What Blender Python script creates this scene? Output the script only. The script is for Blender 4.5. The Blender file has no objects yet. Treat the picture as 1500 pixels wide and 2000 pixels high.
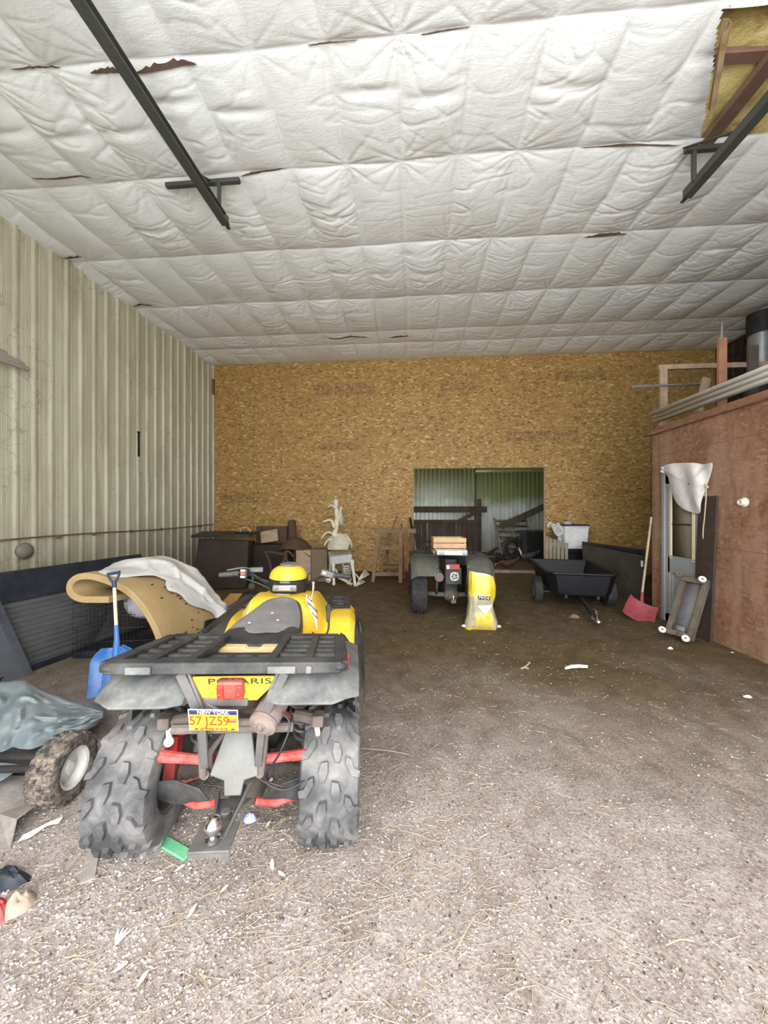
import bpy, bmesh, math, random
import numpy as np
from mathutils import Vector, Matrix, Quaternion

C = bpy.context.scene.collection
PI = math.pi
sc = bpy.context.scene
random.seed(7)
RNG = np.random.default_rng(11)

# ---------------------------------------------------------------- camera
YAW = math.atan(58 / 722.0)
CAM_H = 1.55
FPX = 722.0
cam_d = bpy.data.cameras.new('camera')
cam_d.sensor_fit = 'HORIZONTAL'
cam_d.sensor_width = 36.0
cam_d.lens = 36.0 * FPX / 1500.0
cam_d.shift_y = -4.0 / 1500.0
cam_d.clip_start = 0.02
cam_d.clip_end = 300
cam = bpy.data.objects.new('camera', cam_d)
cam.location = (0, 0, CAM_H)
cam.rotation_euler = (PI / 2, 0, YAW)
C.objects.link(cam)
sc.camera = cam

# ---------------------------------------------------------------- light, exposure
sc.view_settings.view_transform = 'Standard'
sc.view_settings.look = 'None'
sc.view_settings.gamma = 1.0
sc.view_settings.use_curve_mapping = False
sc.view_settings.exposure = 2.82
sc.cycles.use_denoising = True
sc.cycles.max_bounces = 10
sc.cycles.diffuse_bounces = 7
sc.cycles.glossy_bounces = 4
sc.cycles.transmission_bounces = 6
sc.cycles.sample_clamp_indirect = 8.0
sc.cycles.caustics_reflective = False
sc.cycles.caustics_refractive = False

SKY_STRENGTH = 1.9
w = bpy.data.worlds.new('overcast_sky')
sc.world = w
w.use_nodes = True
wt = w.node_tree
bg = wt.nodes['Background']
bg.inputs['Strength'].default_value = SKY_STRENGTH
tc = wt.nodes.new('ShaderNodeTexCoord')
sx = wt.nodes.new('ShaderNodeSeparateXYZ')
rp = wt.nodes.new('ShaderNodeValToRGB')
rp.color_ramp.elements[0].position = 0.0
rp.color_ramp.elements[0].color = (0.86, 0.93, 1.0, 1)
rp.color_ramp.elements[1].position = 0.6
rp.color_ramp.elements[1].color = (1.0, 1.0, 1.0, 1)
wt.links.new(tc.outputs['Generated'], sx.inputs[0])
wt.links.new(sx.outputs['Z'], rp.inputs[0])
wt.links.new(rp.outputs[0], bg.inputs['Color'])

# sun added to an overcast day, well round to the side of the building: it lights the yard, whose glow comes up under the roof, and never shines in
sun_d = bpy.data.lights.new('bounce_sun', 'SUN')
sun_d.energy = 6.0
sun_d.angle = math.radians(3)
sun_d.color = (1.0, 0.98, 0.96)
bounce_sun = bpy.data.objects.new('bounce_sun', sun_d)
bounce_sun.rotation_euler = Vector((-0.75, -0.10, -1.0)).to_track_quat('-Z', 'Y').to_euler()
C.objects.link(bounce_sun)


def portal(name, loc, rot, sx_, sy_):
    """sampling aid at an opening: it gives no light of its own, it only guides rays to the sky"""
    l = bpy.data.lights.new(name, 'AREA')
    l.shape = 'RECTANGLE'
    l.size = sx_
    l.size_y = sy_
    l.cycles.is_portal = True
    o = bpy.data.objects.new(name, l)
    o.location = loc
    o.rotation_euler = rot
    C.objects.link(o)
    return o


# ---------------------------------------------------------------- the place, in metres (camera stands at x=0, y=0)
YB = 9.3          # back wall
XL, XR = -5.22, 7.1
YF = -1.0         # front wall with the big overhead door opening
ZC = 5.30         # ceiling
XP, YP, ZP = 3.52, 5.79, 2.66   # red partition: face plane, far corner, top
DOOR = (-1.95, 2.45, 3.9)       # overhead door opening x0, x1, height
YR = 13.6         # far wall of the back room


def U(px, py, Y=None, z=None, d=None, X=None):
    """the point seen at a photograph position, on a plane Y=, z=, X= or at a depth d along the view"""
    xc = (px - 750.0) / FPX
    yc = -(py - 996.0) / FPX
    v = Vector((-math.sin(YAW) + xc * math.cos(YAW), math.cos(YAW) + xc * math.sin(YAW), yc))
    if Y is not None:
        s = Y / v.y
    elif z is not None:
        s = (z - CAM_H) / v.z
    elif X is not None:
        s = X / v.x
    else:
        s = d
    return Vector((0, 0, CAM_H)) + v * s


# ---------------------------------------------------------------- numpy noise
_perm = RNG.random((64, 64))


def vnoise(x, y, seed=0):
    x = np.asarray(x, float) + seed * 17.31
    y = np.asarray(y, float) + seed * 9.77
    xi = np.floor(x).astype(int)
    yi = np.floor(y).astype(int)
    fx = x - xi
    fy = y - yi
    fx = fx * fx * fx * (fx * (6 * fx - 15) + 10)
    fy = fy * fy * fy * (fy * (6 * fy - 15) + 10)
    a = _perm[xi % 64, yi % 64]
    b = _perm[(xi + 1) % 64, yi % 64]
    c = _perm[xi % 64, (yi + 1) % 64]
    d = _perm[(xi + 1) % 64, (yi + 1) % 64]
    return (a * (1 - fx) + b * fx) * (1 - fy) + (c * (1 - fx) + d * fx) * fy * 1.0


def fbm(x, y, seed=0, octv=3):
    s = 0
    a = 1
    t = 0
    for o in range(octv):
        s = s + a * (vnoise(x * 2 ** o, y * 2 ** o, seed + o * 5) - 0.5)
        t += a
        a *= 0.5
    return s / t


# ---------------------------------------------------------------- materials
class NT:
    """small node-tree writer"""

    def __init__(self, name):
        self.m = bpy.data.materials.new(name)
        self.m.use_nodes = True
        self.t = self.m.node_tree
        self.b = self.t.nodes['Principled BSDF']

    def n(self, typ, **kw):
        nd = self.t.nodes.new(typ)
        for k, v in kw.items():
            setattr(nd, k, v)
        return nd

    def l(self, a, b):
        self.t.links.new(a, b)

    def coord(self, scale=(1, 1, 1), rot=(0, 0, 0), kind='Object'):
        tcn = self.n('ShaderNodeTexCoord')
        mp = self.n('ShaderNodeMapping')
        mp.inputs['Scale'].default_value = scale
        mp.inputs['Rotation'].default_value = rot
        self.l(tcn.outputs[kind], mp.inputs[0])
        return mp.outputs[0]

    def noise(self, vec, scale=5, detail=4, rough=0.55, dist=0.0):
        nd = self.n('ShaderNodeTexNoise')
        nd.inputs['Scale'].default_value = scale
        nd.inputs['Detail'].default_value = detail
        nd.inputs['Roughness'].default_value = rough
        nd.inputs['Distortion'].default_value = dist
        if vec is not None:
            self.l(vec, nd.inputs['Vector'])
        return nd.outputs['Fac']

    def voro(self, vec, scale=5, feature='F1', rand=1.0):
        nd = self.n('ShaderNodeTexVoronoi', feature=feature)
        nd.inputs['Scale'].default_value = scale
        nd.inputs['Randomness'].default_value = rand
        if vec is not None:
            self.l(vec, nd.inputs['Vector'])
        return nd

    def ramp(self, fac, stops, interp='LINEAR'):
        nd = self.n('ShaderNodeValToRGB')
        cr = nd.color_ramp
        cr.interpolation = interp
        while len(cr.elements) < len(stops):
            cr.elements.new(0.5)
        for e, (p, c) in zip(cr.elements, stops):
            e.position = p
            e.color = (c, c, c, 1) if isinstance(c, (int, float)) else (*c, 1)
        self.l(fac, nd.inputs[0])
        return nd.outputs[0]

    def mix(self, fac, a, b, blend='MIX'):
        nd = self.n('ShaderNodeMix', data_type='RGBA', blend_type=blend)
        for idx, v in ((0, fac), (6, a), (7, b)):
            if hasattr(v, 'is_linked'):
                self.l(v, nd.inputs[idx])
            elif isinstance(v, (int, float)):
                nd.inputs[idx].default_value = v if idx == 0 else (v, v, v, 1)
            else:
                nd.inputs[idx].default_value = (*v, 1)
        return nd.outputs[2]

    def math(self, op, a, b=0.0, clamp=False):
        nd = self.n('ShaderNodeMath', operation=op, use_clamp=clamp)
        for i, v in ((0, a), (1, b)):
            if hasattr(v, 'is_linked'):
                self.l(v, nd.inputs[i])
            else:
                nd.inputs[i].default_value = v
        return nd.outputs[0]

    def bump(self, h, strength=0.3, dist=0.01):
        nd = self.n('ShaderNodeBump')
        nd.inputs['Strength'].default_value = strength
        nd.inputs['Distance'].default_value = dist
        self.l(h, nd.inputs['Height'])
        self.l(nd.outputs[0], self.b.inputs['Normal'])

    def out(self, color=None, rough=0.6, metal=0.0, spec=0.5):
        if color is not None:
            if hasattr(color, 'is_linked'):
                self.l(color, self.b.inputs['Base Color'])
            else:
                self.b.inputs['Base Color'].default_value = (*color, 1)
        if hasattr(rough, 'is_linked'):
            self.l(rough, self.b.inputs['Roughness'])
        else:
            self.b.inputs['Roughness'].default_value = rough
        self.b.inputs['Metallic'].default_value = metal
        self.b.inputs['Specular IOR Level'].default_value = spec
        return self.m


def worn(name, col, dirt=(0.28, 0.22, 0.17), amount=0.35, rough=0.55, metal=0.0, scale=9.0, bump=0.15, spec=0.3):
    """a plain surface with patchy dust / dirt"""
    t = NT(name)
    v = t.coord()
    f = t.noise(v, scale, 6, 0.62, 0.4)
    g = t.noise(v, scale * 6, 3, 0.6)
    msk = t.ramp(f, [(0.38, 0.0), (0.72, 1.0)])
    c = t.mix(t.math('MULTIPLY', msk, amount), col, dirt)
    c = t.mix(t.math('MULTIPLY', t.ramp(g, [(0.4, 0.0), (0.65, 1.0)]), 0.25), c, tuple(x * 0.6 for x in col))
    if bump:
        t.bump(g, bump, 0.004)
    return t.out(c, rough, metal, spec)


def wood(name, a, b, scale=(2, 2, 30), rough=0.75, rot=(0, 0, 0)):
    t = NT(name)
    v = t.coord(scale, rot)
    f = t.noise(v, 2.2, 6, 0.6, 0.8)
    c = t.mix(t.ramp(f, [(0.3, 0.0), (0.7, 1.0)]), a, b)
    s = t.noise(t.coord(), 6, 4)
    c = t.mix(t.math('MULTIPLY', t.ramp(s, [(0.5, 0.0), (0.75, 1.0)]), 0.5), c, tuple(x * 0.45 for x in a))
    t.bump(f, 0.2, 0.003)
    return t.out(c, rough, 0, 0.3)


M = {}


# ---------------------------------------------------------------- mesh builder
def frame_from(d, up=(0, 0, 1)):
    d = Vector(d).normalized()
    up = Vector(up)
    if abs(d.dot(up)) > 0.97:
        up = Vector((0, 1, 0)) if abs(d.y) < 0.9 else Vector((1, 0, 0))
    x = d.cross(up).normalized()
    y = x.cross(d).normalized()
    return x, y, d


class MB:
    def __init__(self):
        self.v = []
        self.f = []

    def add(self, vs, fs):
        o = len(self.v)
        self.v += [tuple(p) for p in vs]
        self.f += [tuple(i + o for i in f) for f in fs]
        return self

    def box(self, c, s, rot=None):
        c = Vector(c)
        hx, hy, hz = s[0] / 2, s[1] / 2, s[2] / 2
        vs = [Vector((x, y, z)) for x in (-hx, hx) for y in (-hy, hy) for z in (-hz, hz)]
        if rot is not None:
            R = rot if isinstance(rot, Matrix) else Matrix.Rotation(rot[2], 3, 'Z') @ Matrix.Rotation(rot[1], 3, 'Y') @ Matrix.Rotation(rot[0], 3, 'X')
            vs = [R @ p for p in vs]
        vs = [p + c for p in vs]
        return self.add(vs, [(0, 1, 3, 2), (4, 6, 7, 5), (0, 4, 5, 1), (2, 3, 7, 6), (0, 2, 6, 4), (1, 5, 7, 3)])

    def beam(self, p0, p1, w_, h_, up=(0, 0, 1)):
        p0, p1 = Vector(p0), Vector(p1)
        x, y, d = frame_from(p1 - p0, up)
        vs = []
        for p in (p0, p1):
            for sx_, sy_ in ((-1, -1), (1, -1), (1, 1), (-1, 1)):
                vs.append(p + x * sx_ * w_ / 2 + y * sy_ * h_ / 2)
        return self.add(vs, [(3, 2, 1, 0), (4, 5, 6, 7), (0, 1, 5, 4), (1, 2, 6, 5), (2, 3, 7, 6), (3, 0, 4, 7)])

    def hexa(self, pts):
        """8 points: bottom loop then top loop"""
        return self.add(pts, [(3, 2, 1, 0), (4, 5, 6, 7), (0, 1, 5, 4), (1, 2, 6, 5), (2, 3, 7, 6), (3, 0, 4, 7)])

    def loft(self, loops, caps=True, closed=True):
        n = len(loops[0])
        vs = [p for lp in loops for p in lp]
        fs = []
        for k in range(len(loops) - 1):
            for i in range(n if closed else n - 1):
                j = (i + 1) % n
                fs.append((k * n + i, k * n + j, (k + 1) * n + j, (k + 1) * n + i))
        if caps and closed:
            fs.append(tuple(reversed(range(n))))
            fs.append(tuple((len(loops) - 1) * n + i for i in range(n)))
        return self.add(vs, fs)

    def tube(self, pts, r, n=10, caps=True):
        pts = [Vector(p) for p in pts]
        rs = r if isinstance(r, (list, tuple)) else [r] * len(pts)
        loops = []
        px = None
        for i, p in enumerate(pts):
            d = (pts[min(i + 1, len(pts) - 1)] - pts[max(i - 1, 0)])
            if d.length < 1e-9:
                d = Vector((0, 0, 1))
            x, y, dd = frame_from(d)
            if px is not None:
                x = (px - dd * px.dot(dd))
                x = x.normalized() if x.length > 1e-6 else frame_from(d)[0]
                y = x.cross(dd).normalized() * -1
                y = dd.cross(x).normalized()
            else:
                y = dd.cross(x).normalized()
            px = x
            loops.append([p + (x * math.cos(2 * PI * k / n) + y * math.sin(2 * PI * k / n)) * rs[i] for k in range(n)])
        return self.loft(loops, caps)

    def cyl(self, p0, p1, r0, r1=None, n=16):
        return self.tube([p0, p1], [r0, r0 if r1 is None else r1], n)

    def lathe(self, prof, o=(0, 0, 0), axis=(0, 0, 1), n=24, closed=False):
        """prof: (radius, height along axis)"""
        o = Vector(o)
        x, y, d = frame_from(axis)
        loops = []
        for (r, h) in prof:
            loops.append([o + d * h + (x * math.cos(2 * PI * k / n) + y * math.sin(2 * PI * k / n)) * max(r, 1e-4) for k in range(n)])
        if closed:
            loops.append(loops[0])
            return self.loft(loops, False)
        return self.loft(loops, True)

    def ball(self, c, r, nu=12, nv=8, rot=None):
        c = Vector(c)
        r = (r, r, r) if isinstance(r, (int, float)) else r
        loops = []
        for j in range(nv + 1):
            t = PI * j / nv
            lp = []
            for i in range(nu):
                a = 2 * PI * i / nu
                p = Vector((r[0] * math.sin(t) * math.cos(a), r[1] * math.sin(t) * math.sin(a), r[2] * math.cos(t)))
                if j in (0, nv):
                    p = Vector((1e-4 * math.cos(a), 1e-4 * math.sin(a), r[2] * math.cos(t)))
                if rot is not None:
                    p = rot @ p
                lp.append(c + p)
            loops.append(lp)
        return self.loft(loops, True)

    def prism(self, poly, o, ux, uy, t):
        """flat outline poly (u,v) in the frame ux,uy at o, given thickness t along ux x uy"""
        o, ux, uy = Vector(o), Vector(ux).normalized(), Vector(uy).normalized()
        nrm = ux.cross(uy).normalized()
        a = [o + ux * u + uy * v - nrm * t / 2 for u, v in poly]
        b = [p + nrm * t for p in a]
        n = len(poly)
        fs = [tuple(reversed(range(n))), tuple(range(n, 2 * n))]
        fs += [(i, (i + 1) % n, (i + 1) % n + n, i + n) for i in range(n)]
        return self.add(a + b, fs)

    def grid(self, P, thick=None):
        """P: array nu x nv x 3 as a sheet; with thick it becomes a closed slab along -normal"""
        P = np.asarray(P, float)
        nu, nv = P.shape[:2]
        idx = np.arange(nu * nv).reshape(nu, nv)
        q = np.stack([idx[:-1, :-1], idx[1:, :-1], idx[1:, 1:], idx[:-1, 1:]], -1).reshape(-1, 4)
        if thick is None:
            return self.add(P.reshape(-1, 3).tolist(), q.tolist())
        du = np.gradient(P, axis=0)
        dv = np.gradient(P, axis=1)
        nn = np.cross(du, dv)
        nn /= np.linalg.norm(nn, axis=-1, keepdims=True) + 1e-12
        B = P - nn * thick
        k = nu * nv
        fs = q.tolist() + (q[:, ::-1] + k).tolist()
        for i in range(nu - 1):
            a, b = idx[i, 0], idx[i + 1, 0]
            fs.append((b, a, a + k, b + k))
            a, b = idx[i, -1], idx[i + 1, -1]
            fs.append((a, b, b + k, a + k))
        for j in range(nv - 1):
            a, b = idx[0, j], idx[0, j + 1]
            fs.append((a, b, b + k, a + k))
            a, b = idx[-1, j], idx[-1, j + 1]
            fs.append((b, a, a + k, b + k))
        return self.add(np.concatenate([P.reshape(-1, 3), B.reshape(-1, 3)]).tolist(), fs)

    def obj(self, name, mat, parent=None, bevel=0, smooth=True, sub=0, seg=2, angle=35):
        me = bpy.data.meshes.new(name)
        me.from_pydata(self.v, [], self.f)
        me.validate()
        bm = bmesh.new()
        bm.from_mesh(me)
        bmesh.ops.recalc_face_normals(bm, faces=bm.faces)
        for e in bm.edges:
            if len(e.link_faces) == 2 and e.calc_face_angle(0) > math.radians(angle):
                e.smooth = False
        bm.to_mesh(me)
        bm.free()
        if smooth:
            me.polygons.foreach_set('use_smooth', [True] * len(me.polygons))
        o = bpy.data.objects.new(name, me)
        C.objects.link(o)
        me.materials.append(M[mat] if isinstance(mat, str) else mat)
        if bevel:
            b = o.modifiers.new('bevel', 'BEVEL')
            b.width = bevel
            b.segments = seg
            b.limit_method = 'ANGLE'
            b.angle_limit = math.radians(40)
            b.harden_normals = False
        if sub:
            s = o.modifiers.new('sub', 'SUBSURF')
            s.levels = sub
            s.render_levels = sub
        if parent is not None:
            o.parent = parent
        return o


def tag(o, label, cat, group=None, kind=None):
    o['label'] = label
    o['category'] = cat
    if group:
        o['group'] = group
    if kind:
        o['kind'] = kind
    return o


def thing(name, label, cat, loc=(0, 0, 0), rz=0.0, group=None):
    o = bpy.data.objects.new(name, None)
    C.objects.link(o)
    o.empty_display_size = 0.1
    o.location = loc
    o.rotation_euler = (0, 0, rz)
    return tag(o, label, cat, group)


def struct(o):
    o['kind'] = 'structure'
    return o


def writing(name, body, size, o, ux, uy, mat, parent=None, ext=0.0006, align='CENTER', xs=1.0, sp=1.0):
    """raised lettering: o is the middle of the line, ux reading direction, uy up"""
    cu = bpy.data.curves.new(name, 'FONT')
    cu.body = body
    cu.size = size
    cu.extrude = ext
    cu.align_x = align
    cu.align_y = 'CENTER'
    cu.space_character = sp
    tmp = bpy.data.objects.new(name, cu)
    C.objects.link(tmp)
    dg = bpy.context.evaluated_depsgraph_get()
    me = bpy.data.meshes.new_from_object(tmp.evaluated_get(dg))
    bpy.data.objects.remove(tmp)
    bpy.data.curves.remove(cu)
    me.materials.clear()
    me.materials.append(M[mat])
    ob = bpy.data.objects.new(name, me)
    ux, uy = Vector(ux).normalized(), Vector(uy).normalized()
    uz = ux.cross(uy).normalized()
    uy = uz.cross(ux)
    R = Matrix((ux * xs, uy, uz)).transposed().to_4x4()
    ob.matrix_world = Matrix.Translation(Vector(o)) @ R
    C.objects.link(ob)
    if parent is not None:
        ob.parent = parent
    return ob


def spline(pts, n=8):
    """Catmull-Rom through the points"""
    pts = [Vector(p) for p in pts]
    out = []
    for i in range(len(pts) - 1):
        p0 = pts[max(i - 1, 0)]
        p1, p2 = pts[i], pts[i + 1]
        p3 = pts[min(i + 2, len(pts) - 1)]
        for k in range(n):
            t = k / n
            out.append(0.5 * ((2 * p1) + (p2 - p0) * t + (2 * p0 - 5 * p1 + 4 * p2 - p3) * t * t + (3 * p1 - p0 - 3 * p2 + p3) * t ** 3))
    out.append(pts[-1])
    return out


def copy_tree(o, parent=None):
    c = o.copy()
    C.objects.link(c)
    c.parent = parent
    for ch in [x for x in C.objects if x.parent == o]:
        copy_tree(ch, c)
    return c
DOOR = (-2.25, 2.98, 4.5)
# ---------------------------------------------------------------- openings: the overhead door in front, an added, unseen side opening to light the back room
portal('door_portal', ((DOOR[0] + DOOR[1]) / 2, YF, DOOR[2] / 2), (PI / 2, 0, 0), DOOR[1] - DOOR[0], DOOR[2])
BRO = (9.9, 13.3, 3.4)   # unseen opening added in the left side of the back room for daylight: y0, y1, height
portal('side_portal', (XL, (BRO[0] + BRO[1]) / 2, BRO[2] / 2), (PI / 2, 0, PI / 2), BRO[1] - BRO[0], BRO[2])


# ---------------------------------------------------------------- room materials
def mat_floor():
    t = NT('dirt_and_gravel_floor')
    v = t.coord()
    big = t.noise(v, 0.9, 5, 0.6, 0.6)
    mid = t.noise(v, 5.0, 6, 0.65, 0.5)
    fine = t.noise(v, 70, 4, 0.7)
    sep = t.n('ShaderNodeSeparateXYZ')
    t.l(v, sep.inputs[0])
    # gravelly, dusty ground by the doorway, packed brown earth further in: the boundary wanders
    d = t.math('ADD', t.math('MULTIPLY', sep.outputs['Y'], 0.13), t.math('MULTIPLY', big, 0.35))
    d = t.math('ADD', d, t.math('MULTIPLY', sep.outputs['X'], 0.012))
    far = t.ramp(d, [(0.38, 0.0), (0.70, 1.0)])
    earth = t.mix(t.ramp(mid, [(0.35, 0.0), (0.7, 1.0)]), (0.068, 0.046, 0.0185), (0.135, 0.096, 0.044))
    gravel = t.mix(t.ramp(mid, [(0.3, 0.0), (0.7, 1.0)]), (0.215, 0.176, 0.156), (0.37, 0.325, 0.302))
    c = t.mix(far, gravel, earth)
    c = t.mix(t.math('MULTIPLY', t.ramp(fine, [(0.45, 0.0), (0.62, 1.0)]), 0.55), c, (0.075, 0.052, 0.036))
    # small pale stones and chaff
    vo = t.voro(v, 95)
    pick = t.n('ShaderNodeSeparateColor')
    t.l(vo.outputs['Color'], pick.inputs[0])
    stone = t.math('MULTIPLY', t.math('GREATER_THAN', pick.outputs[0], 0.80), t.math('LESS_THAN', vo.outputs['Distance'], 0.32))
    stone = t.math('MULTIPLY', stone, t.math('SUBTRACT', 1.0, t.math('MULTIPLY', far, 0.72)))
    sc_ = t.mix(pick.outputs[1], (0.34, 0.29, 0.25), (0.60, 0.57, 0.54))
    c = t.mix(t.math('MULTIPLY', stone, 0.8), c, sc_)
    vo2 = t.voro(t.coord((1, 1.6, 1), (0, 0, .4)), 42)
    p2 = t.n('ShaderNodeSeparateColor')
    t.l(vo2.outputs['Color'], p2.inputs[0])
    dark = t.math('MULTIPLY', t.math('GREATER_THAN', p2.outputs[0], 0.88), t.math('LESS_THAN', vo2.outputs['Distance'], 0.2))
    c = t.mix(t.math('MULTIPLY', dark, 0.7), c, (0.06, 0.042, 0.03))
    h = t.math('ADD', t.math('MULTIPLY', fine, 0.6), t.math('ADD', mid, t.math('MULTIPLY', stone, 0.4)))
    t.bump(h, 0.8, 0.012)
    return t.out(c, 0.92, 0, 0.2)


def mat_metal_wall(name, base, green=0.0, shine=0.45):
    t = NT(name)
    v = t.coord()
    st = t.coord((3, 3, 0.35))
    a = t.noise(st, 2.0, 6, 0.65, 0.3)
    b = t.noise(v, 1.1, 5, 0.6, 0.5)
    c = t.mix(t.ramp(a, [(0.42, 0.0), (0.75, 1.0)]), base, tuple(x * y for x, y in zip(base, (0.68, 0.64, 0.58))))
    c = t.mix(t.math('MULTIPLY', t.ramp(b, [(0.45, 0.0), (0.75, 1.0)]), 0.45), c, (0.33, 0.28, 0.20))
    # old cobwebs: thin dirty threads in patches
    wv = t.n('ShaderNodeVectorMath', operation='ADD')
    t.l(v, wv.inputs[0])
    nz = t.n('ShaderNodeTexNoise')
    nz.inputs['Scale'].default_value = 3.0
    t.l(v, nz.inputs['Vector'])
    sc3 = t.n('ShaderNodeVectorMath', operation='SCALE')
    sc3.inputs['Scale'].default_value = 0.5
    t.l(nz.outputs['Color'], sc3.inputs[0])
    t.l(sc3.outputs[0], wv.inputs[1])
    ve = t.voro(wv.outputs[0], 3.2, 'DISTANCE_TO_EDGE')
    th = t.ramp(ve.outputs['Distance'], [(0.0, 1.0), (0.035, 0.0)])
    pm = t.ramp(t.noise(v, 0.8, 4, 0.6), [(0.47, 0.0), (0.60, 1.0)])
    c = t.mix(t.math('MULTIPLY', t.math('MULTIPLY', th, pm), 0.36), c, (0.10, 0.085, 0.06))
    # browner and darker towards the bottom of the sheets
    sep = t.n('ShaderNodeSeparateXYZ')
    t.l(v, sep.inputs[0])
    low = t.math('ADD', sep.outputs['Z'], t.math('MULTIPLY', t.noise(v, 1.7, 4), -0.9))
    c = t.mix(t.math('MULTIPLY', t.ramp(low, [(0.0, 1.0), (1.15, 0.0)]), 0.55), c, (0.17, 0.13, 0.085))
    if green:
        g = t.math('ADD', sep.outputs['Z'], t.math('MULTIPLY', t.noise(v, 1.5, 6, 0.7), 1.0))
        gm = t.ramp(g, [(0.0, 0.0), (0.62, 0.0), (0.78, 1.0)])
        nd = t.n('ShaderNodeMath', operation='MULTIPLY')
        gz = t.math('MULTIPLY', g, 0.25)
        gm = t.ramp(gz, [(0.50, 0.0), (0.62, 1.0)])
        c = t.mix(t.math('MULTIPLY', gm, green), c, (0.165, 0.185, 0.034))
    return t.out(c, shine, 0.0, 0.5)


def mat_osb(name, stops, sx=1.0, contrast=1.0, stamps=None, flip=False):
    """strand board: long flat flakes of many browns, laid mostly sideways"""
    t = NT(name)
    k = (12.5, 12.5, 31) if not flip else (16, 16, 34)
    warp = t.n('ShaderNodeTexNoise')
    warp.inputs['Scale'].default_value = 4.0
    warp.inputs['Detail'].default_value = 2
    v0 = t.coord()
    t.l(v0, warp.inputs['Vector'])
    sc_ = t.n('ShaderNodeVectorMath', operation='SCALE')
    sc_.inputs['Scale'].default_value = 0.16
    t.l(warp.outputs['Color'], sc_.inputs[0])
    ad = t.n('ShaderNodeVectorMath', operation='ADD')
    t.l(v0, ad.inputs[0])
    t.l(sc_.outputs[0], ad.inputs[1])

    def layer(rot, scale):
        mp = t.n('ShaderNodeMapping')
        mp.inputs['Rotation'].default_value = rot
        mp.inputs['Scale'].default_value = scale
        t.l(ad.outputs[0], mp.inputs[0])
        vo = t.voro(mp.outputs[0], 1.0)
        s = t.n('ShaderNodeSeparateColor')
        t.l(vo.outputs['Color'], s.inputs[0])
        return s.outputs[0], s.outputs[1], vo.outputs['Distance']
    r = 0.35
    ra = (0, r, 0) if not flip else (r, 0, 0)
    rb = (0, -r, 0) if not flip else (-r, 0, 0)
    a1, a2, d1 = layer(ra, k)
    b1, b2, d2 = layer(rb, (k[0] * 1.3, k[1] * 1.3, k[2] * 1.25))
    ca = t.ramp(a1, stops)
    cb = t.ramp(b1, stops)
    c = t.mix(t.math('GREATER_THAN', b2, 0.5), ca, cb)
    lg = t.noise(v0, 0.55, 4, 0.55)
    c = t.mix(t.math('MULTIPLY', t.ramp(lg, [(0.35, 0.0), (0.7, 1.0)]), 0.30), c, stops[1][1])
    spk = t.noise(t.coord((9, 9, 30)), 3.0, 3)
    c = t.mix(t.math('MULTIPLY', t.ramp(spk, [(0.64, 0.0), (0.70, 1.0)]), 0.7), c, stops[0][1])
    if flip:
        # scuffed paler patches and runs on the stained boards
        pn_ = t.noise(t.coord((1.6, 1.6, 0.55)), 2.4, 6, 0.62, 0.3)
        c = t.mix(t.math('MULTIPLY', t.ramp(pn_, [(0.44, 0.0), (0.70, 1.0)]), 0.65), c, (0.38, 0.25, 0.175))
        dk = t.noise(t.coord((2, 2, 1.3)), 6.5, 4, 0.6)
        c = t.mix(t.math('MULTIPLY', t.ramp(dk, [(0.62, 0.0), (0.72, 1.0)]), 0.55), c, (0.085, 0.036, 0.018))
    sep = t.n('ShaderNodeSeparateXYZ')
    t.l(v0, sep.inputs[0])
    if stamps:
        # faded, unreadable grade-stamp ink on single sheets
        ink = t.noise(t.coord((14, 1, 6)), 2.0, 5, 0.7)
        ink = t.ramp(ink, [(0.40, 0.0), (0.52, 1.0)])
        tot = None
        for (x0, x1, z0, z1) in stamps:
            m1 = t.math('MULTIPLY', t.math('GREATER_THAN', sep.outputs['X'], x0), t.math('LESS_THAN', sep.outputs['X'], x1))
            m2 = t.math('MULTIPLY', t.math('GREATER_THAN', sep.outputs['Z'], z0), t.math('LESS_THAN', sep.outputs['Z'], z1))
            m = t.math('MULTIPLY', m1, m2)
            tot = m if tot is None else t.math('MAXIMUM', tot, m)
        c = t.mix(t.math('MULTIPLY', t.math('MULTIPLY', tot, ink), 0.36), c, (0.07, 0.05, 0.03))
    # sheet joints every 2.44 x 1.22
    ax = sep.outputs['Y'] if flip else sep.outputs['X']
    jx = t.math('ABSOLUTE', t.math('SUBTRACT', t.math('FRACT', t.math('MULTIPLY', t.math('ADD', ax, 20.0), 1 / 2.44)), 0.5))
    jz = t.math('ABSOLUTE', t.math('SUBTRACT', t.math('FRACT', t.math('MULTIPLY', t.math('ADD', sep.outputs['Z'], 0.72), 1 / 1.22)), 0.5))
    jj = t.math('MAXIMUM', t.math('LESS_THAN', jx, 0.0014), t.math('LESS_THAN', jz, 0.003))
    c = t.mix(t.math('MULTIPLY', jj, 0.6), c, (0.06, 0.04, 0.02))
    t.bump(t.math('ADD', a2, t.math('MULTIPLY', b2, 0.7)), 0.25, 0.006)
    return t.out(c, 0.62, 0, 0.35)


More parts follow.
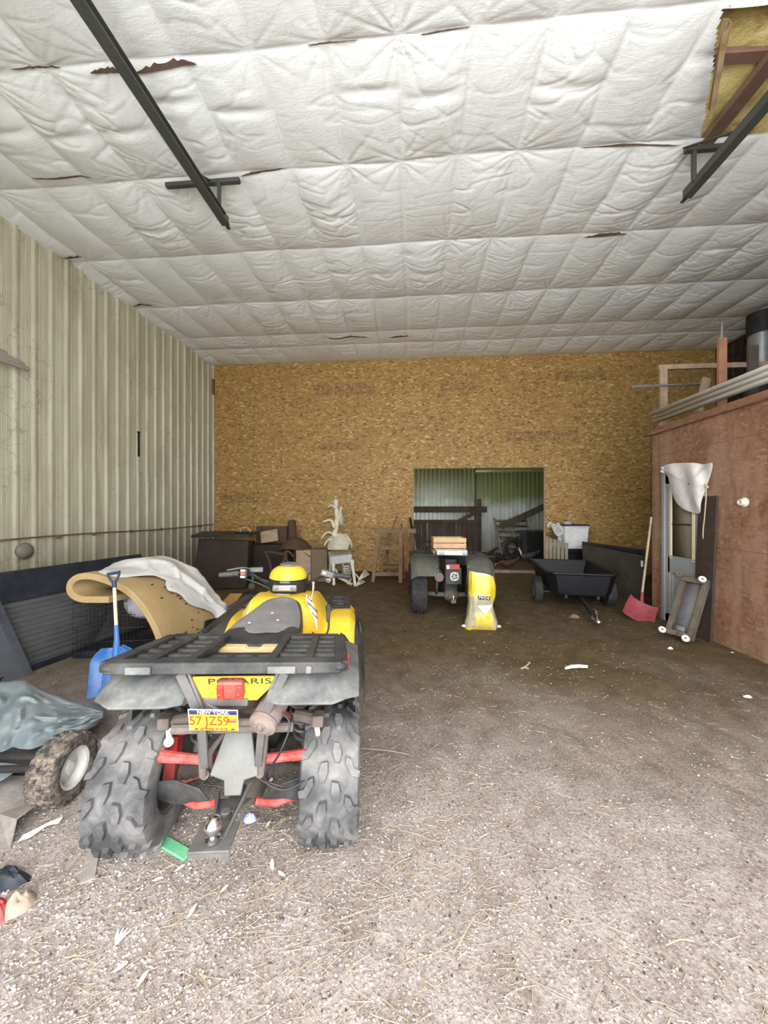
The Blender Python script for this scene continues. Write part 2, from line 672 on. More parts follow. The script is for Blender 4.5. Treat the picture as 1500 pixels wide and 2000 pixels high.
def mat_ceiling():
    t = NT('white_insulation_facing')
    v = t.coord()
    a = t.noise(v, 1.3, 5, 0.6, 0.4)
    c = t.mix(t.ramp(a, [(0.4, 0.0), (0.75, 1.0)]), (0.82, 0.835, 0.825), (0.75, 0.755, 0.735))
    sp = t.noise(v, 26, 3, 0.6)
    pm = t.ramp(t.noise(v, 1.6, 3), [(0.5, 0.0), (0.62, 1.0)])
    c = t.mix(t.math('MULTIPLY', t.math('MULTIPLY', t.ramp(sp, [(0.66, 0.0), (0.74, 1.0)]), pm), 0.6), c, (0.20, 0.17, 0.14))
    n1 = t.noise(t.coord((1.0, 4.2, 1), (0, 0, 0.10)), 2.6, 4, 0.55, 0.9)
    n2 = t.noise(t.coord((1.6, 2.6, 1), (0, 0, 0.85)), 3.4, 4, 0.55, 0.7)
    r1 = t.ramp(t.math('ABSOLUTE', t.math('SUBTRACT', n1, 0.5)), [(0.0, 1.0), (0.05, 0.25), (0.14, 0.0)])
    r2 = t.ramp(t.math('ABSOLUTE', t.math('SUBTRACT', n2, 0.5)), [(0.0, 1.0), (0.04, 0.25), (0.12, 0.0)])
    t.bump(t.math('ADD', r1, t.math('MULTIPLY', r2, 0.7)), 0.10, 0.018)
    return t.out(c, 0.36, 0, 0.5)


def st(px0, py0, px1, py1):
    a, b = U(px0, py0, Y=YB), U(px1, py1, Y=YB)
    return (a.x, b.x, b.z, a.z)


M['floor'] = mat_floor()
M['wall_metal'] = mat_metal_wall('painted_ribbed_steel', (0.50, 0.475, 0.35))
M['barn_metal'] = mat_metal_wall('weathered_barn_steel', (0.60, 0.64, 0.60), green=0.9, shine=0.28)
M['osb'] = mat_osb('strand_board', [(0.0, (0.15, 0.075, 0.018)), (0.14, (0.30, 0.165, 0.045)), (0.55, (0.38, 0.225, 0.068)), (0.88, (0.45, 0.285, 0.10)), (1.0, (0.64, 0.47, 0.22))],
                   stamps=[st(612, 752, 732, 770), st(625, 866, 710, 878), st(860, 748, 930, 762), st(1085, 725, 1185, 742), st(985, 842, 1130, 860), st(430, 962, 525, 982)])
M['red_board'] = mat_osb('red_stained_strand_board', [(0.0, (0.135, 0.062, 0.034)), (0.2, (0.19, 0.092, 0.052)), (0.6, (0.205, 0.102, 0.058)), (0.88, (0.23, 0.120, 0.072)), (1.0, (0.30, 0.18, 0.12))], flip=True)
M['ceiling'] = mat_ceiling()
M['dark_gap'] = worn('gap_shade_brown', (0.10, 0.065, 0.045), amount=0.2)  # dark tone for the shade inside open ceiling seams
M['truss'] = worn('brown_truss_steel', (0.16, 0.085, 0.06), amount=0.25)
M['track_steel'] = worn('dull_track_steel', (0.075, 0.078, 0.073), dirt=(0.12, 0.105, 0.08), rough=0.5, metal=0.3)
M['raw_wood'] = wood('grey_brown_lumber', (0.24, 0.16, 0.10), (0.40, 0.29, 0.19), (3, 3, 0.6))
M['brown_lumber'] = wood('reddish_lumber', (0.20, 0.092, 0.052), (0.27, 0.13, 0.072), (3, 3, 0.6))
M['plain_inside'] = worn('dim_board', (0.22, 0.19, 0.15))


def fiberglass():
    t = NT('yellow_fiberglass')
    v = t.coord()
    f = t.noise(v, 3.0, 7, 0.7, 0.8)
    c = t.ramp(f, [(0.3, (0.22, 0.13, 0.05)), (0.5, (0.68, 0.53, 0.20)), (0.7, (0.85, 0.76, 0.40))])
    t.bump(t.noise(v, 18, 6, 0.75), 0.7, 0.03)
    return t.out(c, 0.95, 0, 0.1)


M['fiberglass'] = fiberglass()

# ---------------------------------------------------------------- floor: one uneven sheet of ground, inside and out
xs = np.linspace(-5.4, 7.3, 210)
ys = np.concatenate([np.linspace(-1.1, 9.0, 190), np.linspace(9.2, 14, 40)])
X, Y = np.meshgrid(xs, ys, indexing='ij')


def floor_z(x, y):
    tilt = -0.030 * (np.asarray(x) + 0.8) * np.exp(-((np.asarray(x) + 0.8) / 1.1) ** 2 - ((np.asarray(y) - 2.3) / 1.6) ** 2)
    return tilt + 0.035 * fbm(np.asarray(x) * 1.1, np.asarray(y) * 1.1, 3, 3) + 0.012 * fbm(np.asarray(x) * 6, np.asarray(y) * 6, 9, 2)


Z = floor_z(X, Y)
b = MB()
b.grid(np.stack([X, Y, Z], -1))
o = struct(b.obj('floor', 'floor'))
b = MB()
X2, Y2 = np.meshgrid(np.linspace(-26, 28, 20), np.linspace(-34, -1.05, 14), indexing='ij')
b.grid(np.stack([X2, Y2, 0 * X2 - 0.03], -1))
X2, Y2 = np.meshgrid(np.linspace(-26, -5.4, 8), np.linspace(-1.05, 24, 14), indexing='ij')
b.grid(np.stack([X2, Y2, 0 * X2 - 0.03], -1))
struct(b.obj('ground_yard', worn('pale_yard_gravel', (0.50, 0.515, 0.52), dirt=(0.36, 0.37, 0.37), rough=0.9)))

# ---------------------------------------------------------------- left wall: ribbed sheet steel
def ribbed(x_or_y0, along0, along1, z0, z1, pitch, phase, depth, axis='Y', sgn=1):
    """vertical ribs standing out by depth; the sheet runs along Y (at x) or along X (at y)"""
    prof = []
    k = math.floor((along0 - phase) / pitch)
    a = phase + k * pitch
    while a < along1 + pitch:
        for da, dd in ((-0.028, 0), (-0.014, depth), (0.014, depth), (0.028, 0), (pitch * 0.36, 0), (pitch * 0.38, depth * 0.05), (pitch * 0.42, depth * 0.05), (pitch * 0.44, 0), (pitch * 0.60, 0), (pitch * 0.62, depth * 0.05), (pitch * 0.66, depth * 0.05), (pitch * 0.68, 0)):
            prof.append((a + da, dd))
        a += pitch
    prof = [p for p in prof if along0 <= p[0] <= along1]
    prof = [(along0, 0)] + prof + [(along1, 0)]
    zs = [z0, z1]
    P = []
    for (a, dd) in prof:
        row = []
        for z in zs:
            row.append((x_or_y0 + sgn * dd, a, z) if axis == 'Y' else (a, x_or_y0 + sgn * dd, z))
        P.append(row)
    return np.array(P)


S_RIB = 0.2406
ph = (S_RIB * 20.16 - YB * 0 - 0.0801 * 5.22) / 0.9968
b = MB()
b.grid(ribbed(XL, YF, YB, 0, 2.18, S_RIB, ph, 0.036))
b.grid(ribbed(XL - 0.004, YF, YB, 2.16, ZC + 0.1, S_RIB, ph, 0.036))
struct(b.obj('wall_left', 'wall_metal', smooth=False))
b = MB().box((XL - 0.08, (YF + YB) / 2, ZC / 2), (0.06, YB - YF, ZC + 0.2))
struct(b.obj('wall_left_backing', 'plain_inside'))

# ---------------------------------------------------------------- back wall of strand board with the doorway
dx0, dx1 = 0.0, U(1065, 950, Y=YB).x
dz = U(900, 914.5, Y=YB).z
b = MB()
T = 0.012


def wall_y(b, x0, x1, z0, z1, y, t=T):
    b.box(((x0 + x1) / 2, y + t / 2, (z0 + z1) / 2), (x1 - x0, t, z1 - z0))


wall_y(b, XL, dx0, -0.05, ZC + 0.1, YB)
wall_y(b, dx1, XR, -0.05, ZC + 0.1, YB)
wall_y(b, dx0, dx1, dz, ZC + 0.1, YB)
struct(b.obj('wall_back', 'osb', smooth=False))
b = MB()
wall_y(b, XL, dx0, -0.05, ZC, YB + 0.10)
wall_y(b, dx1, XR, -0.05, ZC, YB + 0.10)
wall_y(b, dx0, dx1, dz, ZC, YB + 0.10)
for xx in (dx0 - 0.02, dx1 + 0.02):
    b.box((xx, YB + 0.06, dz / 2), (0.038, 0.10, dz))
b.box(((dx0 + dx1) / 2, YB + 0.06, dz + 0.02), (dx1 - dx0 + 0.08, 0.10, 0.038))
struct(b.obj('wall_back_framing', 'raw_wood', smooth=False))
b = MB().beam((dx0 - 0.1, YB + 0.05, 0.03), (dx1 + 0.1, YB + 0.05, 0.03), 0.14, 0.07)
struct(b.obj('trim_1', 'raw_wood', bevel=0.004))

# ---------------------------------------------------------------- right wall, front wall with the big opening
b = MB()
b.grid(ribbed(XR, YF, YB, 0, ZC + 0.1, 0.23, 0.1, 0.03, 'Y', -1))
struct(b.obj('wall_right', worn('dark_brown_steel', (0.030, 0.022, 0.018), amount=0.2), smooth=False))  # very dark brown base colour, slightly patchy
b = MB().box((XR + 0.08, (YF + YR) / 2, ZC / 2), (0.06, YR - YF, ZC + 0.2))
struct(b.obj('wall_right_backing', 'plain_inside'))
b = MB()
wall_y(b, XL - 0.1, DOOR[0], -0.05, ZC + 0.1, YF - 0.06, 0.06)
wall_y(b, DOOR[1], XR + 0.1, -0.05, ZC + 0.1, YF - 0.06, 0.06)
wall_y(b, DOOR[0], DOOR[1], DOOR[2], ZC + 0.1, YF - 0.06, 0.06)
struct(b.obj('wall_front', 'wall_metal', smooth=False))

# ---------------------------------------------------------------- back room shell
b = MB()
b.grid(ribbed(YR, XL, XR, 0, ZC, 0.15, 0.05, 0.036, 'X', -1))
struct(b.obj('wall_barn_end', 'barn_metal', smooth=False))
b = MB()
b.grid(ribbed(XL, YB + 0.12, BRO[0], 0, ZC, 0.23, 0.05, 0.03, 'Y', 1))
b.grid(ribbed(XL, BRO[1], YR, 0, ZC, 0.23, 0.05, 0.03, 'Y', 1))
b.grid(ribbed(XL, BRO[0], BRO[1], BRO[2], ZC, 0.23, 0.05, 0.03, 'Y', 1))
struct(b.obj('wall_barn_left', 'barn_metal', smooth=False))
b = MB().box(((XL + XR) / 2, YR + 0.1, ZC / 2), (XR - XL + 0.4, 0.06, ZC + 0.2))
b.box(((XL + XR) / 2, (YB + YR) / 2, ZC + 0.3), (XR - XL + 0.4, YR - YB + 0.4, 0.05))
struct(b.obj('ceiling_barn', 'plain_inside', smooth=False))

# ---------------------------------------------------------------- ceiling: quilted, sagging white facing
SEAMS = np.array([-1.0, 0.3, 1.65, 2.95, 4.02, 5.26, 6.56, 7.80, 8.40, 9.32])
COLS = -0.13 + 0.605 * np.arange(-10, 14)
gx = np.linspace(XL - 0.03, XR + 0.03, 640)
gy = np.concatenate([np.linspace(YF - 0.05, 2.2, 60), np.linspace(2.22, YB + 0.02, 500)])
GX, GY = np.meshgrid(gx, gy, indexing='ij')


def ceil_height(x, y):
    # which bay / column
    wob = 0.05 * fbm(x * 0.8, y * 0.8, 21, 2)
    yy = y + wob * 1.2
    i = np.clip(np.searchsorted(SEAMS, yy) - 1, 0, len(SEAMS) - 2)
    a, c = SEAMS[i], SEAMS[i + 1]
    v = np.clip((yy - a) / (c - a), 0, 1)
    xx = x + 0.06 * fbm(x * 0.6, y * 1.7, 33, 2)
    j = np.clip(np.searchsorted(COLS, xx) - 1, 0, len(COLS) - 2)
    u = np.clip((xx - COLS[j]) / 0.605, 0, 1)
    h1 = np.mod(np.sin(i * 12.9898 + (j + 31) * 78.233) * 43758.5453, 1.0)
    h2 = np.mod(np.sin(i * 39.346 + (j + 31) * 11.135) * 24634.6345, 1.0)
    bay = np.minimum(1.0, (c - a) / 1.2)
    bulge = (np.sin(PI * v) ** 0.45) * (0.30 + 0.70 * np.sin(PI * u) ** 0.55)
    skew = 0.75 + 0.5 * h1
    z = -0.062 * bay * bulge * skew
    # the pillow hangs lower towards one end of its bay
    z -= 0.022 * np.sin(PI * np.clip(v, 0, 1)) * np.sin(PI * u) * (h2 - 0.2)
    # a fold straight across some pillows
    m = np.where(i == 3, (h1 > 0.5) * 0.9, (h1 > 0.8) * 0.5)
    fold = np.exp(-((v - 0.42 - 0.25 * (h2 - 0.5)) / 0.045) ** 2) * np.sin(PI * u) ** 0.8
    z += 0.026 * fold * m * bay
    # folds that fan out from the pinned corners
    w_ = 0
    for (cu, cv, s) in ((0, 0, 1), (1, 0, 2), (0, 1, 3), (1, 1, 4)):
        dx = (u - cu) * 0.605
        dy = (v - cv) * (c - a)
        r = np.sqrt(dx * dx + dy * dy) + 1e-6
        ang = np.arctan2(np.abs(dy), np.abs(dx))
        n = 5 + np.floor(4 * h2)
        rid = np.abs(np.sin(ang * n + s * 1.7 + h1 * 6))
        hc = np.mod(np.sin((i + cv) * 17.13 + (j + cu + 31) * 53.77) * 9631.17, 1.0)
        w_ = w_ + np.clip(hc * 2.2 - 0.6, 0.15, 1) * (1 - rid) ** 2.4 * np.exp(-(r / 0.34) ** 1.6) * np.clip(r / 0.08, 0, 1)
    z += 0.016 * w_
    # long creases running sideways
    q = fbm(x * 1.3 + 4, y * 6.0 + 1.6 * np.abs(u - 0.5) * (h1 - 0.15), 5, 2)
    wg = np.clip((h2 - 0.15) * 1.6, 0.35, 1)
    near = np.clip((5.3 - y) / 1.2, 0, 1)
    z += 0.012 * wg * (1 - np.clip(np.abs(q) / 0.07, 0, 1)) ** 1.3 * np.clip(np.sin(PI * v), 0, 1)
    q = fbm(x * 2.2, y * 11.0 + 2.6 * np.abs(u - 0.5) * (h2 + 0.3), 41, 2)
    z += 0.0055 * (1 - 0.85 * near) * (0.4 + 0.6 * h1) * (1 - np.clip(np.abs(q) / 0.09, 0, 1)) ** 1.3 * np.clip(np.sin(PI * v) * 1.4, 0, 1)
    q = fbm(x * 2.4 - y * 1.9, y * 3.0 + x * 1.2, 15, 2)
    z += 0.009 * np.clip((h1 - 0.1) * 1.4, 0.3, 1) * (1 - np.clip(np.abs(q) / 0.06, 0, 1)) ** 1.3 * np.clip(np.sin(PI * v) * 1.5, 0, 1)
    z += 0.012 * fbm(x * 2.2, y * 2.2, 8, 3)
    return ZC + 0.05 + z


GZ = ceil_height(GX, GY)
hole_l = lambda y: 2.30 + (y - 2.97) * 0.58
HOLE_R = 5.2
mask = (GY > 2.98) & (GY < 4.0) & (GX > hole_l(GY) + 0.04 * fbm(GX * 4, GY * 5, 3)) & (GX < HOLE_R)
b = MB()
P = np.stack([GX, GY, GZ], -1)
nu, nv = GX.shape
idx = np.arange(nu * nv).reshape(nu, nv)
q = np.stack([idx[:-1, :-1], idx[:-1, 1:], idx[1:, 1:], idx[1:, :-1]], -1).reshape(-1, 4)
mq = mask[:-1, :-1].reshape(-1)
b.v = P.reshape(-1, 3).tolist()
b.f = q[~mq].tolist()
ceil_o = struct(b.obj('ceiling', 'ceiling', angle=70))
# roof deck over the facing
b = MB().box(((XL + XR) / 2, (YF + YB) / 2, ZC + 0.42), (XR - XL + 0.5, YB - YF + 0.5, 0.05))
struct(b.obj('roof', 'plain_inside', smooth=False))
# bare fibreglass and brown steel where the facing is torn away
hx = np.linspace(2.1, 5.4, 60)
hy = np.linspace(2.85, 4.15, 40)
HX, HY = np.meshgrid(hx, hy, indexing='ij')
HZ = ZC + 0.20 + 0.10 * fbm(HX * 3, HY * 3, 4, 4) - 0.05
b = MB()
b.grid(np.stack([HX, HY, HZ], -1))
struct(b.obj('ceiling_insulation', 'fiberglass'))
b = MB()
b.beam((3.02, 2.6, ZC + 0.06), (3.02, 4.12, ZC + 0.06), 0.13, 0.07)
b.beam((2.35, 3.37, ZC + 0.12), (5.3, 3.42, ZC + 0.12), 0.09, 0.05)
struct(b.obj('ceiling_beam', 'truss', bevel=0.005))
# torn edge of the facing, curled down
pts = []
for k in range(14):
    t_ = k / 13
    y = 2.99 + t_ * 0.62
    pts.append([(hole_l(y) + 0.015 + 0.06 * math.sin(PI * s / 4) * (1 - 0.3 * t_), y, ZC - 0.035 - 0.05 * t_ + 0.045 * math.cos(PI * s / 4) - 0.05 + 0.012 * math.sin(t_ * 19 + s)) for s in range(5)])
b = MB()
b.grid(np.array(pts), 0.003)
struct(b.obj('ceiling_torn_edge', worn('torn_kraft_paper', (0.36, 0.24, 0.12), amount=0.5)))

# dark strips just under the seams, their colour standing for shaded gaps
b = MB()


def shade_strip(b, px0, px1, ys, wpx, n=16):
    a0 = U(px0, 200, z=ZC)
    x0 = None
    loop = []
    top, bot = [], []
    for k in range(n + 1):
        px = px0 + (px1 - px0) * k / n
        yy = ys(px)
        p = U(px, yy, z=ZC - 0.015)
        s = math.sin(PI * k / n) ** 0.7 * wpx * (0.7 + 0.6 * random.random())
        q_ = U(px, yy - s, z=ZC - 0.015)
        zz = float(ceil_height(np.array([p.x]), np.array([p.y]))[0]) - 0.012
        zq = float(ceil_height(np.array([q_.x]), np.array([q_.y]))[0]) - 0.012
        top.append((p.x, p.y, zz))
        bot.append((q_.x, q_.y, zq))
    b.grid(np.array([top, bot]), 0.006)


lin = lambda x0, y0, x1, y1: (lambda x: y0 + (y1 - y0) * (x - x0) / (x1 - x0))
shade_strip(b, 175, 255, lin(175, 149, 255, 150), 10)
shade_strip(b, 262, 385, lin(262, 150, 385, 133), 13)
shade_strip(b, 20, 120, lin(20, 144, 120, 142), 3)
shade_strip(b, 600, 700, lin(600, 100, 700, 88), 3)
shade_strip(b, 820, 920, lin(820, 80, 920, 64), 4)
shade_strip(b, 1140, 1225, lin(1140, 469, 1225, 463), 4)
shade_strip(b, 60, 180, lin(60, 353, 180, 350), 3)
shade_strip(b, 470, 555, lin(470, 352, 555, 334), 5)
shade_strip(b, 1130, 1330, lin(1130, 296, 1330, 290), 3)
shade_strip(b, 120, 160, lin(120, 506, 160, 507), 3)
shade_strip(b, 260, 298, lin(260, 600, 298, 598), 3)
shade_strip(b, 640, 720, lin(640, 664, 720, 661), 2)
shade_strip(b, 760, 800, lin(760, 661, 800, 660), 2)
struct(b.obj('seam_shade_strips', 'dark_gap'))

# ---------------------------------------------------------------- red partition of the side room, its loft deck
b = MB()
DY0, DY1 = U(1368, 1100, X=XP).y - 0.01, U(1300, 1100, X=XP).y     # door, seen along y
DH = 2.03
b.box((XP + 0.006, (YF + DY0) / 2, ZP / 2), (0.012, DY0 - YF, ZP))
b.box((XP + 0.006, (DY1 + YP) / 2, ZP / 2), (0.012, YP - DY1, ZP))
b.box((XP + 0.006, (DY0 + DY1) / 2, (ZP + DH) / 2), (0.012, DY1 - DY0, ZP - DH))
b.box(((XP + XR) / 2, YP - 0.006, ZP / 2), (XR - XP, 0.012, ZP))
struct(b.obj('wall_partition', 'red_board', smooth=False))
b = MB()
b.box(((XP + XR) / 2 - 0.02, (YF + YP) / 2 + 0.02, ZP + 0.012), (XR - XP + 0.05, YP - YF + 0.04, 0.024))
struct(b.obj('floor_loft', 'red_board', smooth=False))
b = MB().beam((XP - 0.012, YF, ZP + 0.0), (XP - 0.012, YP + 0.02, ZP + 0.0), 0.05, 0.02)
b.beam((XP + 0.05, YF, ZP + 0.06), (XP + 0.05, YP + 0.02, ZP + 0.06), 0.09, 0.07)
struct(b.obj('trim_3', 'brown_lumber', bevel=0.003))
b = MB().box((XP + 1.6, (YF + YP) / 2, ZP / 2), (0.05, YP - YF, ZP))
struct(b.obj('wall_side_room', 'plain_inside', smooth=False))
# ================================================================ the yellow quad
M['yellow'] = worn('yellow_plastic', (0.62, 0.395, 0.016), dirt=(0.45, 0.34, 0.18), amount=0.30, rough=0.38, scale=5)
M['tan_yellow'] = worn('sun_faded_yellow_plastic', (0.58, 0.40, 0.20), amount=0.2, rough=0.5)
M['black_plastic'] = worn('dusty_black_plastic', (0.018, 0.018, 0.019), dirt=(0.105, 0.098, 0.086), amount=0.6, rough=0.6, scale=7)
M['grey_plastic'] = worn('scuffed_grey_plastic', (0.07, 0.073, 0.072), dirt=(0.23, 0.22, 0.20), amount=0.75, rough=0.7, scale=7)
M['rubber'] = worn('dusty_tire_rubber', (0.045, 0.045, 0.046), dirt=(0.21, 0.197, 0.188), amount=0.95, rough=0.85, scale=4.5, bump=0.3)
M['rubber_dark'] = worn('tire_rubber', (0.022, 0.022, 0.022), dirt=(0.10, 0.085, 0.07), amount=0.5, rough=0.85, scale=6)
M['seat_top'] = worn('grey_seat_vinyl', (0.13, 0.127, 0.127), dirt=(0.25, 0.235, 0.22), amount=0.6, rough=0.6)
M['seat_side'] = worn('black_seat_vinyl', (0.018, 0.018, 0.019), dirt=(0.08, 0.075, 0.07), amount=0.5, rough=0.45)
M['red_paint'] = worn('red_arm_paint', (0.46, 0.035, 0.028), dirt=(0.24, 0.155, 0.135), amount=0.85, rough=0.6, scale=14)
M['rust'] = worn('rusty_muffler', (0.16, 0.115, 0.098), dirt=(0.22, 0.18, 0.16), amount=0.6, rough=0.85, scale=20, bump=0.4)
M['grimy_metal'] = worn('grimy_metal', (0.10, 0.078, 0.065), dirt=(0.20, 0.16, 0.135), amount=0.6, rough=0.8, scale=14, bump=0.3)
M['grey_steel'] = worn('grey_steel', (0.10, 0.098, 0.096), dirt=(0.19, 0.17, 0.15), amount=0.5, rough=0.55, metal=0.3)
M['alloy'] = worn('dull_alloy', (0.135, 0.132, 0.122), dirt=(0.09, 0.078, 0.068), amount=0.5, rough=0.6, metal=0.2)
M['chrome'] = worn('chrome', (0.72, 0.72, 0.74), dirt=(0.4, 0.36, 0.33), amount=0.2, rough=0.18, metal=1.0)
M['white_paint'] = worn('white_paint', (0.72, 0.70, 0.66), amount=0.25)
M['black_metal'] = worn('black_metal', (0.014, 0.014, 0.015), dirt=(0.07, 0.06, 0.05), amount=0.4, rough=0.5)
M['red_lens'] = worn('red_lens', (0.75, 0.03, 0.025), amount=0.1, rough=0.2)
M['dark_red_lens'] = worn('dark_red_lens', (0.22, 0.035, 0.025), amount=0.25, rough=0.25)
M['plate_yellow'] = worn('plate_yellow', (0.52, 0.31, 0.02), amount=0.12, rough=0.4)
M['navy'] = worn('navy_ink', (0.02, 0.03, 0.12), amount=0.05)
M['maroon_ink'] = worn('dark_red_ink', (0.20, 0.05, 0.01), amount=0.05)
M['red_ink'] = worn('red_sticker', (0.70, 0.10, 0.06), amount=0.05)
M['white_ink'] = worn('white_ink', (0.85, 0.85, 0.85), amount=0.05)
M['black_ink'] = worn('black_ink', (0.02, 0.02, 0.02), amount=0.05)
M['decal_white'] = worn('pale_decal', (0.72, 0.68, 0.62), amount=0.2)
M['dial'] = worn('dial_face', (0.10, 0.13, 0.15), amount=0.1, rough=0.15)


def tire(r, w_, rim, N, lug, parent, mat='rubber', name='tire', axis_y=0.0, z=None, pattern='mud'):
    """tire in its wheel's own frame: axle along x, centre at the origin"""
    b = MB()
    prof = [(rim, -.40), (rim + .012, -.47), (r * .72, -.50), (r * .88, -.495), (r * .94, -.46), (r * .975, -.36), (r, -.18), (r, .18), (r * .975, .36), (r * .94, .46), (r * .88, .495), (r * .72, .50), (rim + .012, .47), (rim, .40)]
    b.lathe([(a, h * w_) for a, h in prof], (0, 0, 0), (1, 0, 0), 56, closed=True)

    def R(v):
        v = abs(v)
        pts = [(0, r), (.18, r), (.36, r * .975), (.46, r * .94), (.495, r * .88), (.56, r * .8)]
        for (a, ra), (c, rc) in zip(pts, pts[1:]):
            if v <= c:
                return ra + (rc - ra) * (v - a) / (c - a)
        return r * .8
    if pattern == 'mud':
        polys = [([(.02, .035), (.32, .02), (.60, .075), (.62, .16), (.34, .195), (.06, .15)], 1.0),
                 ([(.40, .25), (.62, .235), (.98, .36), (1.02, .475), (.84, .50), (.74, .40), (.48, .34)], 1.0)]
    else:
        polys = [([(.05, .02), (.55, .02), (.55, .20), (.05, .20)], 1.0), ([(.25, .27), (.8, .25), (.8, .47), (.25, .47)], 1.0)]
    for k in range(N):
        for sgn in (-1, 1):
            for poly, hh in polys:
                off = (k + (0.5 if sgn > 0 else 0)) * 2 * PI / N
                lo, hi = [], []
                cu = sum(p[0] for p in poly) / len(poly)
                cv = sum(p[1] for p in poly) / len(poly)
                for (u, v) in poly:
                    a = off + u * 2 * PI / N
                    rr = R(v) - .004
                    lo.append(Vector((sgn * v * w_, rr * math.cos(a), rr * math.sin(a))))
                    u2, v2 = cu + (u - cu) * .86, cv + (v - cv) * .86
                    a = off + u2 * 2 * PI / N
                    rr = R(v2) + lug
                    hi.append(Vector((sgn * v2 * w_ * (1.0 if abs(v2) < .45 else 1.03), rr * math.cos(a), rr * math.sin(a))))
                n = len(lo)
                fs = [tuple(range(n, 2 * n))] + [(i, (i + 1) % n, (i + 1) % n + n, i + n) for i in range(n)]
                b.add(lo + hi, fs)
    o = b.obj(name, mat, parent, angle=28)
    return o


def wheel(parent, loc, r, w_, rim, N, lug, out_sign, rim_mat='grey_steel', tire_mat='rubber', pattern='mud'):
    """a pressed-steel wheel with its tire; out_sign is the side its face looks to"""
    b = MB()
    s = out_sign
    prof = [(rim + .004, -.44), (rim + .010, -.46), (rim - .004, -.42), (rim * .86, -.34), (rim * .84, .05), (rim * .92, .30), (rim - .004, .42), (rim + .010, .46), (rim + .004, .44)]
    b.lathe([(a, h * w_) for a, h in prof], (0, 0, 0), (1, 0, 0), 36, closed=True)
    disc = [(rim * .86, s * .10 * w_), (rim * .6, s * .16 * w_), (rim * .42, s * .20 * w_), (rim * .30, s * .20 * w_), (rim * .28, s * .30 * w_), (.001, s * .30 * w_), (.001, s * .05 * w_), (rim * .86, s * .05 * w_)]
    b.lathe(disc, (0, 0, 0), (1, 0, 0), 30)
    for k in range(4):
        a = 2 * PI * k / 4 + .4
        b.cyl((s * .18 * w_, rim * .36 * math.cos(a), rim * .36 * math.sin(a)), (s * .27 * w_, rim * .36 * math.cos(a), rim * .36 * math.sin(a)), .008, n=6)
    o = b.obj('wheel', rim_mat, parent)
    o.location = loc
    o.rotation_euler = (random.random() * 2, 0, 0)
    tire(r, w_, rim, N, lug, o, tire_mat, pattern=pattern)
    return o


AX, AY, AH = -0.80, 1.75, math.radians(9.3)
atv = thing('quad_bike', 'yellow and grey quad bike seen from behind, with a yellow number plate and tow ball', 'quad bike', (AX, AY, 0), AH)
atv.rotation_euler = (0, math.radians(1.6), AH)
TR, TW = 0.285, 0.265
TX = 0.555 - TW / 2
wl = []
for s in (-1, 1):
    wl.append(wheel(atv, (s * TX - (.06 if s < 0 else .03), 0, TR - .004), TR, TW, .15, 13, .017, s))
for s in (-1, 1):
    wf = wheel(atv, (s * (TX + .01), 1.22, TR - .004), TR, .20, .15, 14, .015, s, tire_mat='rubber_dark')

# ---- frame, engine and gearcase
b = MB()
for s in (-1, 1):
    b.tube(spline([(s * .12, -.34, .70), (s * .13, -.05, .74), (s * .14, .5, .66), (s * .13, 1.0, .68), (s * .10, 1.3, .60)]), .016)
    b.tube(spline([(s * .11, -.30, .47), (s * .12, .05, .34), (s * .13, .6, .28), (s * .12, 1.2, .33)]), .018)
    b.tube([(s * .115, -.30, .47), (s * .13, -.30, .70)], .016)
b.tube([(-.24, -.30, .66), (.24, -.30, .66)], .020)
b.tube([(-.13, -.33, .70), (.13, -.33, .70)], .014)
b.obj('frame', 'grimy_metal', atv)
b = MB()
b.loft([[(x * sx_, y, z) for x, z in ((-.15, .30), (.15, .30), (.18, .45), (.15, .66), (-.15, .66), (-.18, .45))] for y, sx_ in ((.12, .7), (.25, 1), (.85, 1), (1.0, .6))])
b.cyl((-.20, .45, .45), (.20, .45, .45), .13)
b.obj('engine', 'black_metal', atv, bevel=.01)
b = MB()
b.loft([[(x, y, z) for x, z in ((-a, .285 - a * .9), (a, .285 - a * .9), (a * 1.1, .285), (a * .7, .285 + a), (-a * .7, .285 + a), (-a * 1.1, .285))] for y, a in ((-.20, .03), (-.14, .075), (.05, .085), (.16, .05))])
b.cyl((0, -.05, .285), (0, .5, .31), .022)
for s in (-1, 1):
    b.cyl((0, 0, .285), (s * .34, 0, .285), .018)
    b.lathe([(.045, 0), (.035, .02), (.043, .03), (.03, .05), (.037, .06), (.024, .085), (.03, .09), (.018, .12)], (s * .09, 0, .285), (s, 0, 0), 14)
    b.lathe([(.02, 0), (.035, .03), (.03, .05), (.04, .06), (.035, .09), (.042, .1)], (s * .23, 0, .285), (s, 0, 0), 14)
b.obj('gearcase', 'grimy_metal', atv)
b = MB()
b.ball((-.13, .0, .60), (.13, .16, .075), 14, 9)
b.ball((.02, .02, .63), (.12, .14, .06), 14, 9)
b.tube(spline([(-.20, -.18, .66), (-.10, -.23, .70), (.02, -.22, .72), (.08, -.15, .70)]), .028)
b.tube(spline([(-.05, -.20, .60), (-.11, -.24, .52), (-.09, -.26, .44)]), .012)
b.obj('airbox', 'grimy_metal', atv)

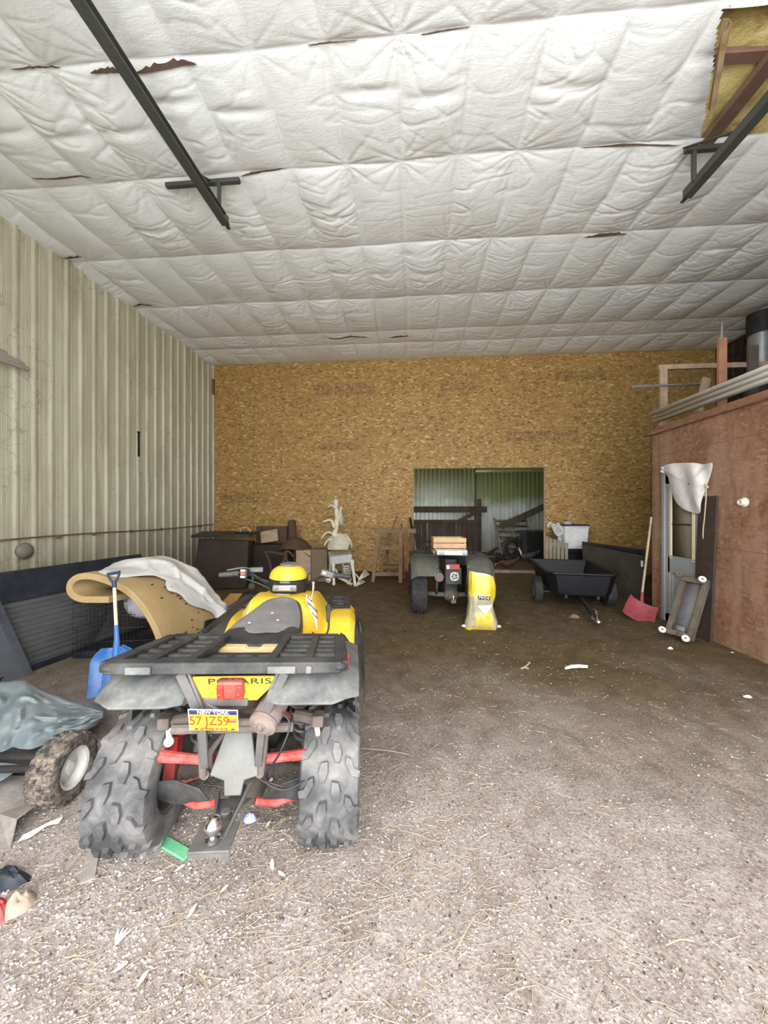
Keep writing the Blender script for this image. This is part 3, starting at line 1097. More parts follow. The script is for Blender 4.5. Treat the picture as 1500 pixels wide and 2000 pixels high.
# ---- rear arms, guards, links, shocks
for s in (-1, 1):
    b = MB()
    b.tube([(s * .10, -.22, .475), (s * .20, -.20, .472), (s * .37, -.15, .455)], [.021, .020, .026])
    b.tube([(s * .10, .12, .50), (s * .36, .0, .46)], .017)
    b.ball((s * .37, -.13, .455), (.035, .05, .04), 10, 7)
    b.obj('upper_arm', 'red_paint', atv)
    b = MB()
    b.tube([(s * .08, -.24, .31), (s * .16, -.22, .285), (s * .36, -.08, .24)], .015)
    b.tube([(s * .08, .12, .25), (s * .36, .04, .20)], .015)
    b.beam((s * .36, -.05, .20), (s * .36, .0, .46), .05, .06)
    b.obj('lower_arm', 'red_paint', atv)
    b = MB()
    b.prism([(0.0, .0), (.06, .065), (.18, .085), (.27, .06), (.29, -.03), (.20, -.045)], (s * .10, -.235, .305), (s, .32, -.04), (0, -.22, 1), .008)
    b.obj('arm_guard', 'black_plastic', atv, bevel=.003)
    b = MB()
    b.tube([(s * .33, -.13, .515), (s * .32, -.16, .61)], .012)
    b.ball((s * .33, -.13, .505), .022, 10, 7)
    b.ball((s * .32, -.16, .61), .022, 10, 7)
    b.obj('sway_link', 'white_paint', atv)
    b = MB()
    b.tube([(s * .22, -.10, .60), (s * .33, -.16, .61)], .026)
    b.box((s * .33, -.165, .615), (.05, .06, .05))
    b.obj('sway_bar_end', 'grimy_metal', atv, bevel=.006)
    b = MB()
    hel = [(s * (.20 + .05 * t) + .040 * math.cos(t * 40), .02 - .02 * t + .040 * math.sin(t * 40), .66 - .24 * t) for t in [i / 90 for i in range(91)]]
    b.tube(hel, .007, 6)
    b.tube([(s * .19, .02, .70), (s * .26, 0, .38)], .018)
    b.obj('shock', 'grey_steel', atv)

# ---- silver skid plate, hitch and tow ball
b = MB()
b.prism([(-.055, .10), (.055, .10), (.085, -.01), (.125, -.055), (.05, -.075), (.045, -.125), (-.02, -.125), (-.03, -.075), (-.09, -.055), (-.08, -.01)], (.0, -.27, .515), (1, 0, 0), (0, .55, 1), .012)
b.obj('skid_plate', 'alloy', atv, bevel=.004)
b = MB()
b.beam((0, -.10, .30), (0, -.36, .345), .05, .045)
b.prism([(-.075, .05), (.075, .05), (.025, -.06), (-.025, -.06)], (0, -.31, .345), (1, 0, 0), (0, 1, -.15), .012)
b.beam((.075, -.25, .42), (.03, -.50, .37), .012, .02)
b.beam((-.068, -.25, .36), (-.03, -.42, .36), .012, .02)
b.cyl((0, -.37, .315), (0, -.37, .38), .019)
b.beam((0, -.36, .335), (0, -.50, .365), .055, .045)
b.obj('hitch_bar', 'grey_steel', atv, bevel=.004)
b = MB()
b.beam((0, -.42, .375), (0, -.545, .375), .14, .010)
b.prism([(-.07, .0), (.07, .0), (.07, -.035), (.032, -.035), (.032, -.018), (-.07, -.018)], (0, -.540, .375), (1, 0, 0), (0, 0, 1), .008)
b.obj('hitch_plate', 'grey_steel', atv, bevel=.002)
b = MB()
b.lathe([(.016, 0), (.026, .005), (.026, .013), (.014, .017), (.014, .028), (.025, .035), (.032, .052), (.032, .062), (.024, .078), (.010, .086)], (0, -.505, .38), (0, 0, 1), 20)
b.obj('tow_ball', 'chrome', atv)

# ---- muffler
b = MB()
mo = Vector((.130, -.375, .71))
md = Vector((.30, .95, .42)).normalized()
b.lathe([(.001, -.012), (.030, -.012), (.040, -.004), (.056, .0), (.058, .012), (.054, .02), (.056, .03), (.056, .30), (.03, .34)], mo, md, 26)
b.tube(spline([mo + md * .33, mo + md * .45 + Vector((0, 0, -.05)), (.14, .35, .62)]), .02)
b.lathe([(.010, -.03), (.013, -.03), (.013, 0), (.010, 0)], mo + Vector((.0, 0, .005)), md, 12, closed=True)
b.obj('muffler', 'rust', atv)
b = MB()
b.tube(spline([(.20, -.34, .74), (.235, -.36, .70), (.20, -.38, .60), (.13, -.30, .45), (.2, -.28, .40)]), .004, 6)
b.tube(spline([(.10, -.26, .42), (.2, -.28, .385), (.3, -.24, .40), (.4, -.2, .45)]), .004, 6)
b.obj('brake_hose', 'black_metal', atv)

# ---- rear rack: a moulded grid of slots
def rz(y):
    return .955 - (y + .41) * .115


b = MB()
hw = .455
b.beam((-hw + .02, -.40, rz(-.40)), (hw - .02, -.40, rz(-.40)), .05, .045)
for s in (-1, 1):
    b.beam((s * (hw - .05), .05, rz(.05)), (s * .15, .05, rz(.05)), .05, .040)
    b.beam((s * .15, .06, rz(.05)), (s * .15, -.20, rz(-.2)), .03, .036)
b.beam((-.16, -.17, rz(-.17) - .03), (.16, -.17, rz(-.17) - .03), .04, .03)
for s in (-1, 1):
    b.beam((s * (hw - .02), -.41, rz(-.41)), (s * (hw - .045), .06, rz(.06)), .05, .040)
    b.ball((s * (hw - .03), -.395, rz(-.4)), (.035, .035, .022), 12, 8)
for x in (-.30, -.155, .155, .30):
    b.beam((x, -.40, rz(-.4) + .004), (x * .98, .05, rz(.05) + .004), .034, .034)
for x in (-.05, .05):
    b.beam((x, -.40, rz(-.4) - .016), (x, -.17, rz(-.17) - .03), .03, .024)
for y in (-.325, -.25, -.175, -.10, -.025):
    b.beam((-hw + .03, y, rz(y) - .003), (-.14, y, rz(y) - .003), .030, .024)
    b.beam((hw - .03, y, rz(y) - .003), (.14, y, rz(y) - .003), .030, .024)
    if y < -.2:
        b.beam((-.15, y, rz(y) - .022), (.15, y, rz(y) - .022), .040, .022)
b.obj('rear_rack', 'black_plastic', atv, bevel=.006)
for x in (-.31, .20, .25, .31):
    MB().box((x, -.428, rz(-.4) - .004), (.022 if x > .22 else .09, .012, .028)).obj('rack_clip', 'grey_plastic', atv, bevel=.004)
for s in (1,):
    b = MB().box((s * (hw + .003), -.34, rz(-.34) + .002), (.006, .07, .034))
    b.obj('reflector', 'red_lens', atv, bevel=.002)

# ---- rear mudguards: flaps under the rack, one per side
def flap(s):
    P = []
    for i in range(15):
        u = i / 14
        x = .155 + u * .345
        row = []
        y_end = -.445 + .10 * max(0, u - .72) ** 1.3 * 4 + .05 * max(0, .15 - u) * 4
        for j in range(13):
            v = j / 12
            y = .10 + (y_end - .10) * v
            z = rz(y) - .032 - .012 * v - .07 * max(0, v - .62) ** 1.4 * 4 * .8
            z -= .05 * max(0, u - .8) ** 1.5 * 6 + .035 * max(0, v - .8) / .2 * (1 - max(0, u - .75) * 3)
            row.append((s * x, y, z))
        P.append(row)
    bb = MB()
    bb.grid(np.array(P), .012)
    return bb.obj('mudguard', 'grey_plastic', atv, bevel=.003)


flap(-1)
flap(1)
b = MB()
b.grid(np.array([[(x, y, rz(y) - .055 - .03 * abs(x) * 2) for y in np.linspace(-.34, .2, 6)] for x in np.linspace(-.16, .16, 7)]), .01)
for s in (-1, 1):
    b.grid(np.array([[(s * (.40 + .11 * math.sin(t)), y, .56 + .32 * math.cos(t) * 1.0) for y in np.linspace(-.1, .22, 6)] for t in np.linspace(.1, 1.5, 7)]), .008)
b.obj('under_tray', 'black_plastic', atv)

# ---- yellow tail panel, struts, tail lamp, plate
b = MB()
tp = (0, -.365, .86)
b.prism([(-.185, .045), (.195, .045), (.150, -.012), (.105, -.062), (-.108, -.062), (-.135, -.03), (-.16, .0)], tp, (1, 0, 0), (0, -.25, 1), .014)
b.obj('tail_panel', 'yellow', atv, bevel=.004)
writing('lettering', 'POLARIS', .036, (.045, -.3925, .891), (1, 0, 0), (0, -.25, 1), 'black_ink', atv, xs=1.7, sp=1.05)
for s in (-1, 1):
    b = MB()
    b.beam((s * .195 + .02, -.395, .925), (s * .115 + .015, -.37, .73), .035, .012, up=(0, -1, .2))
    b.beam((s * .17 + .02, -.375, .925), (s * .095 + .015, -.355, .73), .012, .035, up=(0, -1, .2))
    b.beam((s * .115 + .015, -.37, .735), (s * .105, -.31, .51), .03, .016, up=(0, -1, .2))
    b.obj('strut', 'grey_steel', atv, bevel=.003)
b = MB().box((.012, -.378, .862), (.098, .05, .078), (.22, 0, 0))
tl = b.obj('tail_lamp', 'dark_red_lens', atv, bevel=.010, seg=3)
for s in (-.023, .047):
    MB().box((s, -.404, .853), (.024, .010, .058), (.22, 0, 0)).obj('lens', 'red_lens', tl, bevel=.003)
    MB().cyl((s, -.402, .85), (s, -.415, .847), .006, n=10).obj('lens_screw', 'dark_red_lens', tl)
# plate: faces back and a little downward
pu = Vector((1, 0, -.035)).normalized()
pv = Vector((0.03, -.30, 1)).normalized()
po = Vector((-.043, -.405, .752))
pn = pu.cross(pv).normalized()
if pn.y > 0:
    pn = -pn
b = MB()
b.prism([(-.089, -.05), (.089, -.05), (.089, .05), (-.089, .05)], po, pu, pv, .003)
plate = b.obj('number_plate', 'plate_yellow', atv, bevel=.0015)
b = MB()
b.prism([(-.087, .028), (.087, .028), (.087, .048), (-.087, .048)], po + pn * .002, pu, pv, .0015)
b.obj('plate_band', 'navy', plate)
b = MB()
for q_ in ([(-.089, .048), (.089, .048), (.089, .051), (-.089, .051)], [(-.0905, -.05), (-.088, -.05), (-.088, .05), (-.0905, .05)], [(.088, -.05), (.0905, -.05), (.0905, .05), (.088, .05)]):
    b.prism(q_, po + pn * .002, pu, pv, .003)
b.obj('plate_rim', 'white_ink', plate)
writing('plate_state', 'NEW YORK', .021, po + pn * .0035 + pv * .0375, pu, pv, 'white_ink', plate, xs=1.05)
writing('plate_number', '57 JZ59', .058, po + pn * .003 + pv * (-.004) - pu * .016, pu, pv, 'maroon_ink', plate, xs=.80)
writing('plate_motto', 'EMPIRE STATE', .014, po + pn * .003 - pv * .041, pu, pv, 'maroon_ink', plate, xs=1.15)
b = MB()
b.prism([(.052, -.008), (.084, -.008), (.084, .008), (.052, .008)], po + pn * .0025, pu, pv, .001)
b.obj('plate_sticker', 'red_ink', plate)
for x in (-.065, .07):
    b = MB().prism([(x - .006, -.044), (x + .006, -.044), (x + .006, -.039), (x - .006, -.039)], po + pn * .0025, pu, pv, .001)
    b.obj('plate_slot', 'black_ink', plate)
b = MB().beam((-.15, -.35, .80), (.07, -.35, .795), .03, .03)
b.beam((-.13, -.35, .80), (-.04, -.37, .76), .012, .03)
b.obj('plate_bracket', 'grey_steel', atv, bevel=.003)

# ---- seat
def ring(y, w_, zt, zb, n=18, e=0.55):
    out = []
    for k in range(n):
        a = 2 * PI * k / n
        c, s = math.cos(a), math.sin(a)
        x = w_ * math.copysign(abs(c) ** e, c)
        z = (zt + zb) / 2 + (zt - zb) / 2 * math.copysign(abs(s) ** e, s)
        out.append((x, y, z))
    return out


b = MB()
b.loft([ring(-.005, .18, .893, .868), ring(.02, .21, .903, .86), ring(.16, .205, .925, .82), ring(.28, .20, .925, .81), ring(.45, .175, .925, .80), ring(.62, .145, .945, .81), ring(.72, .125, .955, .83), ring(.745, .10, .945, .86)])
seat = b.obj('seat', 'seat_side', atv, sub=1)
b = MB()
rows = []
for y, w_, z in ((.095, .14, .911), (.125, .193, .921), (.30, .186, .934), (.45, .16, .934), (.60, .125, .952), (.69, .10, .960), (.715, .06, .955)):
    rows.append([(w_ * u, y + .02 * (1 - abs(u)) * (1 if y > .6 else -.5), z - .016 * abs(u) ** 3 + .002 * math.sin(u * 9 + y * 30)) for u in np.linspace(-1, 1, 13)])
b.grid(np.array(rows)[:, ::-1], .014)
b.obj('seat_cover', 'seat_top', seat, sub=1)
for (x, y) in ((.06, .24), (-.08, .19), (.0, .38)):
    MB().ball((x, y, .940), (.008, .010, .003), 8, 5).obj('seat_dropping', 'white_paint', seat)
b = MB()
b.loft([[(x, y, z) for x, z in ((-.17, .85), (.17, .85), (.20, .884), (.17, .893), (.04, .893), (.03, .882), (-.03, .882), (-.04, .893), (-.17, .893), (-.20, .884))] for y in (-.04, .03)])
b.obj('seat_pan', 'tan_yellow', atv, bevel=.004)

# ---- yellow front body: tank hump and the front fenders in one moulding, cut short on the left for painted shade
sm = lambda t: max(0, min(1, t)) ** 2 * (3 - 2 * max(0, min(1, t)))
nx_, ny_ = 61, 30
BX0, BX1 = -.34, .505
P = np.zeros((nx_, ny_, 3))
for i in range(nx_):
    x = BX0 + (BX1 - BX0) * i / (nx_ - 1)
    ax = abs(x)
    for j in range(ny_):
        v = j / (ny_ - 1)
        y = .36 + .80 * v
        z = .665 + .145 * sm((y - .38) / .36) - .03 * sm((y - .85) / .3)
        hump = 1 - sm((ax - .185) / .11)
        zt = .785 + .16 * sm((y - .37) / .37) - .05 * sm((y - .86) / .2)
        z = z * (1 - hump) + zt * hump
        groove = math.exp(-((ax - .305) / .022) ** 2)
        z -= .02 * groove
        z -= .05 * sm((ax - .44) / .065) ** 1.5
        P[i, j] = (x, y + .03 * sm((ax - .3) / .2), z)
b = MB()
b.grid(P[:, ::-1], .008)
b.obj('front_body', 'yellow', atv)
# black floor and side guards between the fenders
for s in (-1, 1):
    b = MB()
    b.grid(np.array([[(s * (.52 + .04 * math.sin(v * PI * .7)), y + .02 * v, .735 - .40 * v + .06 * math.sin((y - .2) * 4) * (1 - v)) for v in np.linspace(0, 1, 8)] for y in np.linspace(.72, .98, 12)]), .010)
    b.grid(np.array([[(s * x, y, .34 + .04 * max(0, y - .6)) for x in np.linspace(.16, .52, 5)] for y in np.linspace(.32, .88, 6)]), .010)
    b.obj('foot_guard', 'black_plastic', atv)
    b = MB()
    rows = []
    for u in np.linspace(0, 1, 16):
        y = .40 + .68 * u
        zt0 = .665 + .145 * sm((y - .38) / .36) - .055
        row = []
        for v in np.linspace(0, 1, 9):
            if s > 0:
                row.append((.492 + .066 * math.sin(v * PI / 2), y + .04 * v, zt0 + .012 - .26 * v ** 1.6))
            else:
                row.append((-.325 - .235 * math.sin(v * PI / 2), y + .03 * v, zt0 + .045 - .24 * v ** 2.2))  # left: wide black sheet in place of the foam's shadow on the fender
        rows.append(row)
    b.grid(np.array(rows), .010)
    b.obj('flare_and_shade', 'black_plastic', atv)

# decals on the right of the tank, slot vents, gear lever
dn = Vector((0.10, -.36, .93)).normalized()
du_ = Vector((1, .10, -.42)).normalized()
dv_ = dn.cross(du_).normalized()


def body_frame(x, y):
    p0, px_, py_ = on_body(x, y, 0), on_body(x + .05, y, 0), on_body(x, y + .07, 0)
    n_ = (px_ - p0).cross(py_ - p0).normalized()
    u_ = Vector((1, .05, 0))
    u_ = (u_ - n_ * u_.dot(n_)).normalized()
    return p0, u_, n_.cross(u_).normalized(), n_


def on_body(x, y, lift=.006):
    i = (x - BX0) / (BX1 - BX0) * (nx_ - 1)
    j = (y - .36) / .80 * (ny_ - 1)
    p = P[int(round(i)), int(round(j))]
    return Vector((x, p[1], p[2] + lift))


def decal_patch(name, poly, mat, lift):
    bb = MB()
    # poly rows: list of (x0, x1, y)
    rows = []
    for (x0, x1, y) in poly:
        rows.append([tuple(on_body(x0 + (x1 - x0) * k / 10, y, lift)) for k in range(11)])
    bb.grid(np.array(rows)[::-1], .001)
    return bb.obj(name, mat, atv)


p_, u_, v_, n_ = body_frame(.195, .60)
b = MB()
b.prism([(-.075, .075), (-.02, .085), (.035, .03), (.062, -.03), (.075, -.125), (.02, -.05), (-.06, .02)], p_ + n_ * .016, u_, v_, .002)
dec = b.obj('decal', 'decal_white', atv)
for body, size, u, v, mt, xs_ in (('4x4', .034, -.035, .062, 'black_ink', 1.15), ('Sportsman', .040, .0, .022, 'black_ink', .66), ('POLARIS', .024, .035, -.030, 'maroon_ink', .70)):
    writing('lettering', body, size, p_ + n_ * .018 + u_ * u + v_ * v, u_, v_, mt, dec, xs=xs_)
for (x, y) in ((.225, .46), (.235, .40), (.275, .41)):
    MB().box(on_body(x, y, .004), (.026, .034, .010), (.55, .05, 0)).obj('vent', 'black_ink', atv, bevel=.002)
b = MB()
b.tube(spline([(.325, .46, .945), (.33, .45, .90), (.33, .42, .83), (.31, .40, .80), (.28, .41, .80)]), [.006] * 33)
lv = b.obj('gear_lever', 'black_metal', atv)
b = MB().lathe([(.004, -.075), (.011, -.07), (.012, -.02), (.018, .01), (.017, .025), (.006, .034)], (.325, .46, .94), (0, .12, 1), 14)
b.obj('lever_grip', 'black_plastic', lv)
b = MB()
b.tube(spline([(-.30, .16, .90), (-.29, .5, .905), (-.25, .85, .925)], 6), .016, 8)
b.obj('strap', 'black_metal', atv)
decal_patch('decal', [(-.285, -.20, .52), (-.28, -.19, .58), (-.27, -.18, .63)], 'decal_white', .010)
b = MB()
b.prism([(-.05, -.02), (.05, -.02), (.05, .02), (-.05, .02)], on_body(-.02, .80, .008), (1, 0, 0), (0, 1, .3), .002)
b.obj('warning_label', 'decal_white', atv)

# ---- instrument pod
b = MB()
pc = Vector((-.002, .93, 1.053))
loops = []
for k in range(9):
    t_ = k / 8 * PI / 2
    rr = math.cos(t_) ** .75 if k < 8 else .02
    loops.append([(pc.x + .137 * max(rr, .02) * math.cos(a), pc.y + .15 * max(rr, .02) * math.sin(a), pc.z + .092 * math.sin(t_)) for a in [2 * PI * i / 28 for i in range(28)]])
b.loft(loops)
hp = b.obj('instrument_pod', 'yellow', atv)
b = MB()
b.loft([[(pc.x + rx * math.cos(a), pc.y + .012 + ry * math.sin(a), z) for a in [2 * PI * i / 28 for i in range(28)]] for rx, ry, z in ((.10, .10, .925), (.128, .135, .945), (.139, .15, .985), (.142, .154, 1.044), (.13, .142, 1.054))])
b.obj('pod_housing', 'black_metal', hp)
b = MB().lathe([(.062, 0), (.064, .008), (.060, .016), (.052, .018), (.050, .014), (.035, .020), (.001, .020)], pc + Vector((0, .0, .086)), (0, -.05, 1), 26)
b.obj('pod_cap', 'grey_plastic', hp)
b = MB().beam((pc.x - .085, .782, 1.003), (pc.x + .085, .782, 1.003), .03, .046)
b.obj('gauge_bezel', 'chrome', hp, bevel=.010)
for s in (-1, 1):
    MB().lathe([(.018, 0), (.020, .006), (.016, .008), (.001, .006)], (pc.x + s * .06, .768, 1.005), (0, -1, .1), 18).obj('gauge', 'dial', hp)
b = MB().box((pc.x, .785, 1.042), (.07, .012, .014))
b.obj('pod_latch', 'alloy', hp, bevel=.003)
b = MB().loft([[(.055 * c_ * k_, .93 + .055 * s_ * k_, z) for c_, s_ in [(math.cos(2 * PI * i / 14), math.sin(2 * PI * i / 14)) for i in range(14)]] for z, k_ in ((.88, 1.25), (.90, 1.1), (.93, 1.2), (.94, 1.0))])
b.obj('steering_boot', 'black_plastic', atv)

# ---- handlebar, grips, switchgear
b = MB()
b.tube(spline([(-.45, .80, 1.085), (-.30, .84, 1.095), (-.17, .90, 1.03), (0, .93, .985), (.17, .90, 1.03), (.30, .84, 1.095), (.45, .80, 1.085)]), .011)
hb = b.obj('handlebar', 'black_metal', atv)
for s in (-1, 1):
    b = MB().tube([(s * .455, .797, 1.085), (s * .44, .80, 1.086), (s * .36, .822, 1.091), (s * .335, .828, 1.093)], [.018, .0185, .0175, .022], 14)
    for k in range(5):
        f = .345 + k * .022
        b.lathe([(.0190, -.003), (.0205, 0), (.0190, .003)], (s * f, .826 - (f - .34) * .27, 1.0915 - (f - .34) * .06), (1, -.27 * s, -.05 * s), 12)
    b.obj('grip', 'black_plastic', hb)
b = MB().box((-.295, .832, 1.095), (.05, .05, .065))
sg = b.obj('switch_block', 'black_plastic', hb, bevel=.008)
for dz_, mt in ((.022, 'white_ink'), (.0, 'red_ink'), (-.022, 'white_ink')):
    MB().box((-.297, .804, 1.095 + dz_), (.030, .008, .014)).obj('switch_button', mt, hb, bevel=.002)
b = MB()
b.tube(spline([(-.26, .86, 1.12), (-.33, .91, 1.12), (-.43, .88, 1.105)]), .006, 8)
b.obj('brake_lever', 'alloy', hb)
b = MB().box((-.22, .87, 1.115), (.09, .05, .032), (0, 0, .2))
b.obj('master_cylinder', 'grey_plastic', hb, bevel=.006)
b = MB().lathe([(.001, 0), (.022, 0), (.024, .01), (.018, .03), (.008, .05)], (-.245, .84, 1.0), (0, .9, .3), 16)
b.tube([(-.245, .86, 1.01), (-.24, .86, 1.08)], .01)
b.obj('side_lamp', 'black_metal', hb)
b = MB().box((.29, .835, 1.10), (.095, .06, .045), (0, .25, -.1))
th = b.obj('throttle_box', 'grey_steel', hb, bevel=.008)
MB().box((.268, .803, 1.108), (.022, .006, .016), (0, .25, -.1)).obj('throttle_label', 'white_ink', hb, bevel=.001)
b = MB().box((.298, .80, 1.055), (.035, .010, .026), (.1, .3, 0))
b.obj('thumb_lever', 'chrome', hb, bevel=.003)
b = MB()
b.tube(spline([(.13, .86, 1.03), (.16, .84, 1.10), (.22, .84, 1.13), (.26, .84, 1.11)]), .005, 8)
b.obj('cable', 'black_metal', hb)
b = MB()
b.tube(spline([(-.30, .83, 1.06), (-.2, .85, 1.02), (-.12, .86, .98)]), .006, 8)
b.tube(spline([(-.28, .83, 1.12), (-.2, .80, 1.08), (-.13, .86, 1.0)]), .005, 8)
b.obj('cable', 'black_metal', hb)
b = MB()
b.tube([(.19, .84, 1.03), (.19, .835, .985)], .010, 10)
b.lathe([(.012, 0), (.016, .01), (.012, .02)], (.19, .84, 1.02), (0, 0, 1), 12)
b.tube([(.19, .835, .985), (.185, .83, .925)], [.008, .0095], 10)
b.obj('brake_pedal_rod', 'chrome', hb)

# ---- front rack
b = MB()
for s in (-1, 1):
    b.beam((s * .44, .99, .795), (s * .42, 1.38, .80), .045, .032)
b.beam((-.45, 1.0, .795), (.45, 1.0, .795), .045, .032)
b.beam((-.44, 1.37, .80), (.44, 1.37, .80), .045, .032)
for x in (-.30, -.15, 0, .15, .30):
    b.beam((x, 1.0, .797), (x, 1.37, .80), .035, .026)
for y in (1.09, 1.18, 1.27):
    b.beam((-.44, y, .796), (.44, y, .796), .032, .022)
b.obj('front_rack', 'black_plastic', atv, bevel=.006)
b = MB()
b.loft([[(x * k_, y, z) for x, z in ((-.2, .45), (.2, .45), (.26, .62), (.2, .76), (-.2, .76), (-.26, .62))] for y, k_ in ((1.0, 1), (1.35, .95), (1.48, .6))])
b.obj('front_bumper', 'black_plastic', atv, bevel=.01)
# ================================================================ left side of the barn
M['foam'] = worn('tan_foam', (0.40, 0.28, 0.13), dirt=(0.30, 0.21, 0.10), amount=0.35, rough=0.9, scale=6, bump=0.4)
M['plastic_sheet'] = worn('milky_plastic_sheet', (0.60, 0.59, 0.565), dirt=(0.38, 0.34, 0.28), amount=0.3, rough=0.32)
M['blue_plastic'] = worn('blue_plastic', (0.036, 0.125, 0.35), dirt=(0.25, 0.30, 0.40), amount=0.3, rough=0.35)
M['navy_plastic'] = worn('navy_plastic', (0.018, 0.04, 0.085), amount=0.2, rough=0.4)
M['ash_wood'] = wood('pale_handle_wood', (0.55, 0.44, 0.30), (0.72, 0.62, 0.47), (6, 6, 1))
M['tarp'] = worn('grey_blue_tarp', (0.13, 0.155, 0.165), dirt=(0.27, 0.28, 0.275), amount=0.5, rough=0.55, scale=3)
M['black_wire'] = worn('black_wire', (0.02, 0.02, 0.022), amount=0.2, rough=0.4)
M['black_board'] = worn('black_board', (0.010, 0.013, 0.020), dirt=(0.045, 0.047, 0.055), amount=0.5, rough=0.5)
M['grey_panel'] = worn('grey_ribbed_panel', (0.06, 0.06, 0.063), dirt=(0.11, 0.10, 0.09), amount=0.5, rough=0.6, scale=3)
M['rim_white'] = worn('chalky_white_rim', (0.60, 0.59, 0.56), dirt=(0.25, 0.20, 0.16), amount=0.5, rough=0.5)
M['tread_gravel'] = worn('gravel_caked_rubber', (0.035, 0.032, 0.03), dirt=(0.38, 0.30, 0.23), amount=0.75, rough=0.9, scale=30, bump=0.8)
M['dusty_sheet'] = worn('dusty_grey_sheet', (0.24, 0.215, 0.20), dirt=(0.40, 0.36, 0.32), amount=0.8, rough=0.9, scale=25, bump=0.5)
M['strip_white'] = worn('cream_metal_trim', (0.90, 0.88, 0.82), dirt=(0.55, 0.50, 0.40), amount=0.2, rough=0.45)
M['rust_brown'] = worn('rust_brown', (0.15, 0.085, 0.055), dirt=(0.22, 0.16, 0.11), amount=0.4, rough=0.8)
M['mesh_bag'] = worn('white_mesh_bag', (0.48, 0.48, 0.50), dirt=(0.25, 0.24, 0.24), amount=0.5, rough=0.7, scale=18)

# ---- dog crate of black wire
cl, cr = U(142, 1288, z=0), U(335, 1276, z=0)
cw = (cr - cl).length
crz = math.atan2(cr.y - cl.y, cr.x - cl.x)
crate = thing('dog_crate', 'black wire dog crate behind the blue shovel, a pale mesh bag inside', 'dog crate', cl, crz)
CH, CD = .70, .62


def wire_panel(name, o, ux, uy, w_, h_, nx, ny):
    bb = MB()
    o, ux, uy = Vector(o), Vector(ux), Vector(uy)
    for i in range(nx + 1):
        bb.tube([o + ux * w_ * i / nx, o + ux * w_ * i / nx + uy * h_], .0022, 5)
    for j in range(ny + 1):
        bb.tube([o + uy * h_ * j / ny, o + uy * h_ * j / ny + ux * w_], .0035, 5)
    return bb.obj(name, 'black_wire', crate)


wire_panel('front_panel', (0, 0, .02), (1, 0, 0), (0, 0, 1), cw, CH, 26, 5)
wire_panel('rear_panel', (0, CD, .02), (1, 0, 0), (0, 0, 1), cw, CH, 26, 5)
wire_panel('end_panel', (0, 0, .02), (0, 1, 0), (0, 0, 1), CD, CH, 16, 5)
wire_panel('end_panel', (cw, 0, .02), (0, 1, 0), (0, 0, 1), CD, CH, 16, 5)
wire_panel('top_panel', (0, 0, .02 + CH), (1, 0, 0), (0, 1, 0), cw, CD, 26, 4)
b = MB().box((cw / 2, CD / 2, .03), (cw - .01, CD - .01, .02))
b.box((cw / 2, .01, .05), (cw - .01, .012, .05))
b.obj('tray', 'black_board', crate, bevel=.004)
b = MB()
b.loft([[(cl.x + cw * .62 + .26 * k * math.cos(a) * (1 + .1 * math.sin(3 * a)), cl.y + CD * .5 + .2 * k * math.sin(a), z) for a in [2 * PI * i / 20 for i in range(20)]] for z, k in ((.36, .35), (.40, .75), (.50, 1.0), (.62, 1.02), (.68, .8), (.70, .3))])
for s_ in (-1, 1):
    b.tube([(cl.x + cw * .62 + s_ * .1, cl.y + CD * .5, .68), (cl.x + cw * .62 + s_ * .08, cl.y + CD * .5, .72)], .01)
tag(b.obj('mesh_bag', 'mesh_bag', sub=1), 'pale mesh bag hanging inside the black wire crate', 'bag')

# ---- grey ribbed panel and black sheets along the wall
p1, p2 = U(60, 1308, z=0), U(345, 1205, z=0)
du = (p2 - p1).normalized()
p1 = p1 - du * 1.2
ln = (p2 - p1).length
lean = Vector((-.30, 0.02, .62))
rows = []
for i in range(2):
    row = []
    for j in range(53):
        v = j / 52
        row.append(p1 + du * ln * i + lean * v + Vector((.010 * (1 if j % 4 in (1, 2) else 0), 0, 0)))
    rows.append(row)
b = MB()
b.grid(np.array(rows), .02)
gp = thing('ribbed_panel', 'long grey ribbed panel leaning low against the black sheet by the left wall', 'panel')
b.obj('sheet', 'grey_panel', gp, smooth=False)
b = MB().beam(p1 + Vector((.02, 0, .02)), p2 + Vector((.02, 0, .02)), .05, .045)
b.obj('bottom_rail', 'black_board', gp, bevel=.004)
q1, q2 = p1 + Vector((-.16, 0, 0)), p2 + Vector((-.16, 0, 0))
b = MB()
b.hexa([q1, q2, q2 + Vector((-.05, 0, 0)), q1 + Vector((-.05, 0, 0)), q1 + Vector((-.42, 0, .90)), q2 + Vector((-.42, .05, .90)), q2 + Vector((-.47, .05, .90)), q1 + Vector((-.47, 0, .90))])
tag(b.obj('black_sheet', 'black_board', bevel=.01), 'tall black sheet standing between the ribbed panel and the steel wall', 'sheet')
e0, e1 = U(64, 1312, z=0) + Vector((.07, -.05, 0)), None
b = MB()
tr = U(0, 1172, d=3.50)
tl = U(-250, 1150, d=3.1)
bl = U(-250, 1395, z=0)
th_ = Vector((-.06, -.0, .0))
th_ = Vector((-.035, -.05, 0))
b.hexa([bl, e0, e0 + th_, bl + th_, tl, tr, tr + th_, tl + th_])
tag(b.obj('black_board', 'black_board', bevel=.006), 'black board with a slanting edge leaning on the grey ribbed panel', 'board')

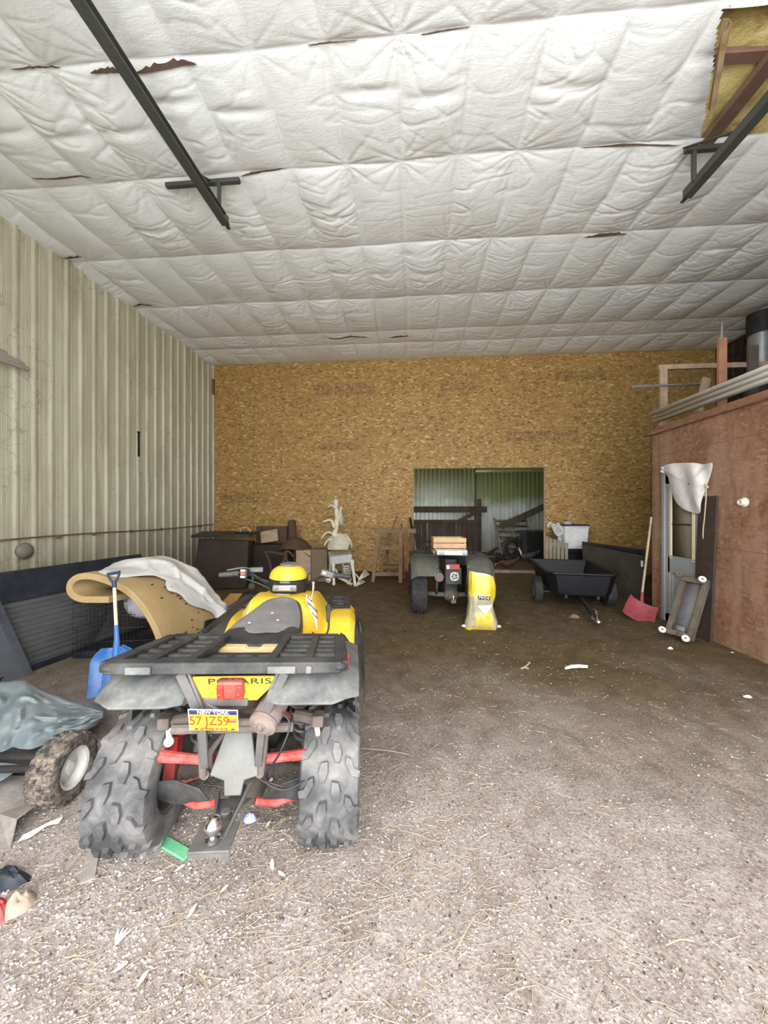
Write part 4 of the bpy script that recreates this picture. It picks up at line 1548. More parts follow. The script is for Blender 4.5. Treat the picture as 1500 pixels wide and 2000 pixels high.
# ---- folded tan foam mattress lying over the crate
fp = spline([U(x, y, d=3.55) for x, y in ((212, 1165), (185, 1165), (158, 1164), (142, 1155), (142, 1142), (156, 1133), (180, 1133), (212, 1143), (245, 1161), (270, 1186), (290, 1217), (304, 1250), (312, 1290), (316, 1330))], 5)
E1 = U(430, 1195, d=4.75) - U(302, 1245, d=3.55)
NV = 14
FP = np.array([[tuple(p + E1 * (j / (NV - 1)) + Vector((0, 0, .02 * math.sin(j * .9) * (i / len(fp))))) for j in range(NV)] for i, p in enumerate(fp)])
b = MB()
b.grid(FP[:, ::-1], .062)
foam = tag(b.obj('foam_mattress', 'foam', bevel=.004, angle=50), 'thick tan foam mattress curled at its end, lying over the wire crate', 'foam mattress')
FOAM_TOP = np.cross(FP[46, 5] - FP[45, 5], FP[45, 4] - FP[45, 5])[2] > 0
# crumbs of black dirt stuck on it
b = MB()
du_f = np.gradient(FP, axis=0)
for k in range(46):
    i = int(RNG.integers(40, 58))
    j = int(RNG.integers(5, 13)) if RNG.random() < .8 else int(RNG.integers(1, 13))
    if k < 6:
        i = int(RNG.integers(30, 50))
    p = FP[i, j] + (FP[i, min(j + 1, NV - 1)] - FP[i, j]) * RNG.random()
    n_ = np.cross(FP[min(i + 1, len(fp) - 1), j] - FP[i, j], FP[i, min(j + 1, NV - 1)] - FP[i, j])
    n_ /= np.linalg.norm(n_) + 1e-9
    if n_[2] < 0:
        n_ = -n_
    b.ball(p + n_ * (.004 if FOAM_TOP else .066), (.008 + .014 * RNG.random(), .008 + .012 * RNG.random(), .006), 7, 5)
o = b.obj('dirt_crumbs', 'black_board', foam)
o['kind'] = 'stuff'

# ---- white plastic sheet thrown over the foam
nu_, nv_ = 70, 44
SP = np.zeros((nu_, nv_, 3))
fpa = np.array([tuple(p) for p in fp])
E1a = np.array(E1)
for a in range(nu_):
    ua = a / (nu_ - 1)
    t_ = 25 + ua * 33
    i0 = int(t_)
    base = fpa[i0] * (1 - (t_ - i0)) + fpa[min(i0 + 1, len(fpa) - 1)] * (t_ - i0)
    tg = fpa[min(i0 + 1, len(fpa) - 1)] - fpa[max(i0 - 1, 0)]
    nr = np.cross(tg, E1a)
    nr /= np.linalg.norm(nr)
    if nr[2] < 0:
        nr = -nr
    vf = np.interp(ua, [0, .12, .22, .30, .38, .46, .56, .68, .80, 1.0], [.10, .02, .06, .02, .34, .46, .30, .42, .62, .80]) + .05 * math.sin(ua * 23)
    for c_ in range(nv_):
        vb = c_ / (nv_ - 1)
        v = vf + (1.08 - vf) * vb
        h = .05 + .07 * max(0, float(fbm(ua * 2.2, v * 2.2, 2, 1)) + .25) * min(1, vb * 5)
        f1 = float(fbm(ua * 3.0 + v * 2.2, v * 2.6 - ua * 1.5, 6, 1))
        f2 = float(fbm(ua * 5.0 - v * 3, v * 4 + ua * 2, 12, 1))
        h += .055 * (1 - min(1, abs(f1) / .22)) * min(1, vb * 4) + .022 * (1 - min(1, abs(f2) / .16)) * min(1, vb * 4)
        h += .05 * math.sin(min(1, ua * 3) * PI / 2) * math.sin(PI * min(1, max(0, v)))
        h = max(h, .03)
        SP[a, c_] = base + E1a * v + nr * h
        if v > .98:
            SP[a, c_, 2] -= (v - .98) * 1.6
b = MB()
b.grid(SP[:, ::-1], .003)
tag(b.obj('plastic_sheet', 'plastic_sheet', angle=60), 'crumpled white plastic sheet thrown over the tan foam mattress', 'plastic sheet')

# ---- blue snow shovel
sb = U(222, 1330, d=3.08)
gz = floor_z(sb.x, sb.y)
shv = thing('snow_shovel', 'blue plastic snow shovel with a wooden shaft and D handle, leaning on the crate', 'shovel')
tip = U(220, 1362, d=3.06)
neck = U(229, 1262, d=3.20)
top = U(223, 1140, d=3.38)
axis = (neck - tip).normalized()
side = (Vector((math.cos(YAW), math.sin(YAW), 0)) - axis * axis.x).normalized()
nrm = side.cross(axis).normalized()
if nrm.y > 0:
    nrm = -nrm
rows = []
bl_ = (neck - tip).length * .98
for i in range(15):
    u = -1 + 2 * i / 14
    row = []
    for j in range(12):
        v = j / 11
        wd = .195 * (1 - .05 * v) * (1 if v < .7 else math.sqrt(max(.10, 1 - ((v - .7) / .34) ** 2)))
        rib = .006 * math.cos(u * PI * 5) * (1 if .15 < v < .95 else .3)
        dish = .055 * (abs(u) ** 2.2) + .035 * v ** 3
        row.append(tip + side * u * wd + axis * bl_ * v + nrm * (dish + rib - .02))
    rows.append(row)
b = MB()
b.grid(np.array(rows), .006)
b.obj('blade', 'blue_plastic', shv)
b = MB().tube([neck - axis * .10, neck + (top - neck) * .12, neck + (top - neck) * .32], [.034, .021, .018], 14)
b.obj('socket', 'blue_plastic', shv)
b = MB().tube([neck + (top - neck) * .28, top], .0145, 14)
b.obj('shaft', 'ash_wood', shv)
b = MB()
ax2 = (top - neck).normalized()
b.tube([top - ax2 * .04, top + ax2 * .015], [.017, .02], 12)
for s_ in (-1, 1):
    b.tube(spline([top + ax2 * .01, top + ax2 * .03 + side * s_ * .022, top + ax2 * .075 + side * s_ * .046, top + ax2 * .10 + side * s_ * .048], 5), .010, 10)
b.tube([top + ax2 * .10 - side * .055, top + ax2 * .10 + side * .055], .014, 12)
b.obj('handle', 'navy_plastic', shv)

# ---- low machine under a tarp
wc = U(124, 1512, d=1.98)
mach = thing('wheeled_machine', 'low wheeled machine hidden by the tarp, a white-rimmed wheel showing', 'machine', (wc.x, wc.y, 0), .12)
w_ = wheel(mach, (0, 0, .17), .17, .135, .09, 22, .006, 1, rim_mat='rim_white', tire_mat='tread_gravel', pattern='turf')
b = MB()
b.cyl((.02, 0, .17), (-.95, 0, .17), .018)
b.obj('axle', 'black_metal', mach)
b = MB()
b.loft([[(x, y, z) for x, z in ((-.95, .08), (-.16, .08), (-.18, .13), (-.25, .17), (-.85, .19), (-.95, .15))] for y in (.10, .40)])
b.obj('deck', 'black_metal', mach, bevel=.02)
w2 = wheel(mach, (-.98, 0, .17), .17, .135, .09, 22, .006, -1, rim_mat='rim_white', tire_mat='rubber_dark', pattern='turf')

ns, nt = 60, 40
TP = np.zeros((ns, nt, 3))
for a in range(ns):
    s_ = a / (ns - 1)
    px = -330 + 532 * s_
    yt = np.interp(px, [-330, -120, 0, 50, 85, 140, 178, 202], [1372, 1340, 1331, 1327, 1349, 1369, 1374, 1388])
    dt = np.interp(px, [-330, 0, 100, 202], [2.50, 2.62, 2.60, 2.50])
    yb = np.interp(px, [-330, -120, 0, 30, 60, 130, 190, 202], [1640, 1580, 1528, 1508, 1478, 1446, 1416, 1404])
    db = np.interp(px, [-330, 0, 60, 130, 202], [1.78, 1.97, 2.10, 2.24, 2.42])
    for c_ in range(nt):
        tt = -0.35 + 1.35 * c_ / (nt - 1)
        if tt < 0:
            p = U(px, yt, d=dt + (-tt) * .9)
            p0 = U(px, yt, d=dt)
            zz = p0.z + (tt / .35) * (p0.z - .06)
            TP[a, c_] = (p.x, p.y, max(.05, zz))
        else:
            y = yt + (yb - yt) * tt
            d_ = dt + (db - dt) * tt - .07 * math.sin(PI * tt)
            f = float(fbm(px / 70.0 + tt * 1.6, tt * 3.2 - px / 160.0, 4, 3))
            f2 = float(fbm(px / 38.0 - tt * 2.2, tt * 4.0 + px / 90.0, 14, 2))
            fold = (1 - min(1, abs(f) / .09)) ** 1.2 + .55 * (1 - min(1, abs(f2) / .08)) ** 1.2
            p = U(px, y, d=d_ - .09 * fold * math.sin(PI * min(1, tt * 1.15 + .05)) - .05 * float(fbm(px / 45.0, tt * 2.4, 8, 2)))
            TP[a, c_] = p
            TP[a, c_, 2] = max(TP[a, c_, 2], .03)
b = MB()
b.grid(TP, .004)
tag(b.obj('tarp', 'tarp', sub=1, angle=80), 'grey-blue tarp draped in folds over the low wheeled machine', 'tarp')

# dusty sheet on the gravel with its corner turned up
poly = [(-160, 1560), (-20, 1520), (58, 1512), (66, 1545), (64, 1575), (80, 1580), (62, 1602), (34, 1630), (20, 1652), (-40, 1668), (-160, 1700)]
ctr = U(0, 1590, z=.02)
lo = [U(x, y, z=.02) for x, y in poly]
for k in (5, 6, 7):
    lo[k] = lo[k] + Vector((0, 0, .055))
b = MB()
rows = [[ctr + (p - ctr) * r_ + Vector((0, 0, .02 * r_ * math.sin(i * 2.1))) for i, p in enumerate(lo + [lo[0]])] for r_ in (.02, .4, .75, 1.0)]
b.grid(np.array(rows), .006)
tag(b.obj('dusty_sheet', 'dusty_sheet'), 'dusty grey sheet with a turned-up corner lying on the gravel by the tarp', 'sheet')
b = MB()
st_ = spline([U(x, y, z=.02) for x, y in ((40, 1640), (65, 1628), (92, 1614), (118, 1604))], 4)
b.grid(np.array([[p + Vector((0, -.012 - .01 * math.sin(i * .5), .004 * math.sin(i))) , p + Vector((0, .012, .012))] for i, p in enumerate(st_)]), .003)
tag(b.obj('plastic_scrap', 'white_paint'), 'white plastic strip lying on gravel in front of the dusty sheet', 'scrap')

# crumpled things at the lower left edge
g0 = U(28, 1775, z=.0)
def lump(name, c, sx_, sy_, h_, mat, label, cat, seed):
    P = [[(c.x + sx_ * r_ * math.cos(a) * (1 + .25 * float(fbm(math.cos(a) * 2 + 5, math.sin(a) * 2 + 5, seed))), c.y + sy_ * r_ * math.sin(a), .004 + h_ * (1 - r_ ** 2.2) * (1 + .9 * float(fbm(r_ * math.cos(a) * 2.6 + 9, r_ * math.sin(a) * 2.6, seed, 3)))) for a in np.linspace(0, 2 * PI, 29)] for r_ in np.linspace(.02, 1, 10)]
    bb = MB()
    bb.grid(np.array(P), .004)
    return tag(bb.obj(name, mat), label, cat)


lump('paper_bag', U(34, 1772, z=0), .065, .055, .05, worn('tan_paper', (0.30, 0.22, 0.17), amount=0.5, rough=0.85), 'crumpled tan bag on the gravel at the lower left, beside a red scrap', 'bag', 3)
lump('plastic_scrap', U(-8, 1795, z=0), .05, .05, .06, 'red_paint', 'red crumpled scrap at the lower left edge beside the tan bag', 'scrap', 5)
lump('rag', U(14, 1724, z=0), .095, .045, .05, 'black_board', 'dark crumpled rag on the gravel behind the tan bag', 'rag', 8)

# ---- on the left wall
q = U(45, 1076, X=XL + .03)
b = MB().lathe([(.001, 0), (.105, 0), (.11, .02), (.095, .05), (.06, .075), (.03, .085), (.001, .088)], q, (1, 0, 0), 22)
for k in range(3):
    b.lathe([(.10 - k * .028, .030 + k * .02), (.105 - k * .028, .036 + k * .02), (.10 - k * .028, .042 + k * .02)], q, (1, 0, 0), 22)
tag(b.obj('wall_vent', worn('mossy_grey', (0.15, 0.15, 0.11), amount=0.4)), 'round dull wall vent low on the left steel wall', 'vent')
b = MB()
pts = [(XL + .045, y, 1.165 - .012 * math.sin((y - 2) * 1.5)) for y in np.linspace(2.0, 9.2, 40)]
b.tube(pts, .012, 6)
for y in (3.9, 5.0, 5.6, 6.4, 7.2, 8.3, 8.6):
    b.ball((XL + .05, y, 1.16), (.02, .05, .025), 8, 6)
tag(b.obj('conduit', 'rust_brown'), 'dusty dark conduit running along the left steel wall', 'conduit')
q = U(271, 868, X=XL + .035)
b = MB().box(q, (.012, .05, .46))
b.box(q + Vector((0, 0, .23)), (.02, .07, .03))
tag(b.obj('metal_strap', 'black_metal', bevel=.003), 'dark metal strap hanging upright on the left steel wall', 'strap')
q = U(53, 713, X=XL + .16)
tr_ = thing('trim_bundle', 'bundle of cream metal trim strips sticking out along the left wall', 'trim')
for i, (dx, dz) in enumerate(((0, -1), (0, 0), (0, 1), (-.05, .2))):
    b = MB()
    e = q.y - .12 * (i % 3)
    b.prism([(-.012, -.028), (.012, -.028), (.012, -.020), (.022, -.012), (.022, .012), (.012, .02), (.012, .028), (-.012, .028)], (q.x + dx - .3 * dz * .058, (e + .6) / 2, q.z + .95 * dz * .058), (.95, 0, .3), (-.3, 0, .95), e - .6)
    b.obj('strip', 'strip_white', tr_)
for y in (1.2, 2.6):
    b = MB().beam((XL, y, q.z - .08), (XL + .30, y, q.z - .08), .05, .04)
    b.beam((XL + .02, y, q.z - .32), (XL + .26, y, q.z - .09), .04, .04)
    tag(b.obj('bracket', 'raw_wood', bevel=.003), 'wooden bracket under the cream trim on the left wall', 'bracket', 'brackets under the left trim bundle')
q = Vector((XL + .03, 9.22, 4.75))
b = MB().box(q, (.05, .06, .40))
tag(b.obj('corner_clip', 'rust_brown', bevel=.004), 'short dark bracket high in the back left corner', 'bracket')
# ================================================================ right side of the barn
M['door_grey'] = worn('blue_grey_door_paint', (0.27, 0.29, 0.29), dirt=(0.30, 0.25, 0.20), amount=0.5, rough=0.5)
M['cream'] = worn('cream_glazing_bead', (0.72, 0.64, 0.42), amount=0.2, rough=0.5)
M['cart_black'] = worn('black_poly_tub', (0.004, 0.0045, 0.006), dirt=(0.016, 0.015, 0.0145), amount=0.45, rough=0.5)
M['red_scoop'] = worn('faded_red_plastic', (0.26, 0.03, 0.04), dirt=(0.25, 0.17, 0.14), amount=0.45, rough=0.6)
M['old_wood'] = wood('old_shaft_wood', (0.30, 0.23, 0.16), (0.45, 0.36, 0.27), (6, 6, 1))
M['dark_board'] = worn('dark_stained_board', (0.045, 0.028, 0.021), dirt=(0.085, 0.062, 0.047), amount=0.5, rough=0.6)
M['dark_panel'] = worn('dark_hardboard', (0.045, 0.036, 0.028), dirt=(0.10, 0.082, 0.06), amount=0.5, rough=0.7, scale=2.5)
M['caster'] = worn('white_caster', (0.68, 0.66, 0.60), amount=0.3, rough=0.4)
M['dolly_wood'] = wood('grey_dolly_wood', (0.075, 0.06, 0.043), (0.15, 0.122, 0.09), (4, 4, 1))
M['cloth_white'] = worn('white_woven_sack', (0.62, 0.585, 0.57), dirt=(0.42, 0.33, 0.31), amount=0.4, rough=0.75, scale=12)
M['cord'] = worn('pale_cord', (0.45, 0.36, 0.27), amount=0.3)
M['ceramic'] = worn('ceramic', (0.66, 0.60, 0.50), amount=0.2, rough=0.3)
M['galv'] = worn('galvanised_pipe', (0.42, 0.43, 0.44), dirt=(0.25, 0.25, 0.25), amount=0.4, rough=0.35, metal=0.7)
M['green_grey_wood'] = wood('mossy_lumber', (0.16, 0.14, 0.09), (0.30, 0.26, 0.18), (3, 3, 0.7))


def glass():
    t = NT('door_glass_dim')
    t.b.inputs['Transmission Weight'].default_value = 0.9
    t.b.inputs['IOR'].default_value = 1.45
    return t.out((0.55, 0.52, 0.44), 0.12)


M['glass'] = glass()

# ---- door in the partition
dc = (DY0 + DY1) / 2
dw = DY1 - DY0
dr = bpy.data.objects.new('door_1', None)
C.objects.link(dr)
dr.location = (XP - .004, DY0, 0)
dr['kind'] = 'structure'
b = MB()
for y in (.045, dw - .045):
    b.box((.02, y, DH / 2), (.04, .09, DH))
b.box((.02, dw / 2, .06), (.04, dw, .12))
b.box((.02, dw / 2, .80), (.04, dw - .1, .22))
b.box((.02, dw / 2, DH - .06), (.04, dw, .12))
b.box((.025, dw / 2, .41), (.02, dw - .1, .6))
for y in (.14, dw - .14):
    b.box((.006, y, .42), (.014, .02, .50))
for z in (.17, .67):
    b.box((.006, dw / 2, z), (.014, dw - .28, .02))
b.obj('door_leaf', 'door_grey', dr, bevel=.004)
for y in (.115, dw - .115):
    MB().box((-.002, y, 1.40), (.012, .045, 1.02)).obj('glazing_bead', 'cream', dr, bevel=.003)
b = MB().box((.0, dw / 2, 1.36), (.012, dw - .22, .016))
b.obj('muntin', 'black_metal', dr)
b = MB().box((.02, dw / 2, 1.40), (.006, dw - .16, 1.04))
b.obj('pane', worn('papered_glass', (0.19, 0.155, 0.10), amount=0.2, rough=0.25), dr)
b = MB().box((-.002, dw / 2, .915), (.014, dw - .18, .02))
b.obj('sill_bead', 'door_grey', dr, bevel=.002)
b = MB()
for y in (-.035, dw + .03):
    b.box((.012, y, DH / 2 + .02), (.05, .06, DH + .06))
b.obj('door_frame', 'door_grey', dr, bevel=.004)

# ---- dark board leaning by the door
y0_, y1_ = U(1405, 1100, X=XP).y, U(1369, 1100, X=XP).y
b = MB()
zt_ = U(1385, 969, X=XP - .03).z
b.hexa([(XP - .10, y0_, 0), (XP - .10, y1_, 0), (XP - .075, y1_, 0), (XP - .075, y0_, 0), (XP - .028, y0_, zt_), (XP - .028, y1_, zt_), (XP - .004, y1_, zt_), (XP - .004, y0_, zt_)])
tag(b.obj('plank', 'dark_board', bevel=.003), 'tall dark stained plank leaning beside the blue-grey door', 'plank')

# ---- white sack hanging over the door top
out = [(1290, 914), (1300, 908), (1314, 905), (1336, 904), (1358, 904), (1376, 907), (1392, 904), (1389, 925), (1381, 948), (1374, 966), (1369, 985), (1367, 1003), (1352, 1001), (1334, 994), (1321, 982), (1314, 966), (1309, 948), (1303, 928)]
cpx, cpy = 1345, 945
pts = spline([Vector((x, y, 0)) for x, y in out + [out[0]]], 4)
P = []
for k, r_ in enumerate(np.linspace(.03, 1, 16)):
    row = []
    for i, p in enumerate(pts):
        x, y = cpx + (p.x - cpx) * r_, cpy + (p.y - cpy) * r_
        s_ = (x - 1290) * .055 - (y - 905) * .018
        fold = .020 * math.sin(s_ * 2.6 + .4 * math.sin(y * .06)) + .03 * float(fbm(x / 22, y / 30, 2, 3))
        bul = .055 * (1 - r_ ** 2) + .030
        row.append(U(x, y, X=XP - .02 - max(.006, bul + fold * (1 - .4 * r_))))
    P.append(row)
b = MB()
b.grid(np.array(P), .004)
sack = tag(b.obj('feed_sack', 'cloth_white', sub=1, angle=70), 'empty white woven sack hung over the top of the blue-grey door', 'sack')
b = MB()
kq = U(1296, 918, X=XP - .05)
for i in range(5):
    b.ball(kq + Vector((-.008 * (i % 2), .02 * math.sin(i * 2), -.03 + .016 * i)), (.02, .022, .018), 8, 6)
b.obj('knot', 'cloth_white', sack)
cp = spline([U(x, y, X=XP - .115 + .02 * k) for k, (x, y) in enumerate(((1379, 950), (1379, 972), (1376, 1010), (1373, 1040), (1374, 1065), (1368, 1098), (1364, 1138)))], 6)
b = MB().tube(cp, .007, 6)
for i in range(4):
    b.ball(cp[0] + Vector((0, .02 * math.sin(i * 2.2), -.014 * i + .02)), .016, 7, 5)
tag(b.obj('cord', 'cord'), 'thin pale cord dangling from the white sack in front of the dark plank', 'cord')
q = U(1455, 981, X=XP)
b = MB().lathe([(.001, 0), (.050, 0), (.052, .012), (.036, .020), (.030, .045), (.034, .050), (.030, .055), (.020, .054), (.018, .03), (.001, .03)], q, (-1, 0, 0), 20)
tag(b.obj('lamp_holder', 'ceramic'), 'cream ceramic lamp holder screwed to the red partition', 'lamp holder')

# ---- furniture dolly leaning at the door
A_ = U(1303, 1238, z=.05)
B_ = U(1349, 1252, z=.05)
C_ = U(1398, 1142, X=XP - .13)
dX = (B_ - A_)
wd = dX.length
dX.normalize()
mid_b = (A_ + B_) / 2
up_ = (U(1366, 1131, X=XP - .12) - mid_b)
up_ = (up_ - dX * up_.dot(dX))
hd = up_.length
up_.normalize()
nn_ = dX.cross(up_).normalized()
if nn_.x > 0:
    nn_ = -nn_
dol = thing('furniture_dolly', 'wooden furniture dolly with white casters leaning against the blue-grey door', 'dolly')


def dp(u, v, n_=0.0):
    return A_ + dX * wd * u + up_ * hd * v + nn_ * n_


for u in (.04, .96):
    MB().beam(dp(u, 0), dp(u, 1), .05, .07, up=nn_).obj('side_rail', 'dolly_wood', dol, bevel=.004)
for v in (.05, .95):
    MB().beam(dp(-.04, v, .035), dp(1.04, v, .035), .06, .035, up=nn_).obj('cross_rail', 'dolly_wood', dol, bevel=.004)
b = MB()
b.beam(dp(.12, .12, -.01), dp(.12, .12, -.01) + up_ * .02, .02, .02)
b.prism([(-.14, -.30), (.14, -.30), (.14, .30), (-.14, .30)], dp(.5, .52, -.02), dX, up_, .012)
b.prism([(-.06, -.03), (.06, -.03), (.06, .03), (-.06, .03)], dp(.45, .14, .01), dX, up_, .03)
b.obj('deck_panel', worn('dull_grey_panel', (0.12, 0.12, 0.13), amount=0.4), dol)
for (u, v) in ((-.02, .03), (1.0, .0), (.98, .97), (.0, .99)):
    c0 = dp(u, v, .05)
    b = MB()
    b.lathe([(.012, -.012), (.036, -.014), (.040, -.006), (.040, .006), (.036, .014), (.012, .012)], c0 + nn_ * .045, dX * .5 + up_ * .35 + nn_ * .6, 20, closed=True)
    cs = b.obj('caster', 'caster' if (u, v) != (.0, .99) else 'dolly_wood', dol)
    b = MB().beam(c0 - nn_ * .01, c0 + nn_ * .045, .022, .03)
    b.cyl(c0 - nn_ * .012, c0 - nn_ * .002, .028, n=12)
    b.obj('caster_fork', 'grey_steel', cs)
q = U(1378, 1246, z=.02)
b = MB()
b.lathe([(.045, .0), (.055, .012), (.05, .024), (.04, .02)], q, (.3, -.5, .9), 18, closed=True)
tag(b.obj('tape_roll', 'ceramic'), 'small white ring lying on the dirt at the foot of the dark plank', 'ring')

# ---- red scoop shovel
bt, nk = U(1243, 1212, z=0.01), U(1252, 1178, d=5.32)
hp_ = U(1274, 1010, d=5.46)
hp_.x = min(hp_.x, XP - .02)
shr = thing('red_shovel', 'faded red scoop shovel with a long wooden shaft leaning on the partition corner', 'shovel')
ax_ = (nk - bt).normalized()
sd_ = (Vector((math.cos(YAW), math.sin(YAW), 0)))
sd_ = (sd_ - ax_ * sd_.dot(ax_)).normalized()
nn2 = sd_.cross(ax_).normalized()
if nn2.y > 0:
    nn2 = -nn2
L_ = (nk - bt).length * .92
rows = []
for i in range(13):
    u = -1 + 2 * i / 12
    rows.append([bt + sd_ * u * .205 * (1 - .12 * v) + ax_ * L_ * v + nn2 * (.05 * abs(u) ** 3 + .06 * v ** 4 + .004 * math.cos(u * 14)) for v in np.linspace(0, 1, 9)])
b = MB()
b.grid(np.array(rows), .006)
b.obj('blade', 'red_scoop', shr)
b = MB().tube([nk - ax_ * .03 + nn2 * .03, nk + (hp_ - nk) * .12], [.026, .019], 12)
b.obj('socket', 'red_scoop', shr)
b = MB().tube([nk + (hp_ - nk) * .06, hp_], [.016, .015], 12)
b.obj('shaft', 'old_wood', shr)

# ---- black dump cart
cf = U(1139, 1120, d=5.5)
ch = -math.radians(9.0)
cart = thing('dump_cart', 'black plastic dump cart with its tongue resting on the dirt', 'cart', (cf.x, cf.y, 0), ch)
zr = cf.z
LN, WF = 1.62, .50


def tub_loop(k, z, inset):
    x = WF - inset
    return [(-x * .78, .0 + inset * .5, z), (x * .78, .0 + inset * .5, z), (x, .12 + inset * .4, z), (x, LN - inset, z), (-x, LN - inset, z), (-x, .12 + inset * .4, z)]


b = MB()
b.loft([tub_loop(0, .26, .10), tub_loop(0, .33, .07), tub_loop(0, zr - .03, .012), tub_loop(0, zr - .03, -.028), tub_loop(0, zr, -.028), tub_loop(0, zr + .004, .02), tub_loop(0, .35, .10), tub_loop(0, .32, .14)])
b.obj('tub', 'cart_black', cart, bevel=.012, seg=3)
b = MB()
for s in (-1, 1):
    b.beam((s * .22, .05, .235), (s * .22, 1.5, .235), .04, .05)
b.beam((-.46, .62, .19), (.46, .62, .19), .035, .035)
b.obj('chassis', 'black_metal', cart, bevel=.004)
tq = Matrix.Rotation(-ch, 3, 'Z') @ (U(1166, 1212, z=.10) - Vector((cf.x, cf.y, 0)))
b = MB().beam((0, .3, .23), (0, .0, .20), .05, .05)
b.beam((0, .02, .205), (tq.x, tq.y, tq.z), .05, .05)
b.obj('tongue', 'black_metal', cart, bevel=.004)
dd_ = (Vector((tq.x, tq.y, tq.z)) - Vector((0, .02, .205))).normalized()
b = MB()
t0 = Vector((tq.x, tq.y, tq.z))
b.beam(t0 - dd_ * .12, t0 + dd_ * .05, .075, .05)
b.ball(t0 + dd_ * .06 + Vector((0, 0, .005)), (.045, .045, .04), 12, 8)
b.beam(t0 + Vector((0, 0, .03)), t0 - dd_ * .09 + Vector((.01, 0, .10)), .02, .015)
b.cyl(t0 + Vector((0, 0, .02)), t0 + Vector((0, 0, .09)), .010)
b.obj('coupler', 'chrome', cart, bevel=.004)
for s in (-1, 1):
    wheel(cart, (s * .54, .62, .215), .215, .13, .10, 20, .006, s, rim_mat='grey_steel', tire_mat='rubber_dark', pattern='turf')
b = MB().ball((.02, .035, .50), .012, 8, 6)
b.obj('bolt', 'chrome', cart)

# ---- dark hardboard sheets behind the cart
r0, l0 = U(1256, 1180, z=0), U(1142, 1143, z=0)
r1, l1 = U(1256, 1085, d=5.95), U(1140, 1063, d=7.45)
th_ = (r0 - l0).normalized().cross(Vector((0, 0, 1))) * .018
b = MB().hexa([l0, r0, r0 + th_, l0 + th_, l1, r1, r1 + th_, l1 + th_])
hb_ = tag(b.obj('hardboard_sheet', 'dark_panel', bevel=.003), 'large dark hardboard sheet on edge behind the black cart', 'sheet')
q = U(1254, 1101, d=5.9)
b = MB().box(q, (.03, .02, .10), (0, 0, .4))
b.obj('latch', 'ceramic', hb_, bevel=.002)
sh_ = Vector((.12, .32, 0))
b = MB().hexa([l0 + sh_, r0 + sh_, r0 + sh_ + th_, l0 + sh_ + th_, l1 + sh_ + Vector((0, 0, .03)), r1 + sh_ + Vector((.1, 0, .06)), r1 + sh_ + th_ + Vector((.1, 0, .06)), l1 + sh_ + th_ + Vector((0, 0, .03))])
tag(b.obj('black_sheet', 'black_board', bevel=.003), 'black sheet standing behind the dark hardboard near the partition corner', 'sheet')

# ---- white tote on a black bin, small pallet leaning
tb = U(1118, 1070, d=8.35)
b = MB()
tw = .26
b.loft([[(x * k, y * k, z) for x, y in ((-tw, -.22), (tw, -.22), (tw, .22), (-tw, .22))] for z, k in ((0, .86), (.46, 1.0), (.47, 1.05), (.50, 1.05))])
tote = thing('storage_tote', 'white storage tote with a dark blue lid on top of the black bin', 'tote', tb, .05)
bb = b.obj('body', 'white_paint', tote, bevel=.012)
b = MB().box((0, 0, .515), (tw * 2.16, .48, .035))
b.obj('lid', 'navy_plastic', tote, bevel=.008)
b = MB()
b.prism([(-.12, .05), (.12, .05), (.12, .36), (-.12, .36)], (0, -.222, 0), (1, 0, 0), (0, .06, 1), .012)
b.obj('front_panel', 'white_paint', tote, bevel=.004)
bz = tb.z
b = MB().loft([[(tb.x + .06 + x * k, tb.y + .02 + y * k, z) for x, y in ((-.36, -.28), (.36, -.28), (.36, .28), (-.36, .28))] for z, k in ((0, .88), (bz - .09, .98), (bz - .085, 1.04), (bz - .001, 1.04))])
tag(b.obj('black_bin', 'cart_black', bevel=.012), 'large black bin under the white tote by the back wall', 'bin')
b = MB().lathe([(.001, 0), (.07, 0), (.11, .05), (.115, .055), (.105, .058), (.07, .012), (.001, .012)], tb + Vector((-.09, 0, .534)), (0, 0, 1), 22)
tag(b.obj('bowl', 'caster'), 'pale bowl on the dark blue lid of the white tote', 'bowl')
b = MB()
c_ = tb + Vector((-.40, -.06, .47))
for i in range(4):
    b.tube(spline([c_ + Vector((-.16 + .07 * i, 0, .03 * i)), c_ + Vector((-.10 + .08 * i, -.03, .10 - .06 * i)), c_ + Vector((.0 + .03 * i, 0, -.12 - .02 * i)), c_ + Vector((.08, 0, -.2 + .05 * i))]), .024 + .006 * (i % 2), 8)
rg = b.obj('rag', 'rim_white')
tag(rg, 'white and black rag hanging over the post between the doorway and the white tote', 'rag')
b = MB().beam(tb + Vector((-.40, .0, -tb.z)), tb + Vector((-.40, 0, .40)), .09, .09)
tag(b.obj('short_post', 'dark_panel', bevel=.004), 'short dark post under the white and black rag beside the doorway', 'post')
pal = thing('pallet', 'small weathered pallet stood on edge behind the black cart', 'pallet')
pA, pB = U(1064, 1095, d=7.75), U(1110, 1098, d=7.55)
pA.z = pB.z = 0.0
du_p = (pB - pA)
wp = du_p.length
du_p.normalize()
pn_ = Vector((0, 0, 1)).cross(du_p).normalized()
hts = [.98, .94, .93, .92, .90, .86]
for i in range(6):
    f = (i + .5) / 6
    c0 = pA + du_p * wp * f
    b = MB().beam(c0 + pn_ * 0, c0 + pn_ * .18 + Vector((0, 0, hts[i])), .062, .018, up=-pn_)
    b.obj('board', 'green_grey_wood', pal, bevel=.002)
for v in (.12, .5, .88):
    b = MB().beam(pA + pn_ * (.18 * v + .05) + Vector((0, 0, .93 * v)), pB + pn_ * (.18 * v + .05) + Vector((0, 0, .93 * v)), .07, .08, up=-pn_)
    b.obj('runner', 'green_grey_wood', pal, bevel=.002)

